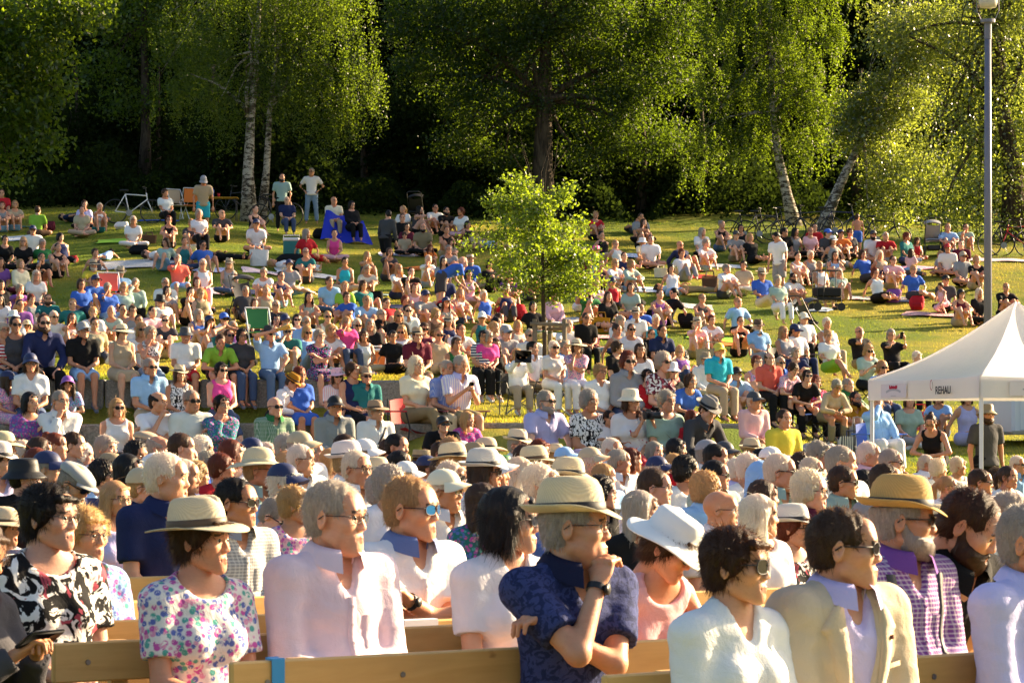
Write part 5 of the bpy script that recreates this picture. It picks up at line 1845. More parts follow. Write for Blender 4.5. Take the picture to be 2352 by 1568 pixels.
bag("brown round straw bag by the lime green blanket", *A(1340, 640), (.40, .20, .22), 'S', "basket")
bag("black bag behind the lying person in navy shorts", *A(1240, 740), (.50, .30, .26), 'K')
bag("red handbag on the grass beside the woman in navy tank top", *A(640, 810), (.34, .20, .18), 'R')
bag("coral pink roll mat bag near the woman in cream top", *A(330, 1080), (.30, .75, .26), 'C', "backpack", 30)
bag("dark red and black backpack by the reclining green shirt man", *A(430, 530), (.40, .28, .28), 'X')
bag("white bag on the grass by the parked white bicycle", *A(1090, 515), (.40, .28, .22), 'W')
bag("orange and green cool box behind the terrace", *Fz(1160, 575), (.44, .30, .34), 'O', "cool_box")
bag("small blue bottle cooler behind the purple polo man", *Fz(1690, 520), (.22, .20, .24), 'B', "cool_box")
# round black and red bag with two white dots like eyes
pl = gpos(*B(1775, 1500))
t = thing("backpack", "round red and black child backpack with big white eyes", "bag", tuple(pl), 0, "bags set down on the grass")
mb = MB(); mb.grid(lambda u, v: (math.cos(6.2832 * u) * .21 * math.sin(math.pi * (.06 + .88 * v)) ** .5, math.sin(6.2832 * u) * .12 * math.sin(math.pi * (.06 + .88 * v)) ** .5, .05 + .46 * v), 18, 10, close=True); mb.build("body", ["cloth"], t, True, color=C_['R'][0])
mb = MB(); mb.box((0, -.10, .34), (.30, .06, .22), bev=.05); mb.build("face_panel", ["cloth"], t, color=C_['K'][0])
for sx in (-1, 1):
    mb = MB(); mb.tube([(sx * .06, -.13, .40), (sx * .06, -.142, .40)], .036, 12); e = mb.build("eye", ["eye_white"], t)
    mb = MB(); mb.tube([(sx * .055, -.142, .395), (sx * .055, -.146, .395)], .014, 8); mb.build("pupil", ["black_plastic"], e)

folding_chair("empty striped folding recliner right of the seated older woman", gpos(*A(1600, 430)), R(40), 'E')
folding_chair("empty orange folding chair beside the standing man in grey cap", gpos(*A(1700, 430)), R(200), 'O')
folding_chair("white folding chair with red stripe at the left group", gpos(*A(990, 1260)), R(20), 'C')
folding_chair("empty green folding chair behind the terrace", gpos(*Fz(130, 450)), R(20), 'G')
stroller("dark grey stroller standing empty left on the slope", gpos(*A(2180, 1330)), R(25))
stroller("black stroller with tall arched hood at the top of the lawn", gpos(*B(1530, 640)), R(170), 'K')
stroller("dark stroller with big hood behind the long haired woman", gpos(*D_z(580, 1400)), R(120), 'D')
stroller("mauve grey stroller at the far right under the poplar", gpos(*D_z(1600, 690)), R(180), 'A')
# black pull cart
pc = gpos(*D_z(735, 1140))
ct = thing("hand_cart", "black folding pull cart with tall handle on the right lawn", "cart", tuple(pc), R(12))
mb = MB(); mb.box((0, 0, .30), (.62, .44, .06), bev=.02); mb.box((0, 0, .46), (.60, .42, .22), bev=.03); mb.build("tray", [simple("cart_cloth", (.02, .02, .022), .8, .2, .2, 12)], ct)
for x in (-.3, .3):
    for y in (-.2, .2):
        mb = MB(); mb.tube([(x, y - .02, .10), (x, y + .02, .10)], .10, 14); mb.build("wheel", ["black_plastic"], ct)
        mb = MB(); mb.tube([(x, y, .12), (x, y, .98)], .011, 6); mb.build("post", ["black_plastic"], ct)
mb = MB(); mb.tube([(-.3, -.2, .98), (.3, -.2, .98), (.3, .2, .98), (-.3, .2, .98), (-.3, -.2, .98)], .011, 6); mb.build("rail", ["black_plastic"], ct)
mb = MB(); mb.tube([(-.18, -.25, .30), (-.10, -.30, 1.25)], .011, 6); mb.tube([(-.2, -.3, 1.24), (-.15, -.3, 1.28), (-.05, -.3, 1.28), (0, -.3, 1.24), (-.05, -.3, 1.20), (-.15, -.3, 1.20), (-.2, -.3, 1.24)], .012, 5); mb.build("handle", ["black_plastic"], ct)
bicycle("white bicycle lying against the hedge at the upper left", gpos(*A(1200, 460)), R(5), 'W')
bicycle("black bicycle behind the bald man in navy t-shirt", gpos(*B(270, 640)), R(-20), 'K')
bicycle("dark bicycle beside the birch trunk", gpos(*A(2180, 430)), R(170), 'D')
bike_lb = ["leftmost dark bicycle of the row before the leaning birch", "second dark bicycle of the row before the leaning birch", "dark bicycle right in front of the leaning birch trunk", "dark bicycle between the two leaning trunks", "black bicycle behind the boy in blue shorts", "black bicycle with orange reflector behind the bearded man", "black bicycle lying at the far right corner", "red framed bicycle at the far right corner"]
for lb, (zx, zy), rz, cc in zip(bike_lb, ((90, 590), (220, 590), (420, 560), (620, 560), (840, 560), (1180, 640), (2220, 690), (2330, 690)), (4, -8, 10, 170, -12, 5, 8, 176), "KDKDNKKR"):
    bicycle(lb, gpos(*D_z(zx, zy)), R(rz), cc)
# folding table with cups at the top of the lawn
pt = gpos(*A(2000, 440))
t = thing("camp_table", "small yellow edged camp table beside the standing man in grey cap", "table", tuple(pt))
mb = MB(); mb.box((0, 0, .68), (.9, .5, .03), bev=.008); mb.build("table_top", ["tinted"], t, color=C_['Z'][0])
for sx in (-1, 1):
    for sy in (-1, 1):
        mb = MB(); mb.tube([(sx * .40, sy * .2, 0), (sx * .40, sy * .2, .67)], .012, 6); mb.build("leg", ["black_plastic"], t)
for dx, cc, lb, hh in ((-.30, 'B', "blue water bottle on the camp table", .28), (-.12, 'R', "red cup on the camp table", .12)):
    mb = MB(); mb.tube([(0, 0, 0), (0, 0, hh * .75), (0, 0, hh * .85), (0, 0, hh)], [.04, .04, .02, .018] if hh > .2 else [.034, .04, .042, .042], 10)
    o = mb.build("bottle" if hh > .2 else "cup", ["tinted"], None, True, color=C_[cc][0]); o.location = (pt.x + dx, pt.y, pt.z + .696); tag(o, lb, "bottle" if hh > .2 else "cup")
# ------------------------------------------------------------------ the audience
# zone block  x y head-height  pose  body+head turn  sex hair top bottom hat eyes beard   (x, y read from enlarged views of the photograph)
BLK = {'A': (0, 420, 3.675), 'B': (600, 380, 3.675), 'C': (1200, 420, 3.675), 'D': (1800, 420, 3.36), 'E': (0, 740, 3.675), 'F': (600, 740, 3.675), 'G': (1200, 740, 3.675), 'H': (1800, 740, 3.36),
       '1': (0, 1050, 2.541), '2': (600, 1050, 2.541), '3': (1200, 1050, 2.541), '4': (1700, 1050, 2.541)}
PEOPLE = """
f 1 1250 680 400 BL 40+30 f in Wof Wd PI - -
f 2 560 540 430 BL 36+36 m sg 6h Nt - g - 1.18
f 2 1030 490 320 BX 36+36 m sb Wq Nt - m -
f 2 1640 560 370 BL 36+40 f bd Wv Wt - s -
f 3 520 600 340 BC 34+38 m eg Nqn Jt FI g -
f 3 1100 730 330 BH 40+30 f in Pk Wt GW s - 
f 3 1520 840 420 BL 38+34 f iS Wv It - w - 1.1
f 4 920 730 390 BL 34+38 m sn 7j+Fh Kt - s -
f 4 1290 560 400 BL 36+38 m eg Vhc Jt F5 s b 1.15
f 4 1700 600 370 BH 36+30 m rS Kq Jt - - b
f 4 1960 545 350 BL 38+30 m sg Whc Nt - - -
f 4 2085 700 400 BL 45+10 m sg Fh Nt - - - 1.15
f 1 310 540 330 BL 36+34 f id Kop Kt - g -
f 1 530 650 280 BL 38+20 f ib Lof Wt - g -
f 1 -150 760 400 BP 60+20 f bn Dl Kt - g -
f 1 30 610 260 BL 36+36 f bn Nth Wt WI - -
f 1 720 430 265 BL 34+10 f lb Fo Nt - g -
f 1 1040 300 300 BL 34+38 m sw Nq Et - - -
f 1 1470 450 320 BL 38+32 m sd Ahc Nt - s -
f 1 1705 560 250 BH 36+30 m sg Gt Nt - s -
f 1 1835 480 280 BL 30+60 f ib Pof Wt - - -
f 2 850 380 230 BL 34+62 f cg Jk Wt - g -
f 2 1240 380 260 BL 36+36 m sw Wh Et CI g -
f 2 1480 450 290 BL 30+66 f ln Tof Kt - - -
f 2 690 240 225 BL 36+22 m rw Wh Et - g -
f 3 1425 530 290 BL 34+50 m - Wq Nt - g -
f 3 930 520 290 BL 30+66 f lg Ko Kt - - -
f 3 690 430 220 BL 36+40 m cd Kq Kt - g -
f 3 1340 370 230 BL 34+56 m cb Lq Nt - g -
f 3 1700 300 220 BL 36+34 f ig Wo Wt TL - -
f 3 1690 430 220 BL 32+56 f ln Wo Kt - - -
f 3 1980 380 265 BL 36+36 m cw Xhc Jt - g -
f 3 1880 610 285 BL 36+36 f ir Kop Kt FW s -
f 3 1665 560 250 BL 32+60 f lw Wo Wt - - -
f 1 465 330 240 BH 36+36 m eg Nt Jt LA s b
f 1 690 245 190 BL 36+36 f in Go Wt WE - -
f 1 160 300 220 BL 34+60 m sd Kt Kt UK - -
f 1 60 230 190 BL 34+60 f cn Mo Wt - g -
f 1 150 150 112 BL 34+10 f cw Po Wt - - -
f 1 25 110 110 BL 34+60 f in Wo Wt WI - -
f 1 250 130 112 BL 34+56 f bn Wo Wt - - -
f 1 345 90 100 BL 34+60 f ur Ro Kt - - -
f 1 460 85 120 BL 34+50 m sn At Kt - - -
f 1 235 195 115 BL 34+60 f br Wo Kt - - -
f 1 520 160 125 BL 34+40 f cw Lo Wt - - -
f 1 660 115 100 BL 34+30 f ig Wo Kt - - -
f 1 850 160 165 BL 34+20 m cd Wt Kt - - -
f 1 908 55 95 BL 34+26 m sg Wt Et LE s -
f 1 985 115 105 BL 34+40 m hg Lq Kt - - -
f 1 1130 110 110 BL 34+60 m sn Bt Kt - - -
f 1 1262 120 122 BL 34+50 f cw Po Wt - - -
f 1 1165 180 110 BL 34+60 f ub Wo Kt - - -
f 1 1290 210 115 BL 34+50 f cg Lo Wt - - -
f 1 1230 280 170 BL 34+55 f cb Ho Wt - - -
f 1 1480 240 150 BL 34+60 f cr Po Wt - - -
f 1 1380 235 140 BL 34+60 f ir Ro Kt - - -
f 1 1712 360 200 BL 36+50 m sn Wq Et PI - -
f 1 1662 150 95 BL 34+20 f iw Wo Wt - s -
f 1 1570 135 105 BL 34+40 m sg Lq Kt CN s -
f 1 1440 145 110 BL 34+60 f br Wo Kt - - -
f 1 1480 185 125 BL 34+50 f cw Wo Kt - - -
f 1 1785 215 175 BL 34+60 f lb Ao Kt - - -
f 2 320 265 130 BL 34+60 m sg Lq Kt CW - -
f 2 485 255 150 BL 34+60 m sw Wq Kt CW - -
f 2 530 190 160 BL 34+46 f bb Wo Kt - - -
f 2 345 100 105 BL 34+40 m sg Wq Kt CE - -
f 2 420 140 105 BL 34+50 m sg Aq Kt - - -
f 2 255 105 100 BL 34+26 f ig Wo Kt - w -
f 2 620 105 112 BL 34+40 m sn Lq Kt - g -
f 2 835 170 120 BL 34+20 m sg Rq Kt CI s -
f 2 745 150 110 BL 34+50 m sg Aq Kt CW - -
f 2 890 130 100 BL 34+20 f in Wo Kt - - -
f 2 940 105 112 BL 34+36 m rd Nq Kt - - -
f 2 960 205 115 BL 34+60 f pd Wo Kt - - -
f 2 1100 195 135 BL 34+60 m sn Wq Kt BE - -
f 2 1215 145 130 BL 34+26 m sn Wq Kt - s -
f 2 1275 120 110 BL 34+10 f ib Wo Kt - g -
f 2 1345 145 115 BL 34+50 m sg Aq Kt CW - -
f 2 1428 180 115 BL 34+20 m sg Wq Kt FE s b
f 2 1370 235 130 BL 34+56 m sn Wq Kt - - -
f 2 1590 235 150 BL 34+60 m sg Lq Kt UG - -
f 2 1690 90 80 BL 34+10 m sg Wq Kt FI g -
f 2 1825 130 112 BL 34+16 f ir Wo Kt - g -
f 2 1735 170 110 BL 34+60 m sn Aq Kt - - -
f 2 1755 250 130 BL 34+60 f ig Wo Kt - - -
f 2 1925 165 130 BL 34+30 f bb Wo Kt PI g -
f 2 1985 180 110 BL 34+40 f bb Wo Kt CL - -
f 2 2080 200 130 BL 34+40 f bb Wo Kt FF - -
f 2 1785 330 155 BL 36+50 m sn Wq Kt FW - -
f 2 1900 300 130 BL 34+60 m rn Bq Kt - - -
f 2 2060 300 130 BL 34+60 f cb Wo Kt - - -
f 2 1000 285 130 BL 36+60 m sw Wq Kt CW - -
f 2 1130 240 120 BL 36+60 m sn Lq Kt CN - -
f 3 1090 300 150 BL 36+40 f bd Po Kt FW s -
f 3 1320 235 135 BL 36+50 m sn Wq Kt B5 - -
f 3 1140 215 155 BL 36+50 m sb Rq Kt - - -
f 3 1450 235 145 BL 36+46 m rw Lq Kt - g -
f 3 920 225 120 BL 36+50 m sn Lq Kt CR - -
f 3 820 270 115 BL 36+56 f cb Po Kt - - -
f 3 700 290 190 BL 36+60 m rb Lq Kt - - -
f 3 750 125 90 BL 34+10 m rw Wq Kt - - -
f 3 1012 135 118 BL 34+14 f lg Lo Kt - - -
f 3 1150 120 100 BL 34+40 f bd Ko Kt - - -
f 3 1620 130 95 BL 34+10 c sb Wt Kt FI s -
f 3 1450 145 90 BL 34+30 m sg Aq Kt CD - -
f 3 1345 150 90 BL 34+50 m sg Wq Kt CA - -
f 3 1265 175 100 BL 34+60 f bd Xo Kt - - -
f 3 870 185 110 BL 34+60 f br Wo Kt - - -
f 3 795 195 105 BL 34+60 m sg Wq Kt - - -
f 3 685 180 95 BL 34+50 m rw Wq Kt - - -
f 3 1850 225 120 BL 34+40 m sg Wq Kt - - -
f 3 1855 295 125 BL 34+30 f bb Wo Kt - s -
f 3 1925 225 75 BL 34+10 f cn Ko Kt - - -
f 4 820 240 150 BL 36+50 m aS Rt Kt - - -
f 4 970 275 125 BL 34+14 m sg Wq Kt PI - -
f 4 1130 265 125 BL 34+20 f bn Ho Kt CC s -
f 4 1430 230 120 BL 34+46 m sw Wq Kt - g -
f 4 1505 280 140 BL 36+60 f cw Wo Kt - - -
f 4 1560 350 160 BL 36+46 f pb Wo Kt - s -
f 4 1765 350 185 BL 36+40 m sn Wt Kt - s -
f 4 1870 300 140 BL 36+30 m cn Wt Kt - s -
f 4 1935 330 170 BL 36+16 f pn Wo Kt - - -
f 4 1995 240 130 BL 34+16 m rw Lq Kt - s -
f 4 1785 245 105 BL 34+50 m sn Wq Kt CN - -
f 4 1910 570 215 BL 36+40 f bn Wo Kt - g -
f 4 1480 580 225 BL 36+46 f in Po Kt PI s -
f 4 1385 380 130 BL 36+60 f lb Wo Kt - - -
f 4 895 410 200 BL 36+60 f id Ho Kt - - -
f 4 1045 370 180 BL 36+60 f bd Ho Kt - - -
f 4 655 215 80 BL 34+20 f cn Wo Kt - - -
f 4 1625 255 95 BL 34+60 f iw Wo Kt - - -
3 E 140 195 165 BL 10+10 f ud Dk Kt - s -
3 E 395 180 170 BK 22+0 m sn Nh Kt - s b
3 E 745 245 160 BL 20+10 m sw Kq Ls CA g m
3 E 1095 265 150 BL 22+12 f iS Eko Ed WI g - 1.1 
3 E 1350 270 150 BC 18+10 f ig Kkz Lt - - -
3 E 1665 290 155 BL 16+6 m sw Wt Rs UD - m 1.12
3 E 1975 360 120 BH 16+0 m sn Uq Kt - - -
3 E 2055 550 110 BU 30+0 m sn Tt Ks - s -
3 E 2170 395 110 BL 20+0 f cd Dt Nt - g -
3 E 30 245 130 BL 20+20 f iw Roh Nt - g -
2 E 275 540 130 BL 14+0 f bn Wv Nt CN g -
2 E 75 670 110 BL 40+40 c ln Pof Pd CN - -
2 E 610 690 110 BF 10+0 c ln Lof Nt CV - -
1 E 270 890 150 BL 30+20 f bd Vof Kt - - -
1 E 545 800 150 BC 24+14 m sg Wh Nt - g -
2 E 1345 575 160 BL 26+16 m sg Lq Et - s -
2 E 1610 640 130 BL 16+20 f bn Kkz Nt FI - -
2 E 1985 605 150 BG 20+14 f id Hk Nt - s -
1 E 1050 940 150 BL 16+20 f bb Wk Wt - s -
1 E 1420 890 150 BC 16+40 m hd Wt Nt - - -
1 E 1720 865 145 BL 20+16 m rg Wt Et - s -
1 E 1990 915 150 BC 24+14 f id Tlf Rt - g -
3 F 215 285 150 BD 20+10 m sg Lq Nt FD s -
g F 270 155 110 GE 20+0 f bd Wo Nt - g -
g F 550 260 110 GN 26+10 f bb Lo Lt - s -
3 F 660 340 150 BX 22+14 f ig Kof Kd - g -
g F 905 175 110 CC 20+0 f bb Ho Nt - s -
g F 1000 195 110 GN 20+0 m sw Dt Nt - s -
g F 735 125 105 GC 16+0 f ub Ik Et - s -
g F 1220 105 110 GK 30+20 m sg Kq Ks - s -
g F 1060 355 110 GC 14+10 f bn Wk Et - - -
g F 805 440 100 GN 20+0 m sd Wt Lt - s -
2 F 485 645 140 BL 24+12 f cr Bol Bd - g -
2 F 415 770 140 BH 60+20 m sn Whc Kt FZ - -
2 F 820 660 140 BL 20+6 f bn Pos Nt GP s - 
2 F 960 605 130 BL 36+36 f in Nk Kt - - -
2 F 1080 670 140 BL 22+6 m sg Tq Ns FE s - 1.1
1 F 260 930 170 BL 24+14 m - Ghc Et - s -
1 F 800 930 150 BL 20+6 m sw Ah Et CK - -
1 F 1170 975 160 BL 24+30 m sg Wq Et PE g - 1.22
2 F 1530 555 150 BG 30+20 f bw Io Jt - g -
3 F 1540 305 120 BL 20+6 m sn Xq Js FE - - 1.05
g F 1320 465 105 GS 10+0 f id Kt Kt - s -
g F 1400 255 105 GN -10+10 f lb Wk Wt - s -
g F 1600 230 105 GN 20+0 f ln Xk Ks - s -
g F 1930 245 110 GK 30+0 m sn Wq Js - - -
g F 1890 365 110 GC 20+0 f in Gk Et - - -
2 F 1810 590 140 BL 26+16 m sg Bqc Et - - -
2 F 1930 555 170 BP 28+14 m sg Fqs Js - - m
g F 2240 375 120 GC 16+0 f ln Kk Wt - - -
g F 2130 665 110 BL 10+10 f id Nth Kt - g -
g F 2170 805 110 BL 20+40 f bg Ho Kt - s -
1 F 1990 1040 130 BK 26+30 f lb Hof Kt - - -
1 F 1770 1195 105 BF 10+10 m sn Kt Kt CK s -
s F 1370 115 0 GC 20+0 f bb Kt Kt - s -
s F 1705 95 0 GC 20+30 f ib Skf Et - - -
s F 2230 215 0 GC 20+40 f pb Po Ls - - -
s F 2275 135 0 GK 10+60 m sn Wt Ks - - -
s F 545 175 0 GC 20+0 m sg Lq Nt - g -
s F 460 150 0 GC 10+0 f bd Lo Nt - s -
s F 355 160 0 GK 30+0 m sn Lt Nt CN - -
s G 130 265 0 GK 24+20 m sg At Kt CA s -
s G 235 205 0 GN 20+10 f lb Ik Lt - - -
s G 345 290 0 GC 20+0 m sg Wq Et - s -
g G 370 405 120 GC 34+20 m sd Wq Jt - - -
g G 560 605 120 BL 26+6 f iw Wo Wt - w -
g G 230 625 120 CT 14+0 f ib Wh Et - g -
g G 370 705 100 GC 18+0 m sn Dq Kt - g -
1 G 490 705 160 BK 32+16 m sg Fq Nt - s b 1.12
g G 660 405 110 GC 20+10 m sg Lq Et - - -
g G 765 655 120 BC 14+10 f bn Pof Wt WI - -
g G 850 585 100 BL 20+0 m sn Kt Kt - s -
2 G 975 615 150 BL 22+10 f ib Wv At - g - 1.12
1 G 880 745 150 BL 26+10 f cg Koz Nt - g - 1.08
g G 1130 435 125 BL 40+60 f in Ko Kt - - -
2 G 1225 525 150 BL 20+6 f cr Ah Nt - s -
2 G 1545 530 140 BL 24+10 f cg Xop Kt - s -
1 G 1250 795 140 BL 20+8 f bn Wo Nt UI g -
g G 1330 425 110 GC 14+0 f ln Wo Ls - - -
g G 1435 345 95 GC 20+0 m sn Kt Kt - g -
g G 1530 255 105 GC 24+10 m rd Nq Kt - - -
1 G 1060 1060 150 BX 22+14 m rd Wt Et - s - 1.1
1 G 1320 1075 130 BT 24+10 f bn Wtp Kt - - -
1 G 1570 775 140 BL 26+16 f ig Mo At - g -
g G 1530 425 95 GC 10+0 f ib Nk Nt - s -
2 G 1615 610 110 BL 30+0 f bb Ko Kt UW s -
g G 1690 620 105 GN 20+0 f bb Vk Nt - s -
2 G 1790 815 120 BF 30+0 f cn Bo Kt - g -
1 G 1940 880 130 BH 40+0 m sd Dh Xt FA - -
g G 1920 650 110 GC 20+6 m sg Whc Et PE g -
1 G 1800 1030 150 BL 24+26 f lr Rv Kt - s -
g G 2200 795 130 GK 20+10 m sn Lqc Jt CK g -
g G 2040 1085 125 BL 24+10 m sg Qq Et CY - -
2 G 1400 795 95 BL 24+0 f id Ro Kt - g -
g G 1295 585 95 BL 10+0 m sg Wq Kt FE - -
g H 170 195 105 CH 22+6 m sw Lq At FS - b
g H 380 235 100 CH 30+0 f lb Ak Nt - - -
g H 475 225 95 CH 30+30 m sd Wt Nt CN - -
g H 545 125 85 CH 26+0 m sg Wt Kt CI s -
g H 735 165 90 CH 20+0 f iw Wk Et - - -
g H 745 265 95 CG 20+6 f ib Wo Us - g -
g H 1000 235 105 CC 24+6 m - Kt Js - s - 1.18
g H 1260 260 100 CT 20-20 f bg Ko Kt - s -
g H 1075 385 115 BP 22+0 f bb Mo Kt - s -
g H 1190 530 100 BL 20+0 f cb Lo Nt - s -
g H 1475 440 90 BL 14+30 f iw Wo Kt - - -
g H 480 405 105 GK 16+0 f ig No Ls - - -
g H 355 490 105 GC 22+6 m rg Bq Es - s -
g H 160 490 100 GK 16+0 f ir Fkf Ls - g -
g H 910 675 115 GK 44+10 m sg Ghc Jt - - -
g H 970 785 110 GK 30+6 m sd Zq Kt - g b
g H 645 755 105 CH 26+6 f ir Rof Kt - - -
g H 815 840 120 BH 24+0 f ig El Jt - g -
g H 575 920 110 BF 16+6 f id Ko Kt - s -
g H 385 955 140 BL 30+10 m sn Yt Jt - - -
g H 265 870 120 BL 20+0 m hn Cq Kt - - -
g H 460 850 110 BH 40+0 f in Pof Kt - - -
g H 140 975 130 BL 26+20 m sw Pl Et CD - -
g H 1140 810 120 CC 20+0 f bb Lh Wt - - -
g H 1410 800 105 GC 14+0 f bn Mo At - - -
g H 1650 775 100 GK -16+0 f bn Lo Nt - - -
g H 1885 775 105 GS 20+0 f bn Fk Fd - - -
g H 1585 1110 130 BH -20-10 f un Kk Kt - g -
g H 2050 1050 140 SD 24+6 m sn Dt Kt UJ - b
s A 15 190 0 CH 10+0 m rn Rt Kt - - -
s A 20 300 0 GK 16+0 f br Ak Ls - - -
s A 135 290 0 GK 20+0 f bb Eo Ls - g -
s A 340 345 0 GC 170+0 m sn Ut Ss - - -
s A 560 400 0 LB 70+0 m sd Nt Nt - - -
s A 735 340 0 GC 10+0 f un Eo Et - - -
s A 757 290 0 GC 14+0 f cn Fo Kt - - -
s A 895 310 0 GE 20+0 f iw Wk Tt - - -
s A 1195 430 0 GC 14+0 f bw Wo Wt - s -
s A 1480 185 0 CH 24+20 f in Wof Kt - - -
s A 1825 75 0 SL 10+0 m sn Etp Qs CA - -
s A 1515 430 0 GK 8+0 f ir Kk Kt - s -
s A 1715 455 0 GK 14+0 f ib Do Wt - g -
s A 1785 375 0 CH 18+0 f cg Wo Kt - - -
s A 1990 375 0 GK 16+20 m - Dtp Ks - - -
s A 2290 335 0 GK 40+0 f un Kk Kt - - -
s A 2300 465 0 GC 14+0 m sd Wq Ns CN - -
s A 295 520 0 GC 10+0 m sn Wt Ks CN s -
s A 45 605 0 GC 20+0 f id Koz Kt - s -
s A 210 620 0 GC 10+0 f lb Ko Kt - s -
s A 380 640 0 GN 20+6 f ig Gq Ls - g -
s A 540 585 0 GL 24+30 f bd Nk Kt - - -
s A 520 675 0 GK 30+10 f pd Kk Ks - - -
s A 185 825 0 GC 40+0 f bb Il Xt - - -
s A 5 810 0 GC 20+0 f ln Vo Kt - - -
s A 840 840 0 GK 20+0 m sw Ytf At PE - b
s A 727 1005 0 CG 26+0 f bn Bof Nt - g -
s A 965 1040 0 CC 24+10 f ig Bo Lt - g -
s A 1110 1030 0 CH 20+0 f bb Mo Et - s -
s A 1215 995 0 CC 10+0 f ig Ml Kt - g -
s A 1195 1145 0 GC 20+0 c sn Qt Qs CQ - -
s A 1000 720 0 LP 168+0 c pn Lk Ls - - -
s A 1310 735 0 LB 80+0 m sn Wt Ns - - -
s A 1490 630 0 GN -10-20 f ln Mo Ls - - -
s A 1655 620 0 GC 16+10 f un Tk Nt - - -
s A 1820 655 0 GN 30+10 m sd Bt Is - s -
s A 1790 745 0 LB 60+0 f bd Kk Kt - - -
s A 1595 780 0 CC 20+0 m sg Ct Ls - - -
s A 1820 825 0 CH 10+0 f iw Wk Pt - s -
s A 1765 985 0 GC 20+0 f br Oo Kt - - -
s A 1485 995 0 GC 20+0 m sg Wt Ks - s -
s A 1500 1065 0 GE 30+0 f bd Ao Kt - - -
s A 1440 1155 0 GN 24+6 m sd Wq Es UK s -
s A 1710 1075 0 GE 30+0 f id Ko Kt - - -
s A 1800 1085 0 CG 24+6 f ib Jkf Zt - s -
s A 1100 1235 0 GC 14+0 f ud Wo Kt - g -
s A 1190 1245 0 GC 10+0 f in Ak Kt - s -
s A 1245 1335 0 GC 20+0 f un Wo Kt - - -
s A 1370 1255 0 GK 34+0 m sd Pt Dt - - -
s A 835 1260 0 GC 14+0 f ib Wo Mt - - -
s A 1270 1415 0 GC 20+0 f bb Wo Kt - s -
s A 2010 1320 0 GC 30+0 m sn Wq Kt CB s -
s A 2090 1395 0 GC 30+0 m sg Vt Kt - s -
s A 1995 1460 0 GC 20+0 m sg Wt Kt - g -
s A 180 1195 0 GC 20+0 m sd Vt Kt - g -
s A 280 1140 0 GL 30+0 f ir Ak Ps - - -
s A 430 1140 0 GK 14+0 m sn Tt Kt - g b
s A 180 1045 0 GE 40+0 f ig Vo Dt - - -
s A 485 1300 0 GC 30+10 m sw Wt Et - s -
s A 240 1380 0 GC 20+10 c sn Et Kt CE - -
s A 25 1425 0 GC 20+30 f iw Wo Kt - g -
s A 120 1300 0 GC 20+0 f bw Wo Kt UW - -
s A 8 1010 0 GC 30+0 f bd Ko Kt - - -
s B 325 195 0 SD 4+10 m sd Mt Kt - - b
s B 590 145 0 SH 0-30 m sg Wt Lt - s -
s B 370 400 0 CH 14+0 m - Nt Nt - - -
s B 790 405 0 CH 10+20 m - Iq Et - - -
s B 950 440 0 CH 20+30 f bd Kl Kt - s -
s B 1280 530 0 SW 150+40 m sd Dl Ks - - -
s B 1410 480 0 GC -20-30 f pb Wo Kt - - -
s B 1405 560 0 GC 4+0 m sn Kt Kt - - -
s B 1560 485 0 GE 70+10 f ld Dk Kt - - -
s B 1700 470 0 GK 24+0 m sd Wt Ks - s -
s B 1800 495 0 GK 30+0 m sd Ktd Ks - - b
s B 1930 500 0 GC -30-20 f ir Woh Pt - - -
s B 1445 640 0 GC 10+0 f bd Xo Kt - s -
s B 1425 715 0 GC 0+0 c sn Et Kt - - -
s B 1590 645 0 GC 0+0 m - Jt Kt - - b
s B 1800 670 0 GK 14+0 f un Kk Es - - -
s B 1840 775 0 GK 24+0 c ln Eo Kt - - -
s B 1990 620 0 GN 24+0 f bd Kk Et - - -
s B 1915 785 0 LB 75+0 m sn Wt Ls - - -
s B 545 695 0 GS 30+40 f lg Rt Rd - - -
s B 795 700 0 GC 4+0 f ud Hk Pt - - -
s B 1655 825 0 GK 20+10 c lr Ot Es - - -
s B 1820 840 0 GK 10+0 f ig Ao Kt - s -
s B 1640 930 0 GE 30+0 f iw Wo Lt - - -
s B 1775 945 0 GK 14+0 f ld Al Kt - g -
s B 1950 950 0 SB 110+0 m - Bt Ds - - -
s B 2015 935 0 GC 14+0 m sg Btp Et BE - b
s B 2000 1070 0 GS 14+0 f bd Pk Pd - s -
s B 2185 975 0 GN 20+0 f bd Ko Kt - - -
s B 160 1045 0 GK -6+0 f ig Wo Wt - s -
s B 890 950 0 GC 4+0 f id Qkf Et - g -
s B 1090 1015 0 GK 10+0 f ig Io Kt - s -
s B 750 1130 0 GC 14+14 m sn Lqc Nt - - -
s B 890 1170 0 GC 14+0 f ib Uo Kt - - -
s B 905 1265 0 GK -30+40 f in Bt Bd - g -
s B 1085 1300 0 GK 20+0 m sb Lq Nt - - -
s B 1515 1185 0 GK 10+0 f ir Pk Ws - - -
s B 1430 1300 0 GN 14+0 f cr Ek Kt - - -
s B 1450 1395 0 GC 20+0 m sd Wq Kt - s -
s B 570 1000 0 LB 10+0 f bd Wt Wt - - -
s B 235 960 0 LK 80+0 f ib Wo Ks - - -
s C 935 385 0 GK 20+0 f ib Ro Kt - - -
s C 1340 405 0 GC 20+0 m sn At Kt - - -
s C 1365 455 0 GE 24+0 f ln Sk Kt - - -
s C 1235 500 0 LK 20+0 m sn Dt Ds - - -
s C 985 565 0 GL 24+0 f ud Kk Es - - -
s C 1430 605 0 GC 14-20 m sd Wt Ns - - -
s C 1355 630 0 GC 30+20 c sb It Es UW - -
s C 940 700 0 SD 70+40 c sb Ut Ls GH - -
s C 1890 535 0 GC 30+20 m lg Wo Kt - - -
s C 2065 470 0 GK 20+20 f ug Kk Bt - - -
s C 2235 505 0 GC 10+0 f bd Kkd Kt - g -
s C 2195 565 0 GK 14+0 m sd At Js CD - -
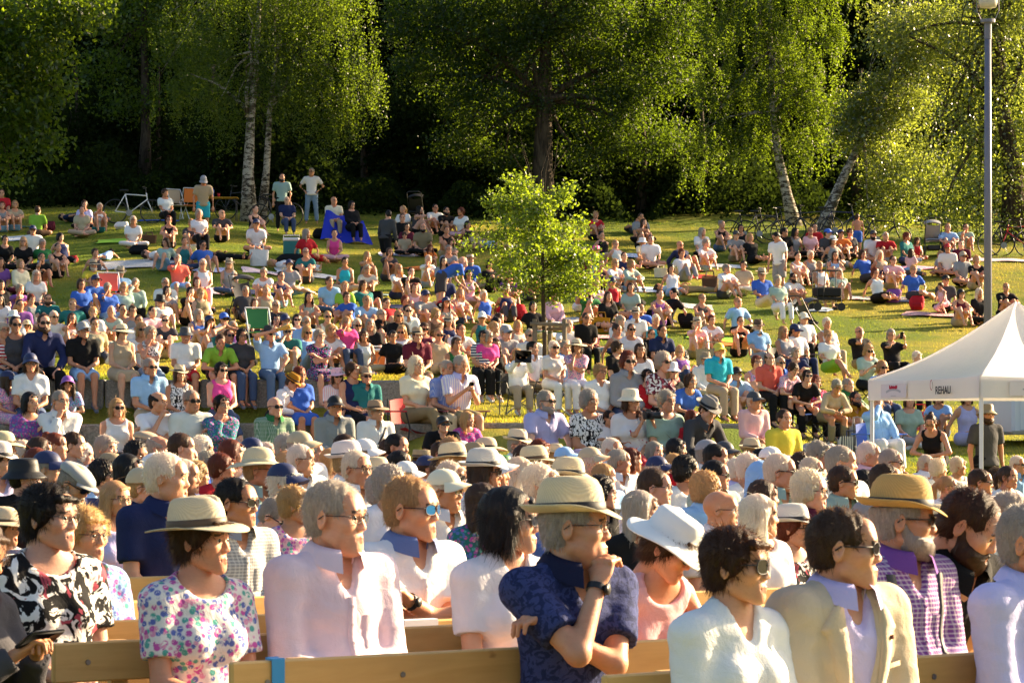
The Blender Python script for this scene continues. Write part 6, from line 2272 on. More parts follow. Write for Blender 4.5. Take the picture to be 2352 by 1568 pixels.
s C 2320 585 0 GL 24+0 f bb Ko Ks - - -
s C 1690 655 0 GN 34+10 m - Nl Es - g -
s C 1705 725 0 GN 20+0 f ir Wo At - - -
s C 1925 635 0 GK 24+20 f ig Wo Lt - s -
s C 1190 755 0 GK 14+10 m sn Nt Nt - - -
s C 1110 815 0 GK 34+10 f bb Wl Et - s -
s C 1255 820 0 GK 34+20 f bb Ml Lt - - -
s C 2110 865 0 GK 40+20 m sg Wt Ds - - -
s C 2260 835 0 GS -20+0 f in Et Wt - - -
s C 820 705 0 GC 20+0 f bd Xo Es - - -
s C 815 965 0 GK 24+10 f cb Akf Ws - s -
s C 940 1005 0 GC 20+0 f bb Pof Kt - - -
s C 890 1085 0 GE 30+0 m sd Gt Zt - - b
s C 1045 1115 0 GC 24+0 f ln Ko Kd - - -
s C 1500 1035 0 LB 70+0 f ud Lo Jt - - -
s C 1510 1095 0 GK 24+0 f un Vk Vs - - -
s C 1635 1085 0 GN -60+0 m sd Kt Kt - - -
s C 860 1325 0 GC 24+14 f bn Xl Mt UJ s -
s C 1160 1335 0 GC 20+40 m sg Whs Bt - - -
s C 1125 1415 0 GN 24+20 f un Ek Kt - - -
s C 1255 1415 0 GC 14+6 f un Wo Kt - s -
s C 1475 1325 0 GC 14+0 f iw Qof Kt - - -
s C 1975 1325 0 GK 14+0 f ir Wo Jt - g -
s C 2235 1340 0 GE 10+0 f un Kk Kt - s -
s C 690 1375 0 GK 20+0 m sg Wt Kt - - -
s C 165 940 0 GK 20+10 m sn Vq As - - -
s C 560 1110 0 GC 20+0 f bb Pl Wt - - -
s C 370 1205 0 GS 20+0 f bd Kt Wt - - -
s C 45 1350 0 GC 24+60 m sd Wt Kt - - -
s D 320 530 0 SL -40-30 m sd Wt As - - -
s D 385 490 0 GC 24+40 m sd Ktp Ks - s -
s D 475 490 0 GC 24+30 f ld Ako Ks - - -
s D 600 485 0 GC 20+10 f ub Poh Kt - s -
s D 632 455 0 GC 10+0 m sn Rt Kt - - -
s D 745 505 0 GC 24+20 m sn Dt Kt CB - -
s D 850 505 0 GK 14+0 m sd Ot Es CN - -
s D 925 495 0 GC 24+0 f in Do Kt - s -
s D 985 370 0 SD 190-40 c sn - Bs - - -
s D 1115 515 0 GC 10+0 m sd Wtp Ks CD - b
s D 1390 525 0 GC 40+30 f ir To Nt - - -
s D 1475 565 0 GC 20+0 c ln Rk Rd - - -
s D 1425 660 0 GC 150+0 c ln Po Ls - - -
s D 1725 625 0 GC -10-10 m sd Wt Ks CR - -
s D 1662 675 0 GC -60+0 c sb At As - - -
s D 1835 590 0 GC -20+0 m sn Xt Kt - - -
s D 1850 690 0 GC 20+0 m sg At Ks CE s -
s D 1965 720 0 GK 14+0 f cb Ko Es - - -
s D 785 565 0 GS 20+10 f bn Akf Ad FW - -
s D 495 695 0 GK 24+10 f ud Wk Es - - -
s D 675 765 0 CH 20+0 f ub Wk Et - - -
s D 200 840 0 CG 20+10 m sg Bq It FE s -
s D 330 885 0 CH 20-10 f cg Mof Wt - - -
s D 460 865 0 GK 34+10 m sd Wt Ks - s b
s D 1062 815 0 LB 70+0 m sd Kt Dt - s -
s D 1130 825 0 GL 20+10 f cr Wk Kdz - s -
s D 1665 935 0 SK -50+0 c un Pk Pd - - -
s D 1710 885 0 GC 10+0 m sd Dt Kt CK - -
s D 1835 1000 0 GK 14+0 f bd Xk Es CK - -
s D 1985 990 0 GC 24+10 f lw Ko Kt - - -
s D 2205 945 0 GK 20-20 m sb Kq Ks - - -
"""
HAIRC = {'w': ((.80, .76, .70), "white"), 'g': ((.46, .445, .42), "grey"), 'b': ((.54, .38, .19), "blond"), 'n': ((.085, .045, .024), "brown"), 'd': ((.016, .011, .009), "dark"), 'r': ((.19, .045, .018), "auburn"), 'S': ((.07, .03, .014), "dark brown")}
SKINS = [(.58, .295, .175), (.52, .245, .13), (.64, .36, .24), (.54, .265, .15), (.61, .32, .20)]
POSEW = {'BL': "sitting", 'BX': "sitting with arms crossed", 'BC': "sitting hand on chin", 'BK': "sitting hands on knees", 'BT': "sitting hands raised", 'BP': "sitting with a phone", 'BD': "drinking", 'BU': "with arms behind the head", 'BG': "sitting legs crossed",
         'BF': "leaning forward", 'BH': "sitting head bowed", 'CH': "in a chair", 'CG': "in a chair legs crossed", 'CT': "in a chair hands raised", 'CC': "in a chair hand at face", 'GK': "sitting knees up", 'GE': "knees up hand at face", 'GC': "sitting cross-legged",
         'GL': "sitting leaning back", 'GN': "leaning back knees up", 'GS': "sitting sideways", 'LB': "lying down", 'LK': "lying knees up", 'LP': "lying face down", 'SD': "standing", 'SH': "standing hands on hips", 'SL': "standing looking down", 'SB': "bending over", 'SW': "walking stooped", 'SK': "crouching"}
GARW = {'t': "t-shirt", 'q': "polo", 'v': "v-neck top", 'o': "top", 'l': "long sleeves", 'h': "shirt", 'k': "tank top", 'j': "blazer"}
PATW = {'f': "floral ", 's': "striped ", 'c': "checked ", 'd': "dotted ", 'p': "printed ", 'z': "patterned ", 'h': "striped ", 'n': "leaf print ", '': ""}
HATW = {'F': "fedora", 'W': "wide straw hat", 'B': "boater hat", 'P': "straw hat", 'U': "bucket hat", 'G': "sun hat", 'C': "cap", 'L': "flat cap", 'T': "scarf over the head"}
ROWS_Y = [7.85, 9.05, 10.23, 11.3, 12.5, 13.5, 14.6, 15.7, 16.9, 18.1, 19.3, 20.6, 21.9, 23.2, 24.6, 26.0, 27.4, 28.8, 30.2, 31.6]
FIXROW = {('1', '1250', '680'): 10.23, ('2', '560', '540'): 10.23, ('2', '1030', '490'): 11.3, ('2', '1640', '560'): 10.23, ('3', '520', '600'): 9.05, ('3', '1100', '730'): 10.23, ('3', '1520', '840'): 7.85,
          ('4', '920', '730'): 7.85, ('4', '1290', '560'): 9.05, ('4', '1700', '600'): 9.05, ('4', '2085', '700'): 7.85, ('4', '1960', '545'): 11.3, ('1', '310', '540'): 11.3, ('1', '530', '650'): 12.5, ('1', '-150', '760'): 10.23}
recs, taken = [], []
pr = random.Random(17)
for ln in PEOPLE.strip().splitlines():
    tk = ln.split()
    zone, blk, zx, zy, hh, pose, ang, sex, hair, top, bot, hat, eye, beard = tk[:14]
    fat = float(tk[14]) if len(tk) > 14 else (1.12 if pr.random() < .22 else 1.0)
    fat = 1.15 if 1.05 < fat < 1.19 else (1.22 if fat > 1.19 else 1.0)
    ox, oy, sc_ = BLK[blk]
    px, py = (ox + float(zx) / sc_) * .9408, (oy + float(zy) / sc_) * .9408
    aa = ang.replace('-', '+-').lstrip('+').split('+')
    body_a, head_a = float(aa[0]), float(aa[1])
    S = 1.0
    child = sex == 'c'
    sx = ('f' if hair[0] in 'lpbu' else 'm') if child else sex
    base_s = (.72 if pose[0] != 'S' else .68) if child else 1.0
    hq = round(head_a / 24) * 24 if zone in 'sg' else round(head_a / 15) * 15
    J = rig(pose, sx, hq, 0)
    hd = J['HD']
    a_ = R(body_a)
    off = np.array([math.cos(a_) * hd[0] - math.sin(a_) * hd[1], math.sin(a_) * hd[0] + math.cos(a_) * hd[1], hd[2]])
    k_ = (px - CX) / FPX
    s_est = float(hh) / sc_ * .9408 / .25 if float(hh) else 0
    zr = lambda D: CAM_Z - (py - HZ) * D / FPX
    if zone == 'f':
        D0 = FPX / s_est
        best = None
        for r_ in ([FIXROW[blk, zx, zy]] if (blk, zx, zy) in FIXROW else ROWS_Y):
            Yb = r_ / (1 - .69 * k_)                    # the row's back line along this sight line
            for dy in (-.20,):
                D = Yb + dy
                sc = zr(D) / hd[2]
                pos = (k_ * D, D)
                clash = sum(1 for q in taken if q[2] == r_ and abs(q[0] - pos[0]) < .40)
                cost = abs(math.log(D / D0)) * 4 + abs(sc - 1) * 3 + clash * .9
                if best is None or cost < best[0]:
                    best = (cost, D, sc, r_)
        _, D, sc, r_ = best
        taken.append((k_ * D, D, r_))
        S = min(max(sc, .90), 1.10)
        if child:
            S = .8
        bz = zr(D) - hd[2] * S
        if abs(bz) < .12:
            bz = bz * .35
        bx, by = k_ * D - off[0] * S, D - off[1] * S
    elif zone in '123':
        y0, zt = STEPS[int(zone)]
        by = y0 + .20
        zl = 0.0
        seat = .45 * base_s
        D = by + off[1] * base_s
        bz = zt - seat
        sc = (zr(D) - zt) / (hd[2] - .45)
        S = min(max(sc, .86), 1.16) * 1.0
        if child:
            S = min(max(sc, .6), .8)
        bz = zt - .45 * S
        bx = k_ * D - off[0] * S
    else:
        S = base_s * (1 if pose[0] == 'S' else pr.uniform(.97, 1.04))
        lo_, hi_ = (FPX / s_est * .80, FPX / s_est * 1.18) if s_est else (41, 93)
        lo_ = max(lo_, 29.0 if px > 1620 else (42.2 if px < 1120 else 40.5))
        Ds = np.arange(lo_, max(hi_, lo_ + 3), .1)
        xx, yy = k_ * Ds - off[0] * S, Ds - off[1] * S
        f = CAM_Z - (py - HZ) * Ds / FPX - off[2] * S - lawn_z(xx, yy)
        cr = np.where((f[:-1] >= 0) & (f[1:] < 0))[0]
        i = int(cr[0]) if len(cr) and not s_est else int(np.argmin(np.abs(f) + (.02 * np.abs(Ds - FPX / s_est) if s_est else 0)))
        D = float(Ds[i])
        bx, by = k_ * D - off[0] * S, D - off[1] * S
        bz = float(lawn_z(bx, by))
        res = float(f[i])
        if abs(res) > .02:                              # a taller or shorter sitter closes the rest of the gap
            S2 = min(max(S * (1 + res / (off[2] * S)), S * .86), S * 1.15)
            S = S2
            if abs(res) > .2:
                bz += 0
            bx, by = k_ * D - off[0] * S, D - off[1] * S
    recs.append(dict(zone=zone, px=px, py=py, D=D, S=S, pos=(bx, by, bz), pose=pose, a=body_a, hq=hq, sex=sx, child=child, hair=hair, top=top, bot=bot, hat=hat, eye=eye, beard=beard, fat=fat, J=J, key=(blk, zx, zy)))

# listeners between those above who show only as a head or a hat in the packed middle rows
fr = random.Random(77)
main_px = [(r['px'], r['py'], r['D']) for r in recs]
nfill = 0
for att in range(4000):
    if nfill >= 64:
        break
    r_ = fr.choice([q for q in ROWS_Y if q > 16])
    px = fr.uniform(-5, 2050)
    k_ = (px - CX) / FPX
    D = r_ / (1 - .69 * k_) - .20
    if not 16 < D < 34 or (px > 1600 and D > 29):
        continue
    x_ = k_ * D
    sx = fr.choice('mf')
    J = rig('BL', sx, 45, 0)
    S = fr.uniform(.94, 1.05)
    hd = J['HD']
    py = HZ - (hd[2] * S - CAM_Z) * FPX / D
    if any(q[2] == r_ and abs(q[0] - x_) < .46 for q in taken):
        continue
    if any(abs(a_ - px) < (17 if d_ > D else 12) and abs(b_ - py) < 30 for a_, b_, d_ in main_px):
        continue
    taken.append((x_, D, r_)); main_px.append((px, py, D)); nfill += 1
    a_ = R(34)
    off = np.array([math.cos(a_) * hd[0] - math.sin(a_) * hd[1], math.sin(a_) * hd[0] + math.cos(a_) * hd[1], hd[2]])
    hair = (fr.choice('ssre') if sx == 'm' else fr.choice('ibicl')) + fr.choice('wwggnbd')
    hat = fr.choice(['-'] * 9 + ['PI', 'FI', 'CW', 'CE', 'WI', 'FW', 'CN'])
    recs.append(dict(zone='f', px=px, py=py, D=D, S=S, pos=(x_ - off[0] * S, D - off[1] * S, 0.0), pose='BL', a=34.0, hq=45, sex=sx, child=False, hair=hair, top=fr.choice('WWLPAMNBF') + ('q' if sx == 'm' else 'o'), bot='Nt', hat=hat, eye=fr.choice('--sg'), beard='-', fat=1.0, J=J, key=('fill', str(att), '')))

# more sitters of the dense parts of the slope
ns_ = 0
for att in range(3000):
    if ns_ >= 62:
        break
    px, py = (fr.uniform(0, 1230), fr.uniform(575, 790)) if fr.random() < .66 else (fr.uniform(1290, 2250), fr.uniform(520, 760))
    if px > 1700 and py > 640:
        continue
    if any(abs(a_ - px) < 25 and abs(b_ - py) < 24 for a_, b_, d_ in main_px):
        continue
    sx = fr.choice('mff')
    pose = fr.choice(['GK', 'GC', 'GN', 'GC', 'GK', 'GE', 'GS', 'GL'])
    a0 = fr.uniform(0, 34)
    J = rig(pose, sx, 0, 0)
    hd = J['HD']; a_ = R(a0); S = fr.uniform(.95, 1.04)
    off = np.array([math.cos(a_) * hd[0] - math.sin(a_) * hd[1], math.sin(a_) * hd[0] + math.cos(a_) * hd[1], hd[2]])
    k_ = (px - CX) / FPX
    Ds = np.arange(43.0, 92, .1)
    f = CAM_Z - (py - HZ) * Ds / FPX - off[2] * S - lawn_z(k_ * Ds - off[0] * S, Ds - off[1] * S)
    cr = np.where((f[:-1] >= 0) & (f[1:] < 0))[0]
    if not len(cr):
        continue
    D = float(Ds[int(cr[0])])
    bx, by = k_ * D - off[0] * S, D - off[1] * S
    main_px.append((px, py, D)); ns_ += 1
    hair = (fr.choice('sse') if sx == 'm' else fr.choice('iblupl')) + fr.choice('gnndbbw')
    recs.append(dict(zone='s', px=px, py=py, D=D, S=S, pos=(bx, by, float(lawn_z(bx, by))), pose=pose, a=a0, hq=0, sex=sx, child=False, hair=hair, top=fr.choice('WWLPANKBDRMTE') + ('t' if sx == 'm' else fr.choice('ok')), bot=fr.choice('NKDJEL') + fr.choice('ts'), hat=fr.choice(['-'] * 7 + ['CN', 'FE', 'CW']), eye=fr.choice('--s'), beard='-', fat=1.0, J=J, key=('more', str(att), '')))

# the 300 that show largest are people of their own; the rest become one crowd
order = sorted(range(len(recs)), key=lambda i: recs[i]['D'] / recs[i]['S'])
for n_, i in enumerate(order):
    recs[i]['solo'] = n_ < 300

def jitter(c, amt=.10):
    k_ = 1 + pr.uniform(-amt, amt)
    return tuple(min(.82, max(0, v * k_ * (1 + pr.uniform(-.04, .04)))) for v in c)

def top_parts(t):
    out_ = []
    for q in t.split('+'):
        col, g_ = q[0], q[1]
        pat = q[-1] if len(q) > 2 and q[-1] in 'fscdpzhn' else ''
        out_.append((col, g_, pat))
    return out_

def describe(r, eyes=True, pose=True, topw=True):
    noun = ("girl" if r['sex'] == 'f' else "boy") if r['child'] else ("woman" if r['sex'] == 'f' else "man")
    h = r['hair']
    hw = "bald" if h == '-' else (("balding" if h[0] in 'h' else HAIRC[h[1]][1] + "-haired"))
    b = "bearded " if r['beard'] == 'b' else ("moustached " if r['beard'] == 'm' else "")
    w = f"{b}{hw} {noun}"
    if r['hat'] != '-':
        w = f"{b}{noun} in {C_[r['hat'][1]][1]} {HATW[r['hat'][0]]}"
    if r['top'] == '-':
        return f"bare-chested {noun} in blue swim shorts " + POSEW[r['pose']]
    c, g_, p = top_parts(r['top'])[0]
    dress = r['bot'][1] in 'Dd' and r['bot'][0] == c
    t = f"{C_[c][1]} {PATW[p]}{'dress' if dress else GARW[g_]}"
    w += (" and " if r['hat'] != '-' else " in ") + t
    if eyes and r['eye'] != '-':
        w += " and glasses" if r['eye'] == 'g' else (" and mirrored sunglasses" if r['eye'] == 'm' else " and sunglasses")
    if pose:
        w += " " + POSEW[r['pose']]
    return w

GRP = {'f': "listeners on the benches", '1': "people on the stone tiers", '2': "people on the stone tiers", '3': "people on the stone tiers", 's': "people on the grass slope", 'g': "people on the grass slope"}
ZW = {'f': "on the benches", '1': "on lowest stone tier", '2': "on stone tier", '3': "on upper stone tier", 's': "on the slope", 'g': "on the lawn"}

towel = {}
def towel_mesh():
    if 0 not in towel:
        P = [ell((0, .030, .030), (.108, .135, .118), 0), ell((0, .085, -.13), (.135, .085, .17), .05), cap((-.09, -.02, -.02), (-.12, -.04, -.25), .045, .05, .04), cap((.09, -.02, -.02), (.12, -.04, -.25), .045, .05, .04),
             ell((0, -.16, -.03), (.072, .13, .115), .01, -1), cap((0, -.2, -.3), (0, -.02, -.1), .07, .06, .01, -1)]
        V, Q = Field(P, .008).surface()
        V = V + normals(V, Q) * (wavy(V, 30, 2) * .006)[:, None]
        towel[0] = mesh_np("towel", V, [Q], ["cloth"])
    return towel[0]

crowd = []
def add(name, me, root, r, color, M=None):
    """a part of a person, or a layer of the crowd"""
    if r['solo']:
        return link(name, me, root, mat=M, color=color)
    crowd.append((me, r['M'] @ (M or Matrix.Identity(4)), color))

for r in recs:
    lod = 3 if not r['solo'] else 0 if r['D'] < 13.5 else (1 if r['D'] < 44 else 2)
    r['lod'] = lod
    J, sx, pose, fat = r['J'], r['sex'], r['pose'], r['fat']
    pr.seed(int(r['px'] * 7 + r['py'] * 131))
    old = r['hair'] == '-' or r['hair'][-1] in 'wg'
    hk = ('m' if sx == 'm' else 'f') + ('2' if old and not r['child'] else '1')
    M = Matrix.Translation(r['pos']) @ Matrix.Rotation(R(r['a']), 4, 'Z') @ Matrix.Scale(r['S'], 4)
    r['M'] = M
    skin = jitter(pr.choice(SKINS), .10)
    if r['key'] == ('4', '820', '240'):
        skin = (.30, .16, .09)
    pitch = 0
    me = body_mesh(pose, sx, fat, hk, r['hq'], pitch, lod)
    root = None
    if r['solo']:
        root = link("person", me, None, color=skin)
        root.matrix_world = M
        root['category'] = "person"
        root['group'] = GRP[r['zone']]
        r['obj'] = root
    else:
        crowd.append((me, M, skin))
    hs = 1.0 if sx == 'm' else .955
    HM = Matrix.Translation(J['HD']) @ Matrix(J['HR']).to_4x4() @ Matrix.Scale(hs * (1.22 if r['child'] else 1.0), 4)
    if r['child']:
        pass
    hat = r['hat']
    if r['hair'] != '-' and hat[0] != 'T':
        st, hc = r['hair'][0], r['hair'][1]
        if hat != '-' and st in 'ac':
            st = 'b' if sx == 'f' else 's'
        HMh = HM @ Matrix.Scale(pr.uniform(.985, 1.03), 4, (0, 0, 1))
        if pr.random() < .5:
            HMh = HMh @ Matrix.Scale(-1, 4, (1, 0, 0))
        add("hair", hair_mesh(st, lod, hat != '-'), root, r, jitter(HAIRC[hc][0], .16), HMh)
    if r['beard'] != '-':
        bc = HAIRC[r['hair'][1] if r['hair'] != '-' else 'd'][0]
        add("beard" if r['beard'] == 'b' else "moustache", beard_mesh(r['beard'], lod), root, r, jitter(bc, .1), HM)
    if hat != '-':
        hcol = jitter(C_[hat[1]][0], .06)
        if hat[0] == 'T':
            add("head_scarf", towel_mesh(), root, r, hcol, HM)
        else:
            hm_, bm_ = hat_mesh(hat[0])
            hmat = HM @ Matrix.Translation((0, .0, .004)) @ Matrix.Rotation(R(pr.uniform(-6, 4)), 4, 'X') @ Matrix.Rotation(R(pr.uniform(-4, 4)), 4, 'Y')
            ho = add("hat" if hat[0] not in 'CL' else "cap", hm_, root, r, hcol, hmat)
            if bm_ is not None:
                bcol = (.012, .012, .014) if hat[1] in 'WZA' or r['key'][0] in '4' else pr.choice([(.012, .012, .014), (.10, .06, .03), tuple(v * .7 for v in hcol)])
                if r['solo']:
                    link("hat_band", bm_, ho, color=bcol)
                else:
                    crowd.append((bm_, M @ hmat, bcol))
    if r['eye'] != '-':
        add("glasses" if r['eye'] == 'g' else "sunglasses", glasses_mesh(r['eye'], lod), root, r, pr.choice([(.012, .011, .011), (.06, .03, .02), (.015, .015, .02)]), HM)
    tops = top_parts(r['top']) if r['top'] != '-' else []
    for ti, (c, g_, p) in enumerate(tops):
        gar, neck, coll = {'t': ('t', 't', 0), 'q': ('t', 'v', 1), 'v': ('t', 'v', 0), 'o': ('t', 'o', 0), 'l': ('l', 'o', 0), 'h': ('l', 'v', 1), 'k': ('k', 'o', 0), 'j': ('j', 't', 0)}[g_]
        tc = jitter(C_[c][0], .08)
        if len(tops) > 1 and ti == 1:
            gar = 't'
        so = add({'j': "jacket", 'k': "tank_top", 'q': "polo_shirt", 'h': "shirt", 't': "t_shirt"}.get(g_, "blouse" if sx == 'f' else "shirt"), cloth_mesh(gar, pose, sx, fat, lod, neck, p, r['hq']), root, r, tc)
        if r['solo']:
            r.setdefault('tops', []).append(so)
        if coll and (lod < 2 or r['D'] < 60):
            cc = tc
            if r['key'] == ('2', '1030', '490'):
                cc = (.16, .20, .38)
            if r['key'] == ('3', '520', '600'):
                cc = (.012, .014, .04)
            co_ = add("collar", collar_mesh(pose, sx, lod), so if r['solo'] else root, r, cc)
    b = r['bot']
    bcol = jitter(C_[b[0]][0], .08)
    bg_ = {'t': 'T', 's': 'S', 'd': 'D', 'k': 'D'}[b[1]]
    if bg_ == 'D' and tops and b[0] == tops[0][0]:
        bcol = tc
    if b[0] in 'NLB' and bg_ == 'T':
        bcol = jitter(pr.choice([(.03, .05, .12), (.06, .09, .17), (.10, .15, .26)] if b[0] != 'L' else [(.20, .28, .40), (.26, .34, .46)]), .1)
    bp = b[2] if len(b) > 2 else (tops[0][2] if bg_ == 'D' and tops and b[0] == tops[0][0] else '')
    bn = {'T': "trousers", 'S': "shorts", 'D': "skirt"}[bg_]
    add(bn, cloth_mesh(bg_, pose, sx, fat, lod if r['zone'] != 'f' else 3, 't', bp), root, r, bcol)
    if r['zone'] in '123sg' and r['solo'] and r['D'] < 85 and pose[0] != 'L' and (bg_ == 'T' or pr.random() < .5) and r['px'] > -20:
        shc = pr.choice([(.02, .02, .022), (.55, .54, .52), (.10, .06, .035), (.12, .13, .16), (.45, .42, .38)])
        for q in 'LR':
            d = J['toe' + q] - J['an' + q]
            y_ = -unit(d)
            zax = v3(0, 0, 1) if abs(y_[2]) < .8 else v3(0, 1, 0)
            x_ = unit(np.cross(y_, zax)); z_ = np.cross(x_, y_)
            Mx = Matrix(np.stack([x_, y_, z_], 1)).to_4x4()
            Mx.translation = J['an' + q]
            add("shoe", shoe_mesh(), root, r, shc, Mx)

# labels: as short as singles one person out
from collections import Counter
solo = [r for r in recs if r['solo']]
def side(x):
    return "at far left" if x < 300 else "left" if x < 800 else "in the middle" if x < 1500 else "right" if x < 2050 else "at far right"
nz = {}
def lab(r, lv):
    if lv == 0:
        return describe(r) + " " + ZW[r['zone']]
    near = sorted((q for q in solo if q is not r), key=lambda q: math.hypot(q['px'] - r['px'], (q['py'] - r['py']) * 1.3))
    q = near[(lv - 1) // 2 % 6]
    rel = "right of" if r['px'] > q['px'] else "left of"
    c, g_, p = top_parts(q['top'])[0] if q['top'] != '-' else ('B', 't', '')
    nn = ("girl" if q['sex'] == 'f' else "boy") if q['child'] else ("woman" if q['sex'] == 'f' else "man")
    if q['hat'] != '-':
        qd = f"{nn} with {C_[q['hat'][1]][1]} {HATW[q['hat'][0]]}"
    else:
        hw = "bald" if q['hair'] == '-' else ("balding" if q['hair'][0] == 'h' else HAIRC[q['hair'][1]][1] + "-haired")
        qd = f"{hw} {nn} in {C_[c][1]} {GARW[g_]}"
    if lv % 2:
        return describe(r, True, False) + f" {rel} {qd}"
    return describe(r, False, True) + f" {rel} {qd}"
used = Counter()
cand = {id(r): lab(r, 0) for r in solo}
cnt = Counter(cand.values())
final = {}
for r in solo:
    l0 = cand[id(r)]
    if cnt[l0] == 1 and len(l0.split()) <= 16:
        final[id(r)] = l0
        used[l0] += 1
for r in solo:
    if id(r) in final:
        continue
    for lv in range(1, 13):
        l1 = lab(r, lv)
        if used[l1] == 0 and len(l1.split()) <= 16:
            break
    else:
        l1 = describe(r, False, False) + " " + side(r['px']) + f" beside {C_[top_parts(r['top'])[0][0]][1]} neighbour"
    final[id(r)] = l1
    used[l1] += 1
for r in solo:
    w = final[id(r)].split()
    r['obj']['label'] = " ".join(w[:16])

# everyone past the 300 largest: one crowd, coloured face by face
if crowd:
    for nm, fn_ in (("skin", make_skin), ("hair", make_hair)):
        fn_("crowd_" + nm, True)
    make_cloth("crowd_cloth", None, True)
    m, nt, out = nmat("crowd_tinted"); principled(nt, out, src_color(nt, True), .6, .3)
    mi, mlist = {}, []
    Vs, Qs, T3, Qm, Tm, Qc, Tc = [], [], [], [], [], [], []
    o = 0
    for me, M, colr in crowd:
        n_ = len(me.vertices)
        co_ = np.empty(n_ * 3, np.float32); me.vertices.foreach_get("co", co_)
        Mn = np.array(M)
        co_ = co_.reshape(-1, 3) @ Mn[:3, :3].T + Mn[:3, 3]
        lt = np.empty(len(me.polygons), np.int32); me.polygons.foreach_get("loop_total", lt)
        ls = np.empty(len(me.polygons), np.int32); me.polygons.foreach_get("loop_start", ls)
        ml = np.empty(len(me.polygons), np.int32); me.polygons.foreach_get("material_index", ml)
        lv = np.empty(len(me.loops), np.int32); me.loops.foreach_get("vertex_index", lv)
        names = [mt.name.split('.')[0] for mt in me.materials]
        loc = []
        for nm in names:
            tgt = "crowd_skin" if nm in ("skin", "lips") else "crowd_hair" if nm == "hair" else "crowd_cloth" if nm.startswith("cloth") else "crowd_tinted" if nm in ("tinted", "straw") else nm
            if tgt not in mi:
                mi[tgt] = len(mlist); mlist.append(tgt)
            loc.append(mi[tgt])
        loc = np.array(loc)
        for k_, A_, Am, Ac in ((4, Qs, Qm, Qc), (3, T3, Tm, Tc)):
            w_ = np.where(lt == k_)[0]
            if len(w_):
                A_.append(lv[ls[w_][:, None] + np.arange(k_)] + o)
                Am.append(loc[ml[w_]])
                Ac.append(np.tile(np.array([*colr, 1], np.float32), (len(w_), 1)))
        Vs.append(co_)
        o += n_
    F, FM, FC = [np.concatenate(Qs)], [np.concatenate(Qm)], [np.concatenate(Qc)]
    if T3:
        F.append(np.concatenate(T3)); FM.append(np.concatenate(Tm)); FC.append(np.concatenate(Tc))
    link("crowd", mesh_np("crowd", np.concatenate(Vs), F, mlist, FM, colors=np.concatenate(FC)), kind="stuff", label="far listeners sitting along the top of the slope", category="crowd")
print([(r['key'], round(r['D'], 1), round(r['S'], 2), round(r['pos'][2], 2)) for r in recs if r['D'] < 13])
print([(r['key'], round(r['D'], 1), round(r['S'], 2), round(r['pos'][2], 2)) for r in recs if r['S'] > 1.12 or r['S'] < .9 and not r['child']])
print("people", len(recs), "solo", len(solo), "meshes", len(BODIES))
# ------------------------------------------------------------------ trimmings that lie on the clothes: plackets, pockets, lapels, straps, prints
from mathutils.bvhtree import BVHTree
BV = {}
def cast(me, J, s_, u_, off):
    if me.name not in BV:
        BV[me.name] = BVHTree.FromPolygons([v.co for v in me.vertices], [tuple(p.vertices) for p in me.polygons])
    o_ = J['P'] + s_ * J['s'] + u_ * J['u'] + .6 * J['f']
    h = BV[me.name].ray_cast(Vector(o_), Vector(-J['f']))
    if h[0] is None:
        return None
    return h[0] + Vector(J['f']) * off
def strip(r, name, pairs, color, mat="tinted", off=.004, n=10, on=0):
    """a cloth strip between two edges given as (side, up) pairs on the chest"""
    so = r['tops'][on]
    mb = MB()
    rows = []
    P = np.array(pairs, float)                          # (k, 2, 2)
    t = np.linspace(0, len(P) - 1, n)
    for q in t:
        i = min(int(q), len(P) - 2)
        e = P[i] + (P[i + 1] - P[i]) * (q - i)
        m_ = [cast(so.data, r['J'], *(e[0] + (e[1] - e[0]) * w), off * k_) for w, k_ in ((0, -.6), (.06, 1), (.5, 1.15), (.94, 1), (1, -.6))]
        if all(x is not None for x in m_):
            rows.append(m_)
    if len(rows) < 2:
        return None
    o = len(mb.v)
    for m_ in rows:
        mb.v += [tuple(x) for x in m_]
    for i in range(len(rows) - 1):
        for j in range(4):
            a_ = i * 5 + j
            mb.f.append((a_, a_ + 5, a_ + 6, a_ + 1)); mb.m.append(0)
    return link(name, mb.mesh(name, [mat], True), so, color=color)
def dots(r, name, pts, color, rad=.0055):
    so = r['tops'][0]
    mb = MB()
    for s_, u_ in pts:
        c = cast(so.data, r['J'], s_, u_, .006)
        if c is not None:
            mb.tube([c - Vector(r['J']['f']) * .004, c + Vector(r['J']['f']) * .002], rad, 6)
    if mb.v:
        link(name, mb.mesh(name, ["tinted"], False), so, color=color)
byk = {r['key']: r for r in recs}
for r in solo:
    if 'tops' not in r or r['lod'] > 1 or r['pose'][0] == 'L':
        continue
    g_ = r['top'][1]
    so = r['tops'][0]
    c = tuple(so.color)[:3]
    if g_ in 'hq' and r['D'] < 40:
        u0, u1 = (.395, .10) if g_ == 'h' else (.395, .26)
        dk = tuple(v * .8 for v in c)
        strip(r, "placket", [((-.015, u0), (.015, u0)), ((-.015, u1), (.015, u1))], c, so.data.materials[0].name.split('.')[0], .0035, 9)
        dots(r, "buttons", [(0, u0 - .03 - .06 * k_) for k_ in range(int((u0 - u1) / .06))], dk)
        if g_ == 'h' and r['sex'] == 'm':
            strip(r, "chest_pocket", [((.045, .335), (.135, .335)), ((.045, .315), (.135, .315)), ((.05, .225), (.13, .225))], c, so.data.materials[0].name.split('.')[0], .004, 7)
jk = byk.get(('4', '920', '730'))
jc = tuple(jk['tops'][0].color)[:3]
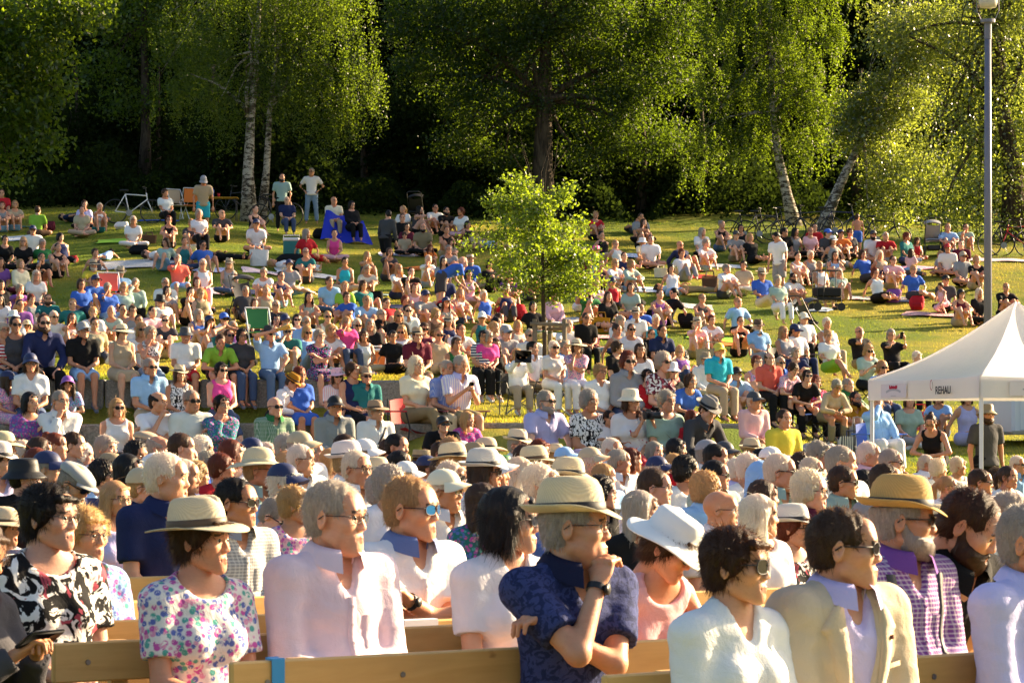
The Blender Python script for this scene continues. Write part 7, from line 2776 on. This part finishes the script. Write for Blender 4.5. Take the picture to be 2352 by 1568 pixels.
for sg in (-1, 1):
    strip(jk, "lapel", [((sg * .066, .50), (sg * .100, .485)), ((sg * .066, .43), (sg * .150, .415)), ((sg * .064, .40), (sg * .128, .395)), ((sg * .058, .30), (sg * .105, .29)), ((sg * .046, .17), (sg * .060, .16))], jc, "cloth", .010, 22)
strip(jk, "lapel_pin", [((.105, .395), (.117, .395)), ((.105, .383), (.117, .383))], (.20, .05, .03), "tinted", .020, 3)
strip(jk, "breast_pocket", [((.085, .30), (.165, .315)), ((.085, .285), (.165, .30))], jc, "cloth", .006, 4)
bm = byk[('4', '1290', '560')]
for sg in (-1, 1):
    strip(bm, "suspender", [((sg * .10, .475), (sg * .135, .475)), ((sg * .082, .30), (sg * .117, .30)), ((sg * .080, .02), (sg * .115, .02))], (.06, .06, .065), "tinted", .006, 16)
wp = byk[('F', '1170', '975')]
strip(wp, "shoulder_strap", [((.10, .46), (.135, .46)), ((-.02, .25), (.02, .25)), ((-.14, .02), (-.10, .02))], (.01, .01, .015), "tinted", .006, 16)
for k_, cc in ((('A', '1195', '430'), (.6, .55, .45)),):
    pass
# prints on two shirts
def chest_frame(r, s_, u_, off=.006):
    c = cast(r['tops'][0].data, r['J'], s_, u_, off)
    Mx = Matrix(np.stack([r['J']['s'], r['J']['u'], r['J']['f']], 1)).to_4x4()
    Mx.translation = c
    return Mx
def wrap_print(o, r, off=.004):
    """lays a flat print's vertices on the shirt"""
    Mx = o.matrix_local.copy()
    so = r['tops'][0]
    for v in o.data.vertices:
        w = Mx @ v.co
        d = np.array(w) - r['J']['P']
        c = cast(so.data, r['J'], float(d @ r['J']['s']), float(d @ r['J']['u']), off)
        if c is not None:
            v.co = c
    o.matrix_local = Matrix.Identity(4)
yl = byk[('H', '385', '955')]
simple("print_green", (.03, .26, .03), .8, .1, .05); simple("print_blue", (.02, .02, .18), .8, .1, .05); simple("print_bark", (.08, .04, .02), .8, .1, .05)
so = yl['tops'][0]
for txt, u_, sz in (("STADTBÄUME", .155, .040), ("FÜR BERLIN", .108, .040)):
    o = lettering(txt, sz, "print_green", chest_frame(yl, 0, u_, .02), so, .0005, "lettering", sx=.95)
    wrap_print(o, yl, .005)
mb = MB()
for (x, y, q) in ((0, .305, .045), (-.035, .285, .034), (.037, .29, .034), (-.018, .33, .032), (.02, .332, .030), (0, .272, .034)):
    mb.add([(x + q * math.cos(6.2832 * i / 14), y - .29 + q * math.sin(6.2832 * i / 14), 0) for i in range(14)], [tuple(range(14))], 0)
mb.add([(-.007, -.05, 0), (.007, -.05, 0), (.006, -.09, 0), (-.006, -.09, 0)], [(0, 1, 2, 3)], 1)
o = mb.build("printed_tree", ["print_green", "print_bark"], so); o.matrix_local = chest_frame(yl, 0, .29, .02); wrap_print(o, yl, .005)
wt = byk[('G', '1060', '1060')]
o = lettering("AADA NB", .060, "print_blue", chest_frame(wt, 0, .26, .02) @ Matrix.Rotation(R(10), 4, 'Z'), wt['tops'][0], .0005, "lettering"); wrap_print(o, wt, .005)
nk_ = byk[('G', '370', '405')]
mb = MB(); mb.add([(-.03, .006, 0), (-.022, -.008, 0), (.03, .012, 0), (-.016, -.002, 0)], [(0, 1, 2, 3)]); o = mb.build("printed_tick", ["print_ink"], nk_['tops'][0]); o.matrix_local = chest_frame(nk_, .09, .33, .02); wrap_print(o, nk_, .005)

# ------------------------------------------------------------------ seats under those who brought their own
CHC = {('F', '1530', '555'): 'R', ('F', '1930', '555'): 'X', ('G', '230', '625'): 'K', ('H', '170', '195'): 'K', ('H', '380', '235'): 'K', ('H', '475', '225'): 'N', ('H', '735', '165'): 'G', ('H', '745', '265'): 'G', ('H', '1000', '235'): 'K', ('H', '1260', '260'): 'K',
       ('H', '645', '755'): 'K', ('H', '815', '840'): 'K', ('H', '1140', '810'): 'B', ('D', '200', '840'): 'L', ('D', '330', '885'): 'O', ('A', '1800', '1085'): 'A', ('A', '727', '1005'): 'W', ('A', '965', '1040'): 'W', ('B', '370', '400'): 'W', ('B', '790', '405'): 'W', ('A', '1480', '185'): 'I'}
FOLD = {('D', '200', '840'), ('D', '330', '885'), ('A', '1800', '1085'), ('A', '727', '1005'), ('A', '965', '1040'), ('B', '370', '400'), ('B', '790', '405'), ('A', '1480', '185')}
for r in solo:
    seat_on_slope = (r['pose'][0] == 'C' or (r['pose'][0] == 'B' and r['zone'] in 'gs')) or r['key'] in (('F', '1530', '555'), ('F', '1930', '555'))
    if not seat_on_slope:
        continue
    c = CHC.get(r['key'], pr.choice("KDNKB"))
    p = Vector(r['pos'])
    w = describe(r, False, False)
    if r['key'] in FOLD:
        t = folding_chair(f"{C_[c][1]} folding chair under {w}", p, R(r['a']), c)
        t.scale = (r['S'] * .95,) * 3
    else:
        if r['pose'][0] == 'C' or r['zone'] in '123':
            t = camp_chair(f"{C_[c][1]} fabric camp chair under {w}", p, R(r['a']), c, r['S'])
        else:
            t = camp_stool(f"{C_[c][1]} fabric camp stool under {w}", p, R(r['a']), c, r['S'])
    if len(t['label'].split()) > 16:
        t['label'] = " ".join(t['label'].split()[:16])

# ------------------------------------------------------------------ things held in hands
def at_hand(r, q, d=.085, up=(0, 0, 0)):
    J = r['J']
    w = J['wr' + q] + unit(J['wr' + q] - J['el' + q]) * d + v3(*up)
    return r['M'] @ Vector(w)
def held(name, mb, mats, p, rz, label, cat, col=None):
    o = mb.build(name, mats, None, True, color=col)
    o.location = p
    o.rotation_euler = (0, 0, rz)
    return tag(o, label, cat)
def slab(r, label, w, d, h, tilt, cat):
    p = (at_hand(r, 'L') + at_hand(r, 'R')) / 2
    mb = MB(); mb.box((0, 0, 0), (w, d, h), Matrix.Rotation(R(tilt), 3, 'X'), bev=.004)
    held("phone" if cat == "phone" else "tablet", mb, ["black_plastic"], p, R(r['a']), label, cat)
slab(byk[('1', '-150', '760')], "black phone held in two hands at the lower left edge", .16, .012, .085, 55, "phone")
slab(byk[('G', '230', '625')], "dark tablet held up by the woman in white blouse", .26, .014, .19, 8, "tablet")
slab(byk[('F', '1930', '555')], "black phone of the moustached man in striped shirt", .08, .010, .16, 40, "phone")
slab(byk[('H', '1260', '260')], "pale phone of the woman in black by the tent roof", .08, .010, .16, 30, "phone")
slab(byk[('H', '1075', '385')], "dark phone of the woman in sage top", .08, .010, .15, 50, "phone")
cr_ = byk[('G', '1320', '1075')]
p = (at_hand(cr_, 'L') + at_hand(cr_, 'R')) / 2
t = thing("camera", "black camera with long lens held by the woman in printed white t-shirt", "camera", tuple(p), R(cr_['a'] + 15))
mb = MB(); mb.box((0, 0, 0), (.15, .08, .10), bev=.012); mb.box((0, 0, .06), (.06, .06, .04), bev=.01); mb.build("body", ["black_plastic"], t)
mb = MB(); mb.tube([(0, -.04, 0), (0, -.12, 0), (0, -.24, 0)], [.036, .04, .046], 14); mb.build("lens", ["black_plastic"], t, True)
dr = byk[('F', '215', '285')]
p = at_hand(dr, 'R', .09)
m, nt, out = nmat("beer"); principled(nt, out, (.62, .33, .05), .12, .5)
mb = MB(); mb.tube([(0, 0, 0), (.06, -.02, .02), (.20, -.06, .05)], [.028, .032, .036], 12)
held("beer_glass", mb, ["beer"], p, 0, "tilted glass of beer of the man in dark fedora", "glass")
d2 = byk[('C', '2235', '1340')]
if d2['solo']:
    mb = MB(); mb.tube([(0, 0, -.07), (0, 0, .07), (0, 0, .10), (0, 0, .16)], [.034, .034, .014, .013], 10)
    held("bottle", mb, ["beer"], at_hand(d2, 'R', .07), 0, "amber bottle of the drinking woman in black tank top", "bottle")
# watches on wrists in the first rows
for k_, q in ((('3', '520', '600'), 'R'), (('3', '520', '600'), 'L'), (('2', '1030', '490'), 'L'), (('E', '395', '180'), 'L'), (('G', '1060', '1060'), 'R')):
    r = byk[k_]
    J = r['J']
    d = unit(J['wr' + q] - J['el' + q])
    c = J['wr' + q] - d * .025
    a_ = unit(np.cross(d, v3(0, 0, 1))); b_ = np.cross(d, a_)
    mb = MB()
    n_ = 14
    for i in range(n_):
        for w in (-.011, .011):
            x = c + d * w + (a_ * math.cos(6.2832 * i / n_) + b_ * math.sin(6.2832 * i / n_)) * .033
            mb.v.append(tuple(x))
    for i in range(n_):
        j = (i + 1) % n_
        mb.f.append((2 * i, 2 * j, 2 * j + 1, 2 * i + 1)); mb.m.append(0)
    fc = c - a_ * .036 if a_[1] > 0 else c + a_ * .036
    mb.tube([fc, fc + (fc - c) * .15], .019, 12)
    mb.build("watch", ["black_plastic"], r['obj'], True)
